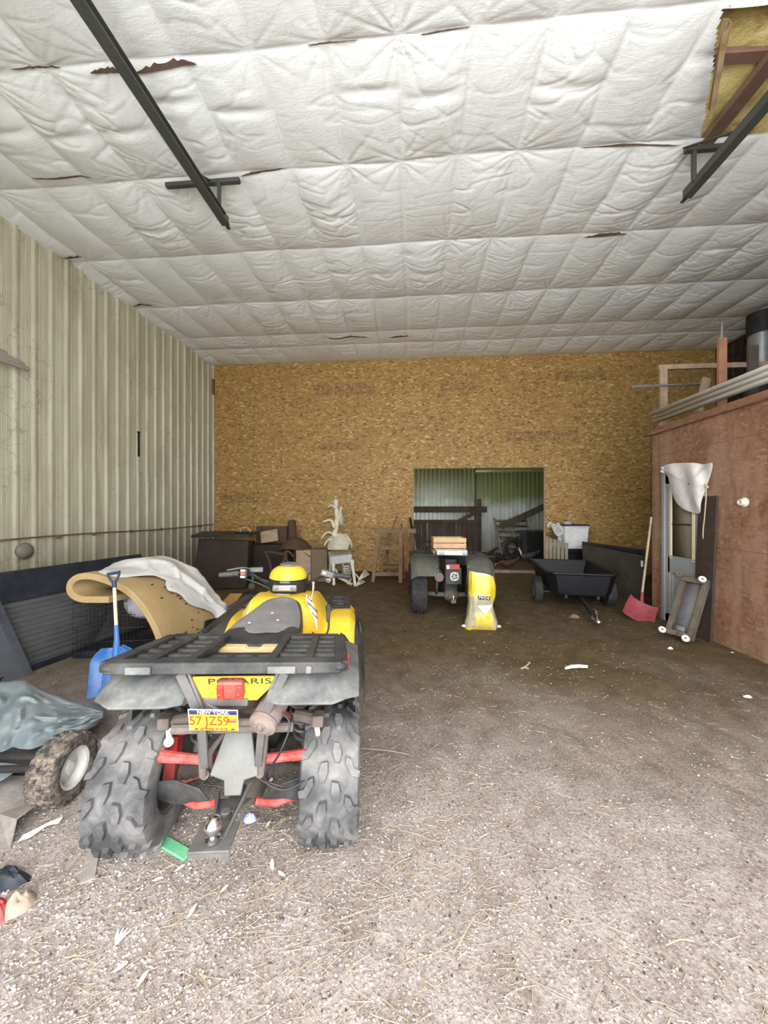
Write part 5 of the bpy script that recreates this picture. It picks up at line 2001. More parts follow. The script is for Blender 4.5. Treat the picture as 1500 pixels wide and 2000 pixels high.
# ---- loft: posts, rails, stove pipe, trim strips
zl = ZP + .024
pq = U(1295, 800, X=XP + .10)
b = MB().beam((pq.x, pq.y, zl), (pq.x, pq.y, U(1295, 720, d=(pq - Vector((0, 0, CAM_H))).dot(Vector((-math.sin(YAW), math.cos(YAW), 0)))).z), .10, .045, up=(0, 1, 0))
tag(b.obj('loft_post', 'raw_wood', bevel=.003), 'weathered lumber post at the far corner of the loft edge', 'post')
zt_r = U(1290, 719, X=pq.x).z
b = MB().beam((pq.x - .05, pq.y + .03, zt_r), (pq.x + 2.2, pq.y + .03, zt_r), .05, .07)
tag(b.obj('loft_rail', 'raw_wood', bevel=.003), 'horizontal lumber rail across the far end of the loft', 'rail')
q = U(1410, 790, X=XP + .12)
zt2 = U(1410, 660, X=XP + .12).z
b = MB().beam((q.x, q.y, zl), (q.x, q.y, zt2), .09, .04, up=(0, 1, 0))
tag(b.obj('loft_post', 'brown_lumber', bevel=.003), 'reddish brown lumber post standing on the loft edge', 'post')
b = MB().cyl((q.x + .03, q.y + .04, zt2 - .3), (q.x + .03, q.y + .04, U(1416, 624, X=q.x + .03).z), .012, n=8)
tag(b.obj('metal_rod', 'galv'), 'thin metal rod rising behind the reddish loft post', 'rod')
qa, qb = U(1362, 812, X=XP + .3), U(1380, 738, X=XP + .42)
qa.z = max(qa.z, zl + .02)
b = MB().beam(qa, qb, .10, .03, up=(0, 1, 0))
b.beam((qa.x, qa.y, zl), qa, .08, .03, up=(0, 1, 0))
tag(b.obj('loft_brace', 'raw_wood', bevel=.003), 'tilted lumber offcut standing between the two loft posts', 'lumber')
q2_ = U(1470, 760, X=XP + .35)
b = MB().beam((q2_.x, q2_.y, zl), (q2_.x, q2_.y, zl + .75), .10, .04, up=(0, 1, 0))
tag(b.obj('loft_post', 'dark_panel', bevel=.003), 'dark lumber post under the stove pipe in the loft', 'post')
ca, cb = U(1236, 755, d=5.05), U(1368, 750, d=5.35)
b = MB().cyl(ca, cb, .018, n=12)
cnd = tag(b.obj('steel_conduit', 'galv'), 'short steel conduit poking out level past the loft corner post', 'conduit')
sp_ = U(1487, 600, z=ZC)
sp = thing('stove_pipe', 'fat stove pipe behind the loft, galvanised below its black top', 'stove pipe', (sp_.x, sp_.y, 0))
dpt = 6.84
zmid = 1.55 + 344 * dpt / FPX
zlow = 1.55 + 278 * dpt / FPX
MB().lathe([(.19, zlow), (.19, zmid)], (0, 0, 0), (0, 0, 1), 26).obj('lower_pipe', 'galv', sp)
MB().lathe([(.205, zmid - .02), (.205, ZC - .12)], (0, 0, 0), (0, 0, 1), 26).obj('upper_pipe', 'black_metal', sp)
MB().lathe([(.24, 0), (.24, zlow - .1), (.20, zlow)], (0, 0, 0), (0, 0, 1), 26).obj('base_pipe', 'black_metal', sp)
q = U(1270, 818, X=XP - .02)
tb2 = thing('trim_bundle', 'bundle of cream metal trim strips resting along the loft edge', 'trim')
for i, (dx, dz) in enumerate(((0, -1), (0, 0), (0, 1), (.05, 0.2), (.05, -.8))):
    b = MB()
    e = q.y - .06 * ((i * 2) % 3)
    b.prism([(.012, -.028), (.012, .028), (-.012, .028), (-.012, .02), (-.022, .012), (-.022, -.012), (-.012, -.020), (-.012, -.028)], (q.x + dx - .6 * dz * .06, (e + .4) / 2, q.z + .8 * dz * .06), (.8, 0, .6), (-.6, 0, .8), e - .4)
    b.obj('strip', 'strip_white', tb2)
for y in (1.5, 3.2):
    b = MB().beam((XP + .04, y, zl), (XP + .04, y, q.z - .05), .08, .05, up=(0, 1, 0))
    tag(b.obj('trim_block', 'raw_wood', bevel=.003), 'lumber block holding the cream trim up on the loft edge', 'block', 'blocks under the loft trim bundle')

# ---- overhead door tracks under the ceiling
def track(end, x_out, lab, hx, hy, px0, px1, py):
    o_ = thing('door_track', lab, 'door track')
    b = MB()
    z = end.z
    w2_ = .042
    for (y0_, y1_) in ((YF + .02, end.y),):
        for zz, ww, hh, dx in ((z, .006, .085, -w2_), (z + .04, .084, .006, 0), (z - .04, .084, .006, 0), (z - .03, .006, .02, w2_)):
            b.box((end.x + dx, (y0_ + y1_) / 2, zz), (ww, y1_ - y0_, hh))
    b.box((end.x + x_out * .05, (YF + end.y) / 2 - .1, z + .05), (.05, end.y - YF - .2, .008))
    b.obj('rail', 'track_steel', o_, smooth=False)
    b = MB()
    b.box((end.x, end.y + .03, z - .02), (.035, .10, .02))
    b.box((end.x + .02, end.y - .02, z), (.03, .12, .06), (0, 0, .3))
    b.obj('end_stop', 'track_steel', o_, bevel=.003)
    b = MB()
    b.beam((hx, hy, z), (hx, hy, ZC - .02), .035, .035)
    b.beam((hx + .02, hy, z + .01), (end.x, hy, z + .01), .03, .03)
    b.beam((end.x - .03, hy - .45, z + .05), (hx - .1, hy, ZC - .03), .03, .012)
    b.obj('hanger', 'track_steel', o_, bevel=.002)
    a_, c_ = U(px0, py, z=ZC - .02), U(px1, py - 4, z=ZC - .02)
    b = MB()
    b.beam((a_.x, hy, ZC - .05), (c_.x, hy, ZC - .05), .05, .045)
    b.obj('ceiling_angle', 'track_steel', o_, bevel=.002)
    return o_


TZ = 4.92
eL = U(441, 434, z=TZ)
eR = U(1342, 380, z=TZ)
hl = U(428, 352, z=ZC - .03)
hr = U(1355, 288, z=ZC - .03)
track(eL, -1, 'left steel door track hanging under the white ceiling', hl.x, hl.y, 318, 467, 349)
track(eR, 1, 'right steel door track by the torn yellow insulation', hr.x, hr.y, 1336, 1412, 290)
# ================================================================ middle and back of the barn
M['army_green'] = worn('dull_green_plastic', (0.025, 0.034, 0.022), dirt=(0.10, 0.09, 0.072), amount=0.6, rough=0.6)
M['fender_olive'] = worn('dusty_olive_fender', (0.07, 0.068, 0.054), dirt=(0.14, 0.13, 0.105), amount=0.6, rough=0.7)
M['crate_wood'] = wood('fresh_crate_wood', (0.42, 0.255, 0.135), (0.54, 0.36, 0.21), (1, 3, 3))
M['sack_bag'] = None
M['card'] = worn('cardboard', (0.17, 0.115, 0.07), amount=0.2, rough=0.85)
M['pale_board'] = wood('pale_board', (0.30, 0.21, 0.13), (0.40, 0.295, 0.195), (1, 3, 3))
M['dark_brown'] = worn('dark_brown_cover', (0.030, 0.020, 0.015), dirt=(0.065, 0.046, 0.033), amount=0.5, rough=0.8, scale=3)
M['brown_cloth'] = worn('brown_cloth', (0.085, 0.046, 0.03), dirt=(0.13, 0.085, 0.06), amount=0.4, rough=0.9)
M['bone'] = worn('bone_plastic', (0.66, 0.61, 0.50), dirt=(0.30, 0.25, 0.17), amount=0.5, rough=0.5, scale=14)
M['silver_vinyl'] = worn('silver_grey_vinyl', (0.46, 0.46, 0.42), dirt=(0.26, 0.23, 0.18), amount=0.4, rough=0.45)
M['barn_wood'] = wood('dark_barn_wood', (0.035, 0.023, 0.015), (0.085, 0.06, 0.04), (3, 3, 0.5))
M['horse_wood'] = wood('brown_stand_wood', (0.16, 0.095, 0.052), (0.25, 0.16, 0.095), (3, 3, 0.6))
M['orange_wood'] = wood('orange_plywood', (0.42, 0.20, 0.05), (0.55, 0.30, 0.10), (2, 5, 3))

# ---- green quad in the middle
g = U(879, 1100, d=5.62)
gq = thing('quad_bike', 'dull green quad bike behind the yellow feed bag, a wooden crate on its rack', 'quad bike', (g.x, g.y, 0), math.radians(3))
for s in (-1, 1):
    wheel(gq, (s * .475, 0, .292), .292, .23, .15, 13, .013, s, tire_mat='rubber_dark')
    wheel(gq, (s * .48, 1.2, .285), .285, .20, .15, 13, .013, s, tire_mat='rubber_dark')
for s in (-1, 1):
    P = []
    for i in range(13):
        u = i / 12
        x = .20 + .40 * u
        row = []
        for j in range(14):
            a = j / 13
            ang = -.15 + a * 1.75
            y = .12 - .42 * math.sin(ang) * (1 - .12 * max(0, u - .8) * 5)
            z = .60 + .27 * math.cos(ang) * 1.0 - .06 * max(0, u - .75) ** 1.5 * 8
            row.append((s * x, y, z))
        P.append(row)
    b = MB()
    b.grid(np.array(P), .014)
    b.obj('mudguard', 'fender_olive', gq)
    b = MB()
    b.grid(np.array([[(s * (.22 + .36 * u), .75 + .55 * v, .62 + .20 * math.sin(min(1, v * 1.3) * PI / 2) - .05 * u) for v in np.linspace(0, 1, 8)] for u in np.linspace(0, 1, 6)]), .012)
    b.obj('front_mudguard', 'army_green', gq)
    MB().tube([(s * .22, -.30, .70), (s * .22, -.12, .30)], .02).obj('frame_post', 'fender_olive', gq)
    b = MB()
    b.tube([(s * .10, -.12, .29), (s * .38, -.05, .29)], .035)
    b.obj('axle_tube', 'fender_olive', gq)
b = MB()
b.loft([[(x * k, y, z) for x, z in ((-.15, .28), (.15, .28), (.18, .5), (.14, .82), (-.14, .82), (-.18, .5))] for y, k in ((-.1, .6), (.1, 1), (.9, 1), (1.25, .8))])
b.obj('engine', 'black_metal', gq, bevel=.02)
b = MB()
b.ball((0, -.08, .28), (.12, .14, .10), 14, 9)
b.ball((.0, -.18, .27), (.07, .08, .07), 12, 8)
b.beam((0, -.16, .24), (0, -.34, .24), .07, .05)
b.obj('gearcase', 'grimy_metal', gq)
MB().lathe([(.012, 0), (.02, .006), (.012, .012), (.012, .02), (.024, .035), (.018, .056)], (0, -.32, .265), (0, 0, 1), 14).obj('tow_ball', 'chrome', gq)
b = MB().box((0, -.30, .60), (.23, .05, .24))
b.obj('rear_panel', 'army_green', gq, bevel=.01)
b = MB().box((-.015, -.335, .735), (.20, .05, .085))
tl2 = b.obj('tail_lamp', 'dark_red_lens', gq, bevel=.012)
for x in (-.085, .06):
    MB().box((x, -.362, .735), (.04, .008, .05)).obj('lens', 'white_paint' if x < 0 else 'red_lens', tl2, bevel=.003)
b = MB().box((.01, -.33, .60), (.13, .02, .13))
eb = b.obj('square_bracket', 'grey_steel', gq, bevel=.004)
MB().lathe([(.058, 0), (.062, .012), (.050, .016), (.046, .006)], (.01, -.342, .60), (0, -1, 0), 26, closed=True).obj('ring', 'white_paint', eb)
for k in range(5):
    MB().beam((.01, -.345, .60), (.01 + .046 * math.cos(k * 2 * PI / 5), -.345, .60 + .046 * math.sin(k * 2 * PI / 5)), .008, .006).obj('spoke', 'white_paint', eb)
MB().lathe([(.001, -.01), (.055, -.01), (.066, 0), (.066, .30), (.03, .36)], (-.20, -.30, .575), (.05, 1, .1), 22).obj('muffler', 'rust', gq)
b = MB()
for k in range(2):
    pass
b.tube(spline([(-.56, -.30, .90), (-.57, .0, .90), (-.57, .15, .89), (-.40, .2, .89)]), .010)
b.tube([(-.57, -.28, .90), (.57, -.28, .88)], .011)
b.tube(spline([(.57, -.30, .88), (.57, 0, .89), (.55, .15, .89), (.40, .2, .89)]), .010)
for x in (-.36, -.18, 0, .18, .36):
    b.tube([(x, -.28, .89), (x, .2, .89)], .008)
b.tube([(-.42, .2, .89), (.42, .2, .89)], .010)
for s in (-1, 1):
    b.tube(spline([(s * .24, -.28, .885), (s * .27, -.26, .98), (s * .33, .05, .99), (s * .36, .18, .89)]), .009)
    b.tube([(s * .22, -.28, .88), (s * .20, -.28, .74)], .009)
b.obj('rack', 'black_metal', gq)
b = MB().loft([[(x, y, z) for x, z in ((-.16, .80), (.16, .80), (.17, .92), (-.17, .92))] for y in (.25, .85)])
b.obj('seat', 'seat_side', gq, bevel=.03)
b = MB()
b.tube(spline([(-.40, .85, .98), (-.2, .95, 1.0), (0, .98, .95), (.2, .95, 1.0), (.40, .85, .98)]), .012)
b.obj('handlebar', 'black_metal', gq)
bpos = Matrix.Rotation(math.radians(3), 3, 'Z')


def gw(x, y, z):
    return Vector((g.x, g.y, 0)) + bpos @ Vector((x, y, z))


cr_ = thing('wooden_crate', 'pale slatted wooden crate riding on the green quad', 'crate', gw(-.035, -.05, .90), math.radians(3))
for k in range(3):
    for y in (-.16, .16):
        MB().box((0, y, .045 + .08 * k), (.48, .014, .066)).obj('slat', 'crate_wood', cr_, bevel=.002)
    for x in (-.235, .235):
        MB().box((x, 0, .045 + .08 * k), (.012, .31, .066)).obj('side_slat', 'crate_wood', cr_, bevel=.002)
for x in (-.22, .22):
    for y in (-.143, .143):
        MB().box((x, y, .12), (.024, .020, .235)).obj('corner_post', 'crate_wood', cr_)
MB().box((0, 0, .008), (.46, .30, .012)).obj('bottom', 'crate_wood', cr_)
b = MB().box(gw(-.01, -.255, .925), (.44, .06, .075), (0, 0, math.radians(3)))
tray_ = tag(b.obj('cooler_tray', 'decal_white', bevel=.008), 'narrow white tray strapped in front of the wooden crate on the green quad', 'tray')
for x in (-.16, .17):
    MB().box(gw(x, -.287, .925), (.07, .006, .05), (0, 0, math.radians(3))).obj('tray_label', worn('pale_blue_label', (0.35, 0.45, 0.55), amount=0.1), tray_)


# ---- yellow feed bag
def bag_mat():
    t = NT('printed_feed_bag')
    v = t.coord()
    sep = t.n('ShaderNodeSeparateXYZ')
    t.l(v, sep.inputs[0])
    x, z = sep.outputs['X'], sep.outputs['Z']
    n_ = t.noise(v, 9, 4)
    yel = t.mix(t.ramp(n_, [(.35, 0.), (.7, 1.)]), (0.54, 0.41, 0.014), (0.58, 0.46, 0.06))
    bei = t.mix(t.ramp(n_, [(.35, 0.), (.7, 1.)]), (0.31, 0.27, 0.16), (0.42, 0.385, 0.26))
    top = t.math('GREATER_THAN', t.math('SUBTRACT', z, t.math('MULTIPLY', t.math('ABSOLUTE', t.math('SUBTRACT', x, .1)), .25)), .375)
    inx = t.math('MULTIPLY', t.math('LESS_THAN', t.math('ABSOLUTE', t.math('SUBTRACT', x, .02)), .105), t.math('LESS_THAN', sep.outputs['Y'], 0.0))
    pan = t.math('MULTIPLY', inx, t.math('MULTIPLY', t.math('GREATER_THAN', z, .055), t.math('LESS_THAN', z, .225)))
    base = t.math('LESS_THAN', z, .030)
    m = t.math('MAXIMUM', t.math('MAXIMUM', top, pan), base)
    c = t.mix(m, bei, yel)
    # diamond-shaped pale print in the middle
    dm = t.math('ADD', t.math('ABSOLUTE', t.math('SUBTRACT', x, .035)), t.math('ABSOLUTE', t.math('SUBTRACT', z, .31)))
    dmm = t.math('MULTIPLY', t.math('LESS_THAN', dm, .10), t.math('LESS_THAN', z, .32))
    c = t.mix(t.math('MULTIPLY', t.math('MULTIPLY', dmm, t.math('LESS_THAN', sep.outputs['Y'], 0.)), .7), c, (0.78, 0.76, 0.66))
    # a few lines of small print, too small to read
    ln_ = t.math('GREATER_THAN', t.math('FRACT', t.math('MULTIPLY', z, 38)), .72)
    wd_ = t.math('GREATER_THAN', t.noise(t.coord((40, 1, 3)), 2.0, 2), .5)
    lm = t.math('MULTIPLY', t.math('MULTIPLY', ln_, wd_), t.math('MULTIPLY', pan, t.math('LESS_THAN', t.math('ABSOLUTE', t.math('SUBTRACT', x, .02)), .07)))
    c = t.mix(t.math('MULTIPLY', lm, .55), c, (0.30, 0.24, 0.08))
    t.bump(t.noise(t.coord((4, 4, 3)), 7, 3), .35, .012)
    return t.out(c, 0.38, 0, 0.5)


M['sack_bag'] = bag_mat()
gb = U(941, 1228, z=0)
bag = thing('feed_bag', 'upright yellow feed bag with an open top standing on the dirt', 'bag', (gb.x, gb.y + .05, -.005), math.radians(2))


def bag_ring(z, w_, d_, off, n=44, pw=.55, ph=0, fold=.02):
    lp = []
    for k in range(n):
        a = 2 * PI * k / n
        c_, s_ = math.cos(a), math.sin(a)
        x = w_ * math.copysign(abs(c_) ** pw, c_)
        y = d_ * math.copysign(abs(s_) ** .8, s_)
        f = fold * float(fbm(a * 2.2 + 3, z * 9 + ph, 4, 2)) * 2
        lp.append((x + off + f * c_, y + f * s_ * 1.6, z + (.035 * (-c_) if z > .6 else 0)))
    return lp


lv = [(0, .215, .10, .0), (.02, .218, .115, .0), (.09, .205, .125, .0), (.17, .185, .12, .0), (.25, .170, .105, -.01), (.31, .160, .095, -.012), (.37, .17, .10, .0), (.44, .178, .105, .008), (.55, .172, .10, .008), (.65, .163, .088, .004), (.715, .155, .075, .0)]
lps = [bag_ring(z, w_, d_, o_) for z, w_, d_, o_ in lv]
inn = [bag_ring(z, w_ * .94, d_ * .9, o_) for z, w_, d_, o_ in ((.712, .155, .075, .0), (.60, .16, .085, .004), (.45, .15, .09, .0))]
b = MB().loft(lps, caps=False)
b.obj('bag_skin', 'sack_bag', bag, sub=1)
b = MB().loft([lps[-1]] + inn, caps=False)
b.add(inn[-1], [tuple(range(len(inn[-1])))])
b.obj('bag_lining', 'white_paint', bag, sub=1)
for s in (-1, 1):
    b = MB().ball((s * .225, -.02, .03), (.035, .03, .018), 10, 7)
    b.obj('bag_ear', 'white_paint', bag)
b = MB()
b.prism([(-.075, -.022), (.075, -.022), (.075, .022), (-.075, .022)], (.012, -.118, .425), (1, 0, -.05), (0, .05, 1), .012)
b.obj('label_band', 'black_ink', bag)
writing('lettering', 'PRIDE', .046, (.012, -.1265, .425), (1, 0, -.05), (0, .05, 1), 'white_ink', bag, xs=1.05, sp=1.1)
b = MB()
b.prism([(-.075, 0), (.075, 0), (.075, .014), (-.075, .014)], (.012, -.121, .449), (1, 0, -.05), (0, .05, 1), .006)
b.obj('label_edge', 'white_ink', bag)

# ---- gate, post, pallet and bin in the back room
gY = 12.7
pz = lambda px, py, Y=gY: U(px, py, Y=Y)
a_, c_ = pz(770, 993), pz(951, 993)
gate = thing('barn_gate', 'dark plank gate with a heavy top rail seen through the doorway', 'gate')
b = MB().beam((a_.x - 1.0, gY, pz(900, 995).z), (c_.x, gY, pz(900, 995).z), .06, pz(900, 989).z - pz(900, 1001).z)
b.obj('top_rail', 'barn_wood', gate, bevel=.005)
z1_ = pz(880, 1016).z
x0_ = pz(780, 1000).x - .6
x1_ = pz(936, 1000).x
nb = 17
for k in range(nb):
    x = x0_ + (x1_ - x0_) * (k + .5) / nb
    MB().box((x, gY + .05, z1_ / 2 + .01), ((x1_ - x0_) / nb - .012 - .012 * (k % 3), .025, z1_ - .02 * (k % 4))).obj('board', 'barn_wood', gate, bevel=.003)
MB().beam((x0_, gY + .02, z1_ - .05), (x1_, gY + .02, z1_ - .05), .05, .12).obj('board_rail', 'barn_wood', gate, bevel=.004)
p0_, p1_ = pz(890, 1022), pz(944, 992)
MB().beam(p0_, p1_, .05, .14).obj('brace', 'barn_wood', gate, bevel=.004)
px_ = pz(937, 1000).x
b = MB().beam((px_, gY + .12, 0), (px_, gY + .12, pz(937, 974).z), .14, .12, up=(0, 1, 0))
tag(b.obj('barn_post', 'barn_wood', bevel=.006), 'dark gate post in the back room, at the end of the top rail', 'post')
b = MB().beam((px_, YR - .045, 0), (px_, YR - .045, ZC), .035, .03, up=(0, 1, 0))
b2 = MB().beam((px_ - .0, YR - .05, 2.95), (XR, YR - .05, 2.98), .06, .12)
struct(b.obj('column_barn', 'barn_wood'))
struct(b2.obj('beam_barn', 'barn_metal'))
pp = thing('pallet', 'weathered pallet leaning against the steel wall of the back room', 'pallet')
A0, A1 = U(982, 1070, Y=12.6), U(1032, 1070, Y=12.6)
A0.z = A1.z = .02
T0 = U(968, 1013, Y=13.4)
upv = Vector((-.12, .75, T0.z))
for k in range(7):
    v = (k + .5) / 7
    MB().beam(A0 + upv * v, A1 + upv * v + Vector((.25, 0, 0)), .02, .10, up=(0, -.7, .7)).obj('board', 'green_grey_wood', pp)
for u in (0, .5, 1):
    q0 = A0 + (A1 + Vector((.25, 0, 0)) - A0) * u + Vector((0, .03, 0))
    MB().beam(q0, q0 + upv, .04, .06, up=(0, -1, 0)).obj('runner', 'green_grey_wood', pp)
tq_ = U(1000, 1071, Y=12.2)
tq_.z = 0
tt_ = tire(.33, .2, .18, 16, .01, None, 'rubber_dark', name='spare_tire')
tt_.location = (tq_.x, tq_.y, .335)
tt_.rotation_euler = (0, 0, PI / 2 + .2)
tag(tt_, 'dark loose tire standing in front of the pallet in the back room', 'tire')
bq = U(1044, 1075, Y=11.9)
b = MB().loft([[(bq.x + x * k, bq.y + y * k, z) for x, y in ((-.36, -.35), (.36, -.35), (.36, .35), (-.36, .35))] for z, k in ((0, .9), (.82, 1), (.86, 1.06), (.90, 1.06))])
tag(b.obj('dark_barrel_bin', 'black_metal', bevel=.02), 'tall black bin at the right of the doorway in the back room', 'bin')
b = MB().beam((bq.x - .9, bq.y + .6, 1.0), (bq.x + .6, bq.y + .3, 1.75), .06, .20)
tag(b.obj('plank', 'barn_wood', bevel=.004), 'dark plank slanting up over the black bin in the back room', 'plank')
b = MB().beam((U(946, 1075, Y=12.4).x, 12.3, .06), (U(972, 1070, Y=12.4).x, 12.45, .30), .10, .08)
tag(b.obj('timber', 'barn_wood', bevel=.006), 'low dark timber lying between the gate post and the pallet', 'timber')
b = MB()
lq = U(945, 1078, Y=11.6)
for k in range(7):
    b.ball((lq.x + .13 * k - .1 * (k % 2), lq.y + .1 * (k % 3), .06), (.16, .12, .07 + .02 * (k % 2)), 9, 6)
o = b.obj('dirt_heap', 'dark_brown')
tag(o, 'low heap of dark litter on the back room ground', 'dirt heap', kind='stuff')
MB_heap = MB()
hxx, hyy = np.meshgrid(np.linspace(-1, 1, 24), np.linspace(-1, 1, 16), indexing='ij')
hq = U(985, 1098, Y=10.4)
hz_ = .15 * np.clip(1 - hxx ** 2 - hyy ** 2, 0, 1) + .02 * fbm(hxx * 4, hyy * 4, 3) - .015
MB_heap.grid(np.stack([hq.x + hxx * 1.3, hq.y + hyy * .55, hz_], -1))
tag(MB_heap.obj('dirt_mound', 'floor'), 'low mound of brown dirt behind the doorway sill', 'dirt mound')


# ---- hens
def hen(loc, rz_, body, tail, neck, label, sc_=1.0, peck=0.0):
    t = thing('hen', label, 'hen', loc, rz_, None)
    b = MB()
    # one skin from tail through body and neck to the head, walking along +x
    path = [(-.20, .30, .012, .020), (-.16, .285, .022, .055), (-.11, .245, .055, .070), (-.04, .205, .082, .085), (.03, .190, .086, .088), (.09, .200, .072, .075), (.125, .235, .046, .052), (.145 + peck * .04, .275 - peck * .06, .033, .036), (.160 + peck * .08, .315 - peck * .13, .028, .030), (.175 + peck * .10, .340 - peck * .18, .029, .028), (.198 + peck * .10, .345 - peck * .20, .022, .020), (.212 + peck * .10, .343 - peck * .21, .008, .008)]
    loops = []
    for (x, z, ry, rz2) in path:
        loops.append([(x * sc_, ry * math.cos(a) * sc_, (z + rz2 * math.sin(a)) * sc_) for a in [2 * PI * i / 16 for i in range(16)]])
    b.loft(loops)
    for k in range(6):
        b.prism([(0, -.018), (.13, -.02), (.16, .0), (.13, .022), (0, .018)], (-.13 * sc_, .012 * (k - 2.5) * sc_, .255 * sc_), (-1, .12 * (k - 2.5), .9 + .12 * k), (.9, 0, 1), .006)
    for s in (-1, 1):
        b.ball((-.02 * sc_, s * .078 * sc_, .215 * sc_), (.095 * sc_, .020 * sc_, .052 * sc_), 14, 8, Matrix.Rotation(.2, 3, 'Y'))
        b.tube([(.0, s * .04 * sc_, .14 * sc_), (.015, s * .042 * sc_, .08 * sc_), (.0, s * .042 * sc_, .012)], [.022 * sc_, .010 * sc_, .007 * sc_], 8)
        for a in (-.5, 0, .5, PI):
            b.tube([(0, s * .042 * sc_, .010), (.05 * math.cos(a) * sc_, s * .042 * sc_ + .05 * math.sin(a) * sc_, .006)], [.006, .004], 6)
    b.obj('body', body, t)
    hx_, hz2 = (.185 + peck * .10) * sc_, (.345 - peck * .19) * sc_
    b = MB().prism([(-.03, 0), (.03, 0), (.028, .022), (.014, .012), (.004, .028), (-.008, .014), (-.022, .024)], (hx_ - .005, 0, hz2 + .022), (1, 0, 0), (0, 0, 1), .008)
    b.ball((hx_ + .014, 0, hz2 - .03), (.010, .008, .018), 8, 6)
    b.obj('comb', 'red_ink', t)
    MB().tube([(hx_ + .02, 0, hz2), (hx_ + .05, 0, hz2 - .008)], [.011, .002], 8).obj('beak', 'cream', t)
    for s in (-1, 1):
        MB().ball((hx_ + .006, s * .024 * sc_, hz2 + .006), .005, 8, 6).obj('eye', 'black_ink', t)
    if neck:
        b = MB()
        lo = []
        for (x, z, ry, rz2) in path[6:10]:
            lo.append([(x * sc_, ry * 1.06 * math.cos(a) * sc_, (z + rz2 * 1.06 * math.sin(a)) * sc_) for a in [2 * PI * i / 16 for i in range(16)]])
        b.loft(lo)
        b.obj('neck_feathers', neck, t)
    return t


M['hen_dark'] = worn('greenish_black_feathers', (0.020, 0.030, 0.024), dirt=(0.10, 0.09, 0.06), amount=0.3, rough=0.5)
M['hen_red'] = worn('russet_feathers', (0.070, 0.028, 0.013), dirt=(0.06, 0.03, 0.02), amount=0.6, rough=0.7)
M['hen_black'] = worn('black_feathers', (0.016, 0.016, 0.018), amount=0.2, rough=0.5)
for (px, py, rz_, bd, tl_, nk_, lab, s_, pk) in (
        (968, 1108, 1.35, 'hen_dark', 'hen_dark', None, 'greenish-black hen seen from behind on the doorway dirt', 1.25, .3),
        (994, 1116, PI - .3, 'hen_red', 'hen_red', None, 'russet brown hen pecking by the doorway sill', 1.05, 1.0),
        (1032, 1106, PI - .5, 'hen_black', 'hen_black', 'white_paint', 'black hen with a white neck beside the cart corner', 1.35, 0.0),
        (926, 1098, .6, 'hen_black', 'hen_dark', None, 'small black hen half hidden behind the green quad', 1.0, .8)):
    q = U(px, py, z=0.02)
    hen((q.x, q.y, .01), rz_, bd, tl_, nk_, lab, s_, pk)

# ---- sawhorse stand with long tools
sw = thing('sawhorse', 'tall brown wooden sawhorse stand against the strand board wall', 'sawhorse')
Yf, Yb2 = 7.9, 8.75


def sp2(px, py, Y):
    return U(px, py, Y=Y)


MB().beam(sp2(731, 1037, 8.3), sp2(813, 1037, 8.3), .06, .10).obj('top_beam', 'horse_wood', sw, bevel=.004)
for (x0, y0, x1, y1, Ya, Yc) in ((741, 1042, 728, 1138, 8.25, Yf), (783, 1040, 782, 1140, 8.25, Yf - .05), (803, 1042, 808, 1120, 8.36, Yb2), (760, 1042, 752, 1121, 8.36, Yb2)):
    e = sp2(x1, y1, Yc)
    e.z = .0
    MB().beam(sp2(x0, y0, Ya), e, .075, .045, up=(0, -1, 0)).obj('leg', 'horse_wood', sw, bevel=.003)
for (x0, x1, y) in ((738, 783, 1070), (732, 783, 1121)):
    MB().beam(sp2(x0, y, 8.10 - (y - 1070) * .003), sp2(x1, y, 8.10 - (y - 1070) * .003), .03, .085).obj('cross_rail', 'horse_wood', sw, bevel=.003)
MB().beam(sp2(748, 1108, 8.4), sp2(778, 1108, 8.4), .2, .10).obj('shelf', 'horse_wood', sw)
a_ = sp2(747, 1092, 8.0)
c_ = sp2(775, 1008, 9.15)
tag(MB().tube([a_, c_], [.014, .010], 8).obj('stick', 'horse_wood'), 'thin brown stick leaning through the sawhorse against the wall', 'stick')
q0 = sp2(789, 1128, 8.2)
q0.z = .02
q1 = sp2(784, 1022, 9.05)
rt = thing('red_pole_tool', 'long tool with a red lower blade standing in the sawhorse', 'tool')
MB().tube([q0 + (q1 - q0) * .5, q1], [.020, .012], 8).obj('shaft', 'rust_brown', rt)
MB().beam(q0, q0 + (q1 - q0) * .53, .055, .03, up=(0, -1, 0)).obj('blade', worn('dark_red_paint', (0.24, 0.03, 0.02), amount=0.3), rt, bevel=.006)
q0 = sp2(814, 1085, 8.5)
q1 = sp2(801, 1011, 9.22)
q0.z = max(q0.z, .1)
ht = thing('bar_tool', 'dark bar with a wooden handle leaning at the left edge of the doorway', 'tool')
MB().tube([q1 + (q0 - q1) * .35, q0 + (q0 - q1) * .6], [.018, .020], 8).obj('handle', 'old_wood', ht)
MB().beam(q1, q1 + (q0 - q1) * .38, .06, .03, up=(0, -1, 0)).obj('head', 'black_metal', ht, bevel=.004)

# ---- silver chair with bone-coloured skeletons
ch_ = U(667, 1145, d=7.55)
chd = 7.6


def K(px, py, d=7.6):
    return U(px, py, d=d)


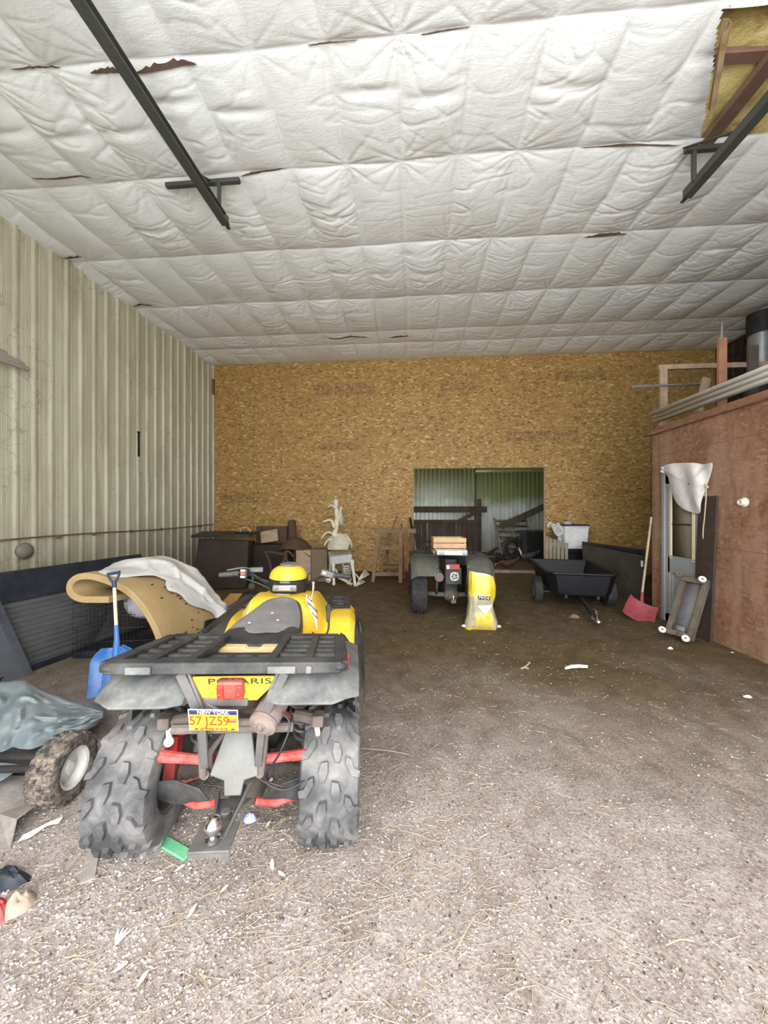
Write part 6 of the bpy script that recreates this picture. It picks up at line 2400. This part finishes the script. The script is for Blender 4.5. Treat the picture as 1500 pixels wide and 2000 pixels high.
chair = thing('chair', 'silver-grey chair with bone-like legs standing by the strand board wall', 'chair')
fl, fr = K(644, 1095, 7.55), K(688, 1090, 7.55)
bl2, br2 = K(640, 1076, 7.95), K(683, 1073, 7.95)
dn_ = Vector((0, 0, -.10))
MB().hexa([fl + dn_, fr + dn_, br2 + dn_ * .6, bl2 + dn_ * .6, fl + Vector((0, 0, .08)), fr + Vector((0, 0, .08)), br2, bl2]).obj('seat', 'silver_vinyl', chair, bevel=.03, seg=3)
for (x0, y0, x1, y1, d0, d1) in ((651, 1098, 652, 1141, 7.6, 7.55), (687, 1094, 694, 1147, 7.6, 7.45), (646, 1090, 644, 1132, 7.9, 7.95), (682, 1090, 684, 1130, 7.9, 7.95)):
    e = K(x1, y1, d1)
    e.z = .01
    s0 = K(x0, y0, d0)
    b = MB().tube([s0, s0 + (e - s0) * .08, s0 + (e - s0) * .2, s0 + (e - s0) * .8, s0 + (e - s0) * .94, e], [.055, .05, .034, .028, .036, .02], 10)
    b.obj('leg', 'bone', chair)
# skeleton draped over the seat, long curved bones upward
sk = thing('skeleton_decoration', 'pale plastic skeleton with long curved bones reaching up from the silver chair', 'skeleton')
sD = 7.75
b = MB()
b.tube(spline([K(652, 1048, sD), K(657, 1025, sD), K(658, 1005, sD + .1), K(656, 985, sD + .15), K(655, 977, sD + .15)], 5), [.05 + .02 * math.sin(i * 1.3) for i in range(21)], 10)
b.ball(K(656, 984, sD + .12), (.055, .05, .10), 12, 8)
b.ball(K(665, 1012, sD + .2), (.06, .05, .14), 12, 8)
b.obj('spine', 'bone', sk, sub=1)
MB().tube(spline([K(657, 1040, sD - .05), K(661, 1015, sD - .05), K(667, 989, sD - .05)], 6), [.022] * 12 + [.016], 8).obj('long_bone', 'bone', sk)
for (pp_, r_) in ((((655, 992), (648, 987), (641, 990)), .024), (((653, 1030), (646, 1016), (631, 1019)), .034), (((648, 1041), (638, 1040), (627, 1052)), .024), (((650, 1054), (640, 1055), (634, 1065)), .024)):
    pts = spline([K(x, y, sD - .06 - .03 * i) for i, (x, y) in enumerate(pp_)], 6)
    MB().tube(pts, [r_ * (1 - .5 * i / (len(pts) - 1)) for i in range(len(pts))], 8).obj('curved_bone', 'bone', sk)
for k in range(4):
    pts = spline([K(668 + 3 * k, 1044 + k, sD + .05), K(676 + 3 * k, 1044 + 4 * k, sD - .05), K(683 + 1.5 * k, 1056 + 4.5 * k, sD - .02)], 5)
    MB().tube(pts, .012, 7).obj('rib', 'bone', sk)
b = MB()
rr_ = []
for i in range(18):
    u = i / 17
    row = []
    for j in range(10):
        v = j / 9
        px = 643 + 38 * u + 2 * math.sin(v * 5)
        py = 1052 + 22 * v - 8 * math.sin(PI * u) * (1 - v)
        row.append(K(px, py, 7.85 - .42 * v - .10 * math.sin(PI * u) + .05 * float(fbm(u * 5, v * 5, 3, 2))))
    rr_.append(row)
b.grid(np.array(rr_), .03)
b.obj('torso', 'bone', sk)
# second skeleton sitting on the ground below the seat
s2_ = thing('skeleton_decoration', 'pale plastic skeleton sitting on the dirt between the chair legs', 'skeleton')
D2 = 7.7
b = MB().tube(spline([K(669, 1098, D2 + .1), K(672, 1108, D2 + .12), K(673, 1120, D2 + .1), K(671, 1130, D2)], 4), .024, 8)
b.ball(K(669, 1099, D2 + .05), (.05, .05, .04), 10, 7)
b.obj('spine', 'bone', s2_)
for k in range(5):
    y = 1105 + 4.4 * k
    pts = spline([K(668, y, D2 + .1), K(671, y + 1.5, D2 - .06), K(679, y + 1, D2 - .10), K(683 - abs(k - 2), y - 1.5, D2 + .02)], 5)
    MB().tube(pts, .013, 7).obj('rib', 'bone', s2_)
for pts, r_ in ((((670, 1130), (688, 1141)), .022), (((668, 1131), (680, 1139)), .022), (((662, 1128), (686, 1143)), .024), (((655, 1112), (663, 1126)), .02), (((691, 1118), (702, 1130)), .018)):
    (x0, y0), (x1, y1) = pts
    a_, c_ = K(x0, y0, D2), K(x1, y1, D2 - .15)
    c_.z = max(c_.z, .03)
    MB().tube([a_, a_ + (c_ - a_) * .1, a_ + (c_ - a_) * .9, c_], [r_ * 1.5, r_, r_ * .9, r_ * 1.4], 8).obj('limb_bone', 'bone', s2_)
for (x0, y0, x1, y1) in ((702, 1131, 717, 1117), (697, 1143, 708, 1132)):
    b = MB()
    a_, c_ = K(x0, y0, D2 - .2), K(x1, y1, D2 - .1)
    b.ball(a_, .03, 8, 6)
    for k in range(4):
        off = Vector((.02 * (k - 1.5), 0, .018 * (1.5 - k)))
        pts = spline([a_, a_ + (c_ - a_) * .5 + off, c_ + off * 1.5], 3)
        b.tube(pts, .009, 6)
    b.obj('bone_hand', 'bone', s2_)

# ---- jumble along the back wall on the left
def bx(name, x0, x1, yt, yb, d, depth, mat, label, cat, zb=None, rz_=0.0, bev=.01):
    a_, c_ = U(x0, yt, d=d), U(x1, yt, d=d)
    bot = U((x0 + x1) / 2, yb, d=d).z if zb is None else zb
    m_ = (a_ + c_) / 2
    w_ = (c_ - a_).length
    ct = Vector((m_.x, m_.y, (m_.z + bot) / 2)) + Vector((-math.sin(YAW), math.cos(YAW), 0)) * depth / 2
    bb = MB().box(ct, (w_, depth, m_.z - bot), (0, 0, YAW + rz_))
    return tag(bb.obj(name, mat, bevel=bev), label, cat)


b = MB()
cb0 = [U(x, y, d=dd) for x, y, dd in ((372, 1150, 7.1), (482, 1150, 7.3), (500, 1128, 8.7), (388, 1128, 8.6))]
for p in cb0:
    p.z = 0
ct0 = [U(x, y, d=dd) for x, y, dd in ((388, 1052, 7.25), (486, 1056, 7.4), (498, 1056, 8.6), (402, 1052, 8.5))]
b.hexa(cb0 + ct0)
cab = thing('covered_cabinet', 'tall dark brown covered cabinet in the back left corner', 'cabinet')
b.obj('cover', 'dark_brown', cab, bevel=.03, seg=3)
b = MB()
tz = ct0[0].z + .02
b.hexa([Vector((p.x - .12 * (1 if i in (0, 3) else -.3), p.y - .06 * (1 if i in (0, 1) else -1), tz)) for i, p in enumerate(ct0)] + [Vector((p.x - .12 * (1 if i in (0, 3) else -.3), p.y - .06 * (1 if i in (0, 1) else -1), tz + .05)) for i, p in enumerate(ct0)])
b.obj('top', 'black_metal', cab, bevel=.008)
bx('tool_case', 458, 500, 1040, 1055, 7.75, .35, 'black_metal', 'black case lying on top of the dark covered cabinet', 'case', zb=tz + .05)
q = U(478, 1040, d=7.9)
b = MB().tube(spline([q + Vector((-.10, 0, .0)), q + Vector((-.08, 0, .08)), q + Vector((0, 0, .11)), q + Vector((.09, 0, .07)), q + Vector((.13, 0, .0))], 5), .014, 8)
tag(b.obj('handle_loop', 'old_wood'), 'pale bent loop standing on the black case', 'handle')
bx('long_box', 488, 562, 1064, 1140, 8.3, .5, 'dark_brown', 'low dark chest under the pale board at the back wall', 'chest', zb=0)
zt_c = U(525, 1064, d=8.3).z
bx('brown_panel', 500, 560, 1028, 1064, 8.62, .12, 'brown_cloth', 'dark brown panel standing behind the pale board on the chest', 'panel', zb=zt_c)
a_, c_ = U(510, 1061, d=8.30), U(543, 1056, d=8.34)
a2, c2 = U(508, 1039, d=8.42), U(541, 1033, d=8.46)
n_ = Vector((0, .03, 0))
tag(MB().hexa([a_, c_, c_ + n_, a_ + n_, a2, c2, c2 + n_, a2 + n_]).obj('board', 'pale_board', bevel=.003), 'square pale board propped on the dark chest at the back wall', 'board')
q0, q1 = U(572, 1060, d=8.5), U(570, 1019, d=8.8)
tag(MB().tube([q0, q1, q1 + Vector((0, 0, .02))], [.10, .095, .06], 16).obj('carpet_roll', 'brown_cloth'), 'upright brown roll at the back wall between chest and blanket', 'roll')
hq = U(588, 1076, d=8.35)
P = []
for u in np.linspace(0, 1, 20):
    row = []
    for v in np.linspace(0, 1, 12):
        x = hq.x - .42 + 1.0 * u
        row.append((x, hq.y - .3 + .7 * v, .62 + .36 * math.sin(PI * min(1, u * 1.25 + .12)) ** .8 * math.sin(PI * (v * .8 + .1)) + .05 * float(fbm(u * 6, v * 5, 5, 2)) - .12 * u))
    P.append(row)
b = MB()
b.grid(np.array(P), .02)
tag(b.obj('blanket', 'brown_cloth', sub=1), 'heaped brown blanket over the boxes at the back wall', 'blanket')
bx('wooden_box', 577, 606, 1075, 1128, 8.05, .35, 'pale_board', 'pale wooden box standing upright beside the cardboard box', 'box', zb=0, rz_=.06)
bx('cardboard_box', 608, 640, 1073, 1128, 8.0, .4, 'card', 'brown cardboard box between the wooden box and the silver chair', 'box', zb=0, rz_=-.04)
fr_ = thing('folding_stool', 'small dark tubular folding stool frame in front of the chest at the back', 'stool')
b = MB()
for pts in (((516, 1080), (528, 1078), (552, 1082), (562, 1076), (574, 1088)), ((520, 1082), (528, 1104), (533, 1142)), ((556, 1084), (566, 1108), (572, 1142)), ((560, 1077), (556, 1092), (545, 1110))):
    b = MB().tube(spline([U(x, y, d=7.6) for x, y in pts], 4), .022, 8)
    b.obj('frame_tube', 'brown_cloth', fr_)
for i, (x0, y0, x1, y1) in enumerate(((432, 1192, 462, 1160), (442, 1194, 474, 1172))):
    a_, c_ = U(x0, y0, z=.05), U(x1, y1, z=.16 - .04 * i)
    b = MB().beam(a_, c_, .20, .02)
    tag(b.obj('broken_board', 'orange_wood', bevel=.002), ('orange broken board on the dirt beside the yellow quad, upper of the two', 'orange broken board on the dirt beside the yellow quad, lower of the two')[i], 'board')
q = U(492, 1172, z=0.02)
lump('rag', q, .30, .22, .16, 'black_board', 'dark crumpled heap on the dirt beyond the seat of the yellow quad', 'rag', 11)
# ================================================================ litter on the ground
M['straw'] = worn('dry_straw', (0.26, 0.20, 0.125), dirt=(0.42, 0.35, 0.26), amount=0.9, rough=0.8, scale=40, bump=0)
M['stone'] = None


def stone_mat():
    t = NT('pale_gravel_stones')
    v = t.coord()
    vo = t.voro(v, 34)
    s_ = t.n('ShaderNodeSeparateColor')
    t.l(vo.outputs['Color'], s_.inputs[0])
    c = t.ramp(s_.outputs[0], [(0.0, (0.16, 0.13, 0.11)), (0.4, (0.29, 0.25, 0.222)), (0.75, (0.42, 0.38, 0.355)), (1.0, (0.60, 0.575, 0.55))])
    t.bump(t.noise(v, 160, 3), .3, .002)
    return t.out(c, .85, 0, .3)


M['stone'] = stone_mat()
M['chaff_dark'] = worn('dark_chaff', (0.055, 0.038, 0.028), amount=0.2, rough=0.9, bump=0)


def scatter(n, fx, keep):
    out = []
    while len(out) < n:
        x, y = fx()
        if RNG.random() < keep(x, y):
            out.append((x, y))
    return np.array(out)


def near_quad(x, y):
    return math.exp(-((x + .35) / .9) ** 2 - ((y - 1.35) / .75) ** 2)


# stones: squashed low-poly pebbles, one scattered heap-free layer
ico_b = bmesh.new()
bmesh.ops.create_icosphere(ico_b, subdivisions=1, radius=1.0)
IV = np.array([v.co[:] for v in ico_b.verts])
IF = np.array([[v.index for v in f.verts] for f in ico_b.faces])
ico_b.free()


def pebbles(name, n, rmin, rmax, keep, region, mat, label, cat):
    pts = scatter(n, lambda: (RNG.uniform(region[0], region[1]), RNG.uniform(region[2], region[3])), keep)
    z = floor_z(pts[:, 0], pts[:, 1])
    r = rmin + (rmax - rmin) * RNG.random(n) ** 2.6
    a = RNG.random(n) * 2 * PI
    ca, sa = np.cos(a)[:, None], np.sin(a)[:, None]
    jit = 1 + .28 * (RNG.random((n, len(IV))) - .5)
    vx = IV[None, :, 0] * jit * r[:, None] * (1.0 + .5 * RNG.random(n))[:, None]
    vy = IV[None, :, 1] * jit * r[:, None]
    vz = IV[None, :, 2] * jit * r[:, None] * (.5 + .3 * RNG.random(n))[:, None]
    V = np.stack([vx * ca - vy * sa + pts[:, 0:1], vx * sa + vy * ca + pts[:, 1:2], vz + (z + r * .22)[:, None]], -1)
    F = IF[None] + (np.arange(n) * len(IV))[:, None, None]
    me = bpy.data.meshes.new(name)
    me.from_pydata(V.reshape(-1, 3).tolist(), [], F.reshape(-1, 3).tolist())
    me.polygons.foreach_set('use_smooth', [True] * len(me.polygons))
    o = bpy.data.objects.new(name, me)
    C.objects.link(o)
    me.materials.append(M[mat])
    return tag(o, label, cat, kind='stuff')


kp = lambda x, y: min(1.0, .10 + .95 * math.exp(-((x + 1.1) / 1.0) ** 2 - ((y - 1.0) / .9) ** 2) + .16 * math.exp(-((y - .8) / .9) ** 2)) * math.exp(-max(0, y - 1.4) * .75)
pebbles('gravel', 22000, .0018, .0062, kp, (-3.4, 2.2, .55, 4.6), 'stone', 'loose pale gravel strewn over the dirt, thickest at the lower left', 'gravel')
kp2 = lambda x, y: math.exp(-max(0, y - 1.5) * .45)
pebbles('dark_chaff', 5200, .0015, .0055, kp2, (-2.6, 3.3, .55, 7.0), 'chaff_dark', 'dark chaff and crumbs scattered over the dirt floor', 'chaff')


def stalks(name, n, keep, region, l0, l1, label, cat, wid=(.0005, .0011)):
    pts = scatter(n, lambda: (RNG.uniform(region[0], region[1]), RNG.uniform(region[2], region[3])), keep)
    V, F = [], []
    for (x, y) in pts:
        L = l0 + (l1 - l0) * RNG.random() ** 2.2
        a = RNG.normal(.35, .75) if RNG.random() < .6 else RNG.random() * PI
        w_ = RNG.uniform(*wid)
        bend = RNG.normal(0, .16)
        tilt = abs(RNG.normal(0, .035)) * L
        base = len(V)
        for k in range(4):
            t_ = (k / 3 - .5)
            px = x + math.cos(a) * L * t_ - math.sin(a) * L * bend * (t_ * t_ - .08)
            py = y + math.sin(a) * L * t_ + math.cos(a) * L * bend * (t_ * t_ - .08)
            pz_ = .004 + tilt * (t_ + .5)
            nx__, ny__ = -math.sin(a) * w_, math.cos(a) * w_
            V += [(px + nx__, py + ny__, pz_), (px - nx__, py - ny__, pz_), (px, py, pz_ + w_ * 1.5)]
        for k in range(3):
            q_ = base + 3 * k
            F += [(q_, q_ + 2, q_ + 5, q_ + 3), (q_ + 2, q_ + 1, q_ + 4, q_ + 5), (q_ + 1, q_, q_ + 3, q_ + 4)]
    V = np.array(V)
    V[:, 2] += np.repeat(floor_z(pts[:, 0], pts[:, 1]), 12)
    me = bpy.data.meshes.new(name)
    me.from_pydata(V.tolist(), [], F)
    o = bpy.data.objects.new(name, me)
    C.objects.link(o)
    me.materials.append(M['straw'])
    return tag(o, label, cat, kind='stuff')


ks = lambda x, y: min(1, .9 * near_quad(x, y) + .05 * math.exp(-max(0, y - 1.2) * .9) + .35 * math.exp(-((x + .75) / .7) ** 2 - ((y - 1.0) / .5) ** 2))
stalks('straw', 3000, ks, (-2.2, 2.0, .6, 3.2),   .015, .12, 'loose straw strewn on the dirt around the yellow quad', 'straw')
stalks('chaff', 2600, lambda x, y: math.exp(-max(0, y - 1.0) * .40), (-2.2, 3.2, .6, 7.5), .008, .05, 'short pale chaff flecks over the dirt floor', 'chaff', (.0009, .0020))


M['feather_white'] = worn('feather_white', (0.60, 0.59, 0.58), dirt=(0.34, 0.31, 0.29), amount=0.5, rough=0.7, scale=60)
# ---- feathers, one by one
def feather(loc, a, L, lab, curl=.25, wide=.18, n=1):
    t = thing('feather', lab, 'feather', (loc.x, loc.y, float(floor_z(loc.x, loc.y)) + .004), a, 'white feathers on the ground')
    L *= .8
    for q_ in range(n):
        aa = (q_ - (n - 1) / 2) * .32
        R_ = Matrix.Rotation(aa, 3, 'Z')
        rows = []
        for i in range(11):
            u = i / 10
            wv = L * wide * math.sin(PI * min(1, u * .9 + .08)) ** .6 * (1 if u < .95 else .6)
            if n > 1:
                wv *= .5
            c_ = Vector((L * u, L * .12 * math.sin(u * 2), L * curl * u * u * .5 + .002))
            rows.append([R_ @ (c_ + Vector((0, wv * v, .25 * abs(wv * v)))) for v in (-1, -.5, 0, .5, 1)])
        b = MB()
        b.grid(np.array(rows), .0012)
        b.obj('vane', 'feather_white', t)
        b = MB().tube([R_ @ Vector((-L * .15, 0, .002)), R_ @ Vector((L * .5, L * .08, .004 + L * curl * .12)), R_ @ Vector((L * .95, L * .11, .003 + L * curl * .45))], .0012, 6)
        b.obj('shaft', 'decal_white', t)
    return t


for (px, py, a, L, lab, n) in (
        (226, 1848, 1.5, .062, 'fanned tuft of white feathers lying on the gravel at lower left', 4),
        (222, 1900, .6, .050, 'small white downy feather just below the fanned feather tuft', 1),
        (533, 1696, 1.9, .060, 'white feather on the straw below the right rear tire of the yellow quad', 1),
        (556, 1706, 2.6, .045, 'dull feather touching the white feather below the right rear tire', 1),
        (368, 1790, 1.3, .055, 'white feather standing out on the gravel midway below the tow ball', 1),
        (300, 1722, .2, .045, 'pale feather on the gravel left below the green plastic strip', 1),
        (343, 1702, .7, .045, 'pale feather on the gravel right below the green plastic strip', 1),
        (432, 1740, .9, .040, 'thin feather on the straw straight below the hitch plate', 1),
        (268, 1925, 1.2, .050, 'bent pale feather at the bottom of the gravel below the feather tuft', 1),
        (490, 1574, .7, .075, 'white feather lying between the tow ball and the right rear tire', 1),
        (520, 1612, 1.1, .040, 'small down feather right of the blue scrap behind the quad', 1),
        (392, 1668, .8, .045, 'white feather just under the hitch plate edge', 1)):
    feather(U(px, py, z=0.0), a, L, lab, n=n)
# ---- scraps
M['green_plastic'] = worn('green_plastic', (0.10, 0.40, 0.20), dirt=(0.40, 0.42, 0.34), amount=0.4, rough=0.5, scale=20)
a_, c_ = U(308, 1637, z=.012), U(368, 1672, z=.012)
b = MB()
b.beam(a_, c_, .048, .012)
b.obj
tag(b.obj('plastic_strip', 'green_plastic', bevel=.002), 'green plastic strip lying by the left rear tire of the yellow quad', 'strip')
q = U(488, 1602, z=.0)
lump('blue_wrapper', q, .034, .026, .03, worn('blue_film', (0.22, 0.25, 0.62), dirt=(0.6, 0.6, 0.68), amount=0.5, rough=0.3, scale=30), 'crumpled blue wrapper on the straw behind the yellow quad', 'wrapper', 6)
pts = spline([U(x, y, z=.015) for x, y in ((448, 1577), (478, 1562), (507, 1543), (531, 1521))], 5)
b = MB().tube(pts, .008, 8)
tag(b.obj('white_hose', 'decal_white'), 'short curved white hose on the straw under the quad', 'hose')
a_, c_ = U(184, 1655, z=.008), U(170, 1722, z=.008)
b = MB().beam(a_, c_, .05, .008)
tag(b.obj('slat', 'dusty_sheet', bevel=.001), 'flat dusty slat lying in front of the left rear tire', 'slat')
pts = [U(x, y, z=.02) for x, y in ((1104, 1305), (1115, 1301), (1130, 1300), (1148, 1302))]
b = MB()
b.grid(np.array([[p + Vector((0, -.022 * math.sin(PI * (i + .2) / 3.4), -.012)), p + Vector((0, 0, .012)), p + Vector((0, .02, -.002))] for i, p in enumerate(pts)]), .004)
tag(b.obj('shell_shard', 'white_paint'), 'curved white shard lying alone in the middle of the dirt floor', 'shard')
lump('dirt_clod', U(1122, 1206, z=0), .075, .05, .04, worn('tan_clod', (0.17, 0.12, 0.075), amount=0.4, rough=0.9), 'tan dirt clod on the floor in front of the dump cart', 'clod', 4)
lump('paper_scrap', U(1309, 1268, z=0), .03, .02, .02, 'decal_white', 'pale paper scrap on the dirt in front of the dolly', 'scrap', 7)
lump('paper_scrap', U(1430, 1277, z=0), .03, .02, .014, 'decal_white', 'pale paper scrap on the dirt along the foot of the red partition', 'scrap', 9)
lump('paper_scrap', U(1460, 1362, z=0), .034, .02, .014, 'decal_white', 'pale paper scrap on the dirt at the right, apart from the partition', 'scrap', 10)
b = MB()
for pts in (((1018, 1306), (1026, 1302), (1035, 1294)), ((1024, 1303), (1032, 1306))):
    b = MB().tube(spline([U(x, y, z=.012) for x, y in pts], 3), .008, 6)
    tag(b.obj('twig', 'old_wood'), 'pale twig on the dirt left of the white shard', 'twig', 'twigs by the white shard')
for (p0, p1, lab) in (((705, 1462), (800, 1474), 'long straw stalk on the dirt right of the quad tire'), ((885, 1862), (925, 1790), 'long straw stalk on the bare dirt at the bottom centre'), ((1300, 1846), (1355, 1838), 'pale stalk on the dirt near the bottom right')):
    a_, c_ = U(*p0, z=.008), U(*p1, z=.012)
    tag(MB().tube(spline([a_, (a_ + c_) / 2 + Vector((.01, .012, 0)), c_], 4), .0028, 6).obj('straw_stalk', 'straw'), lab, 'stalk')
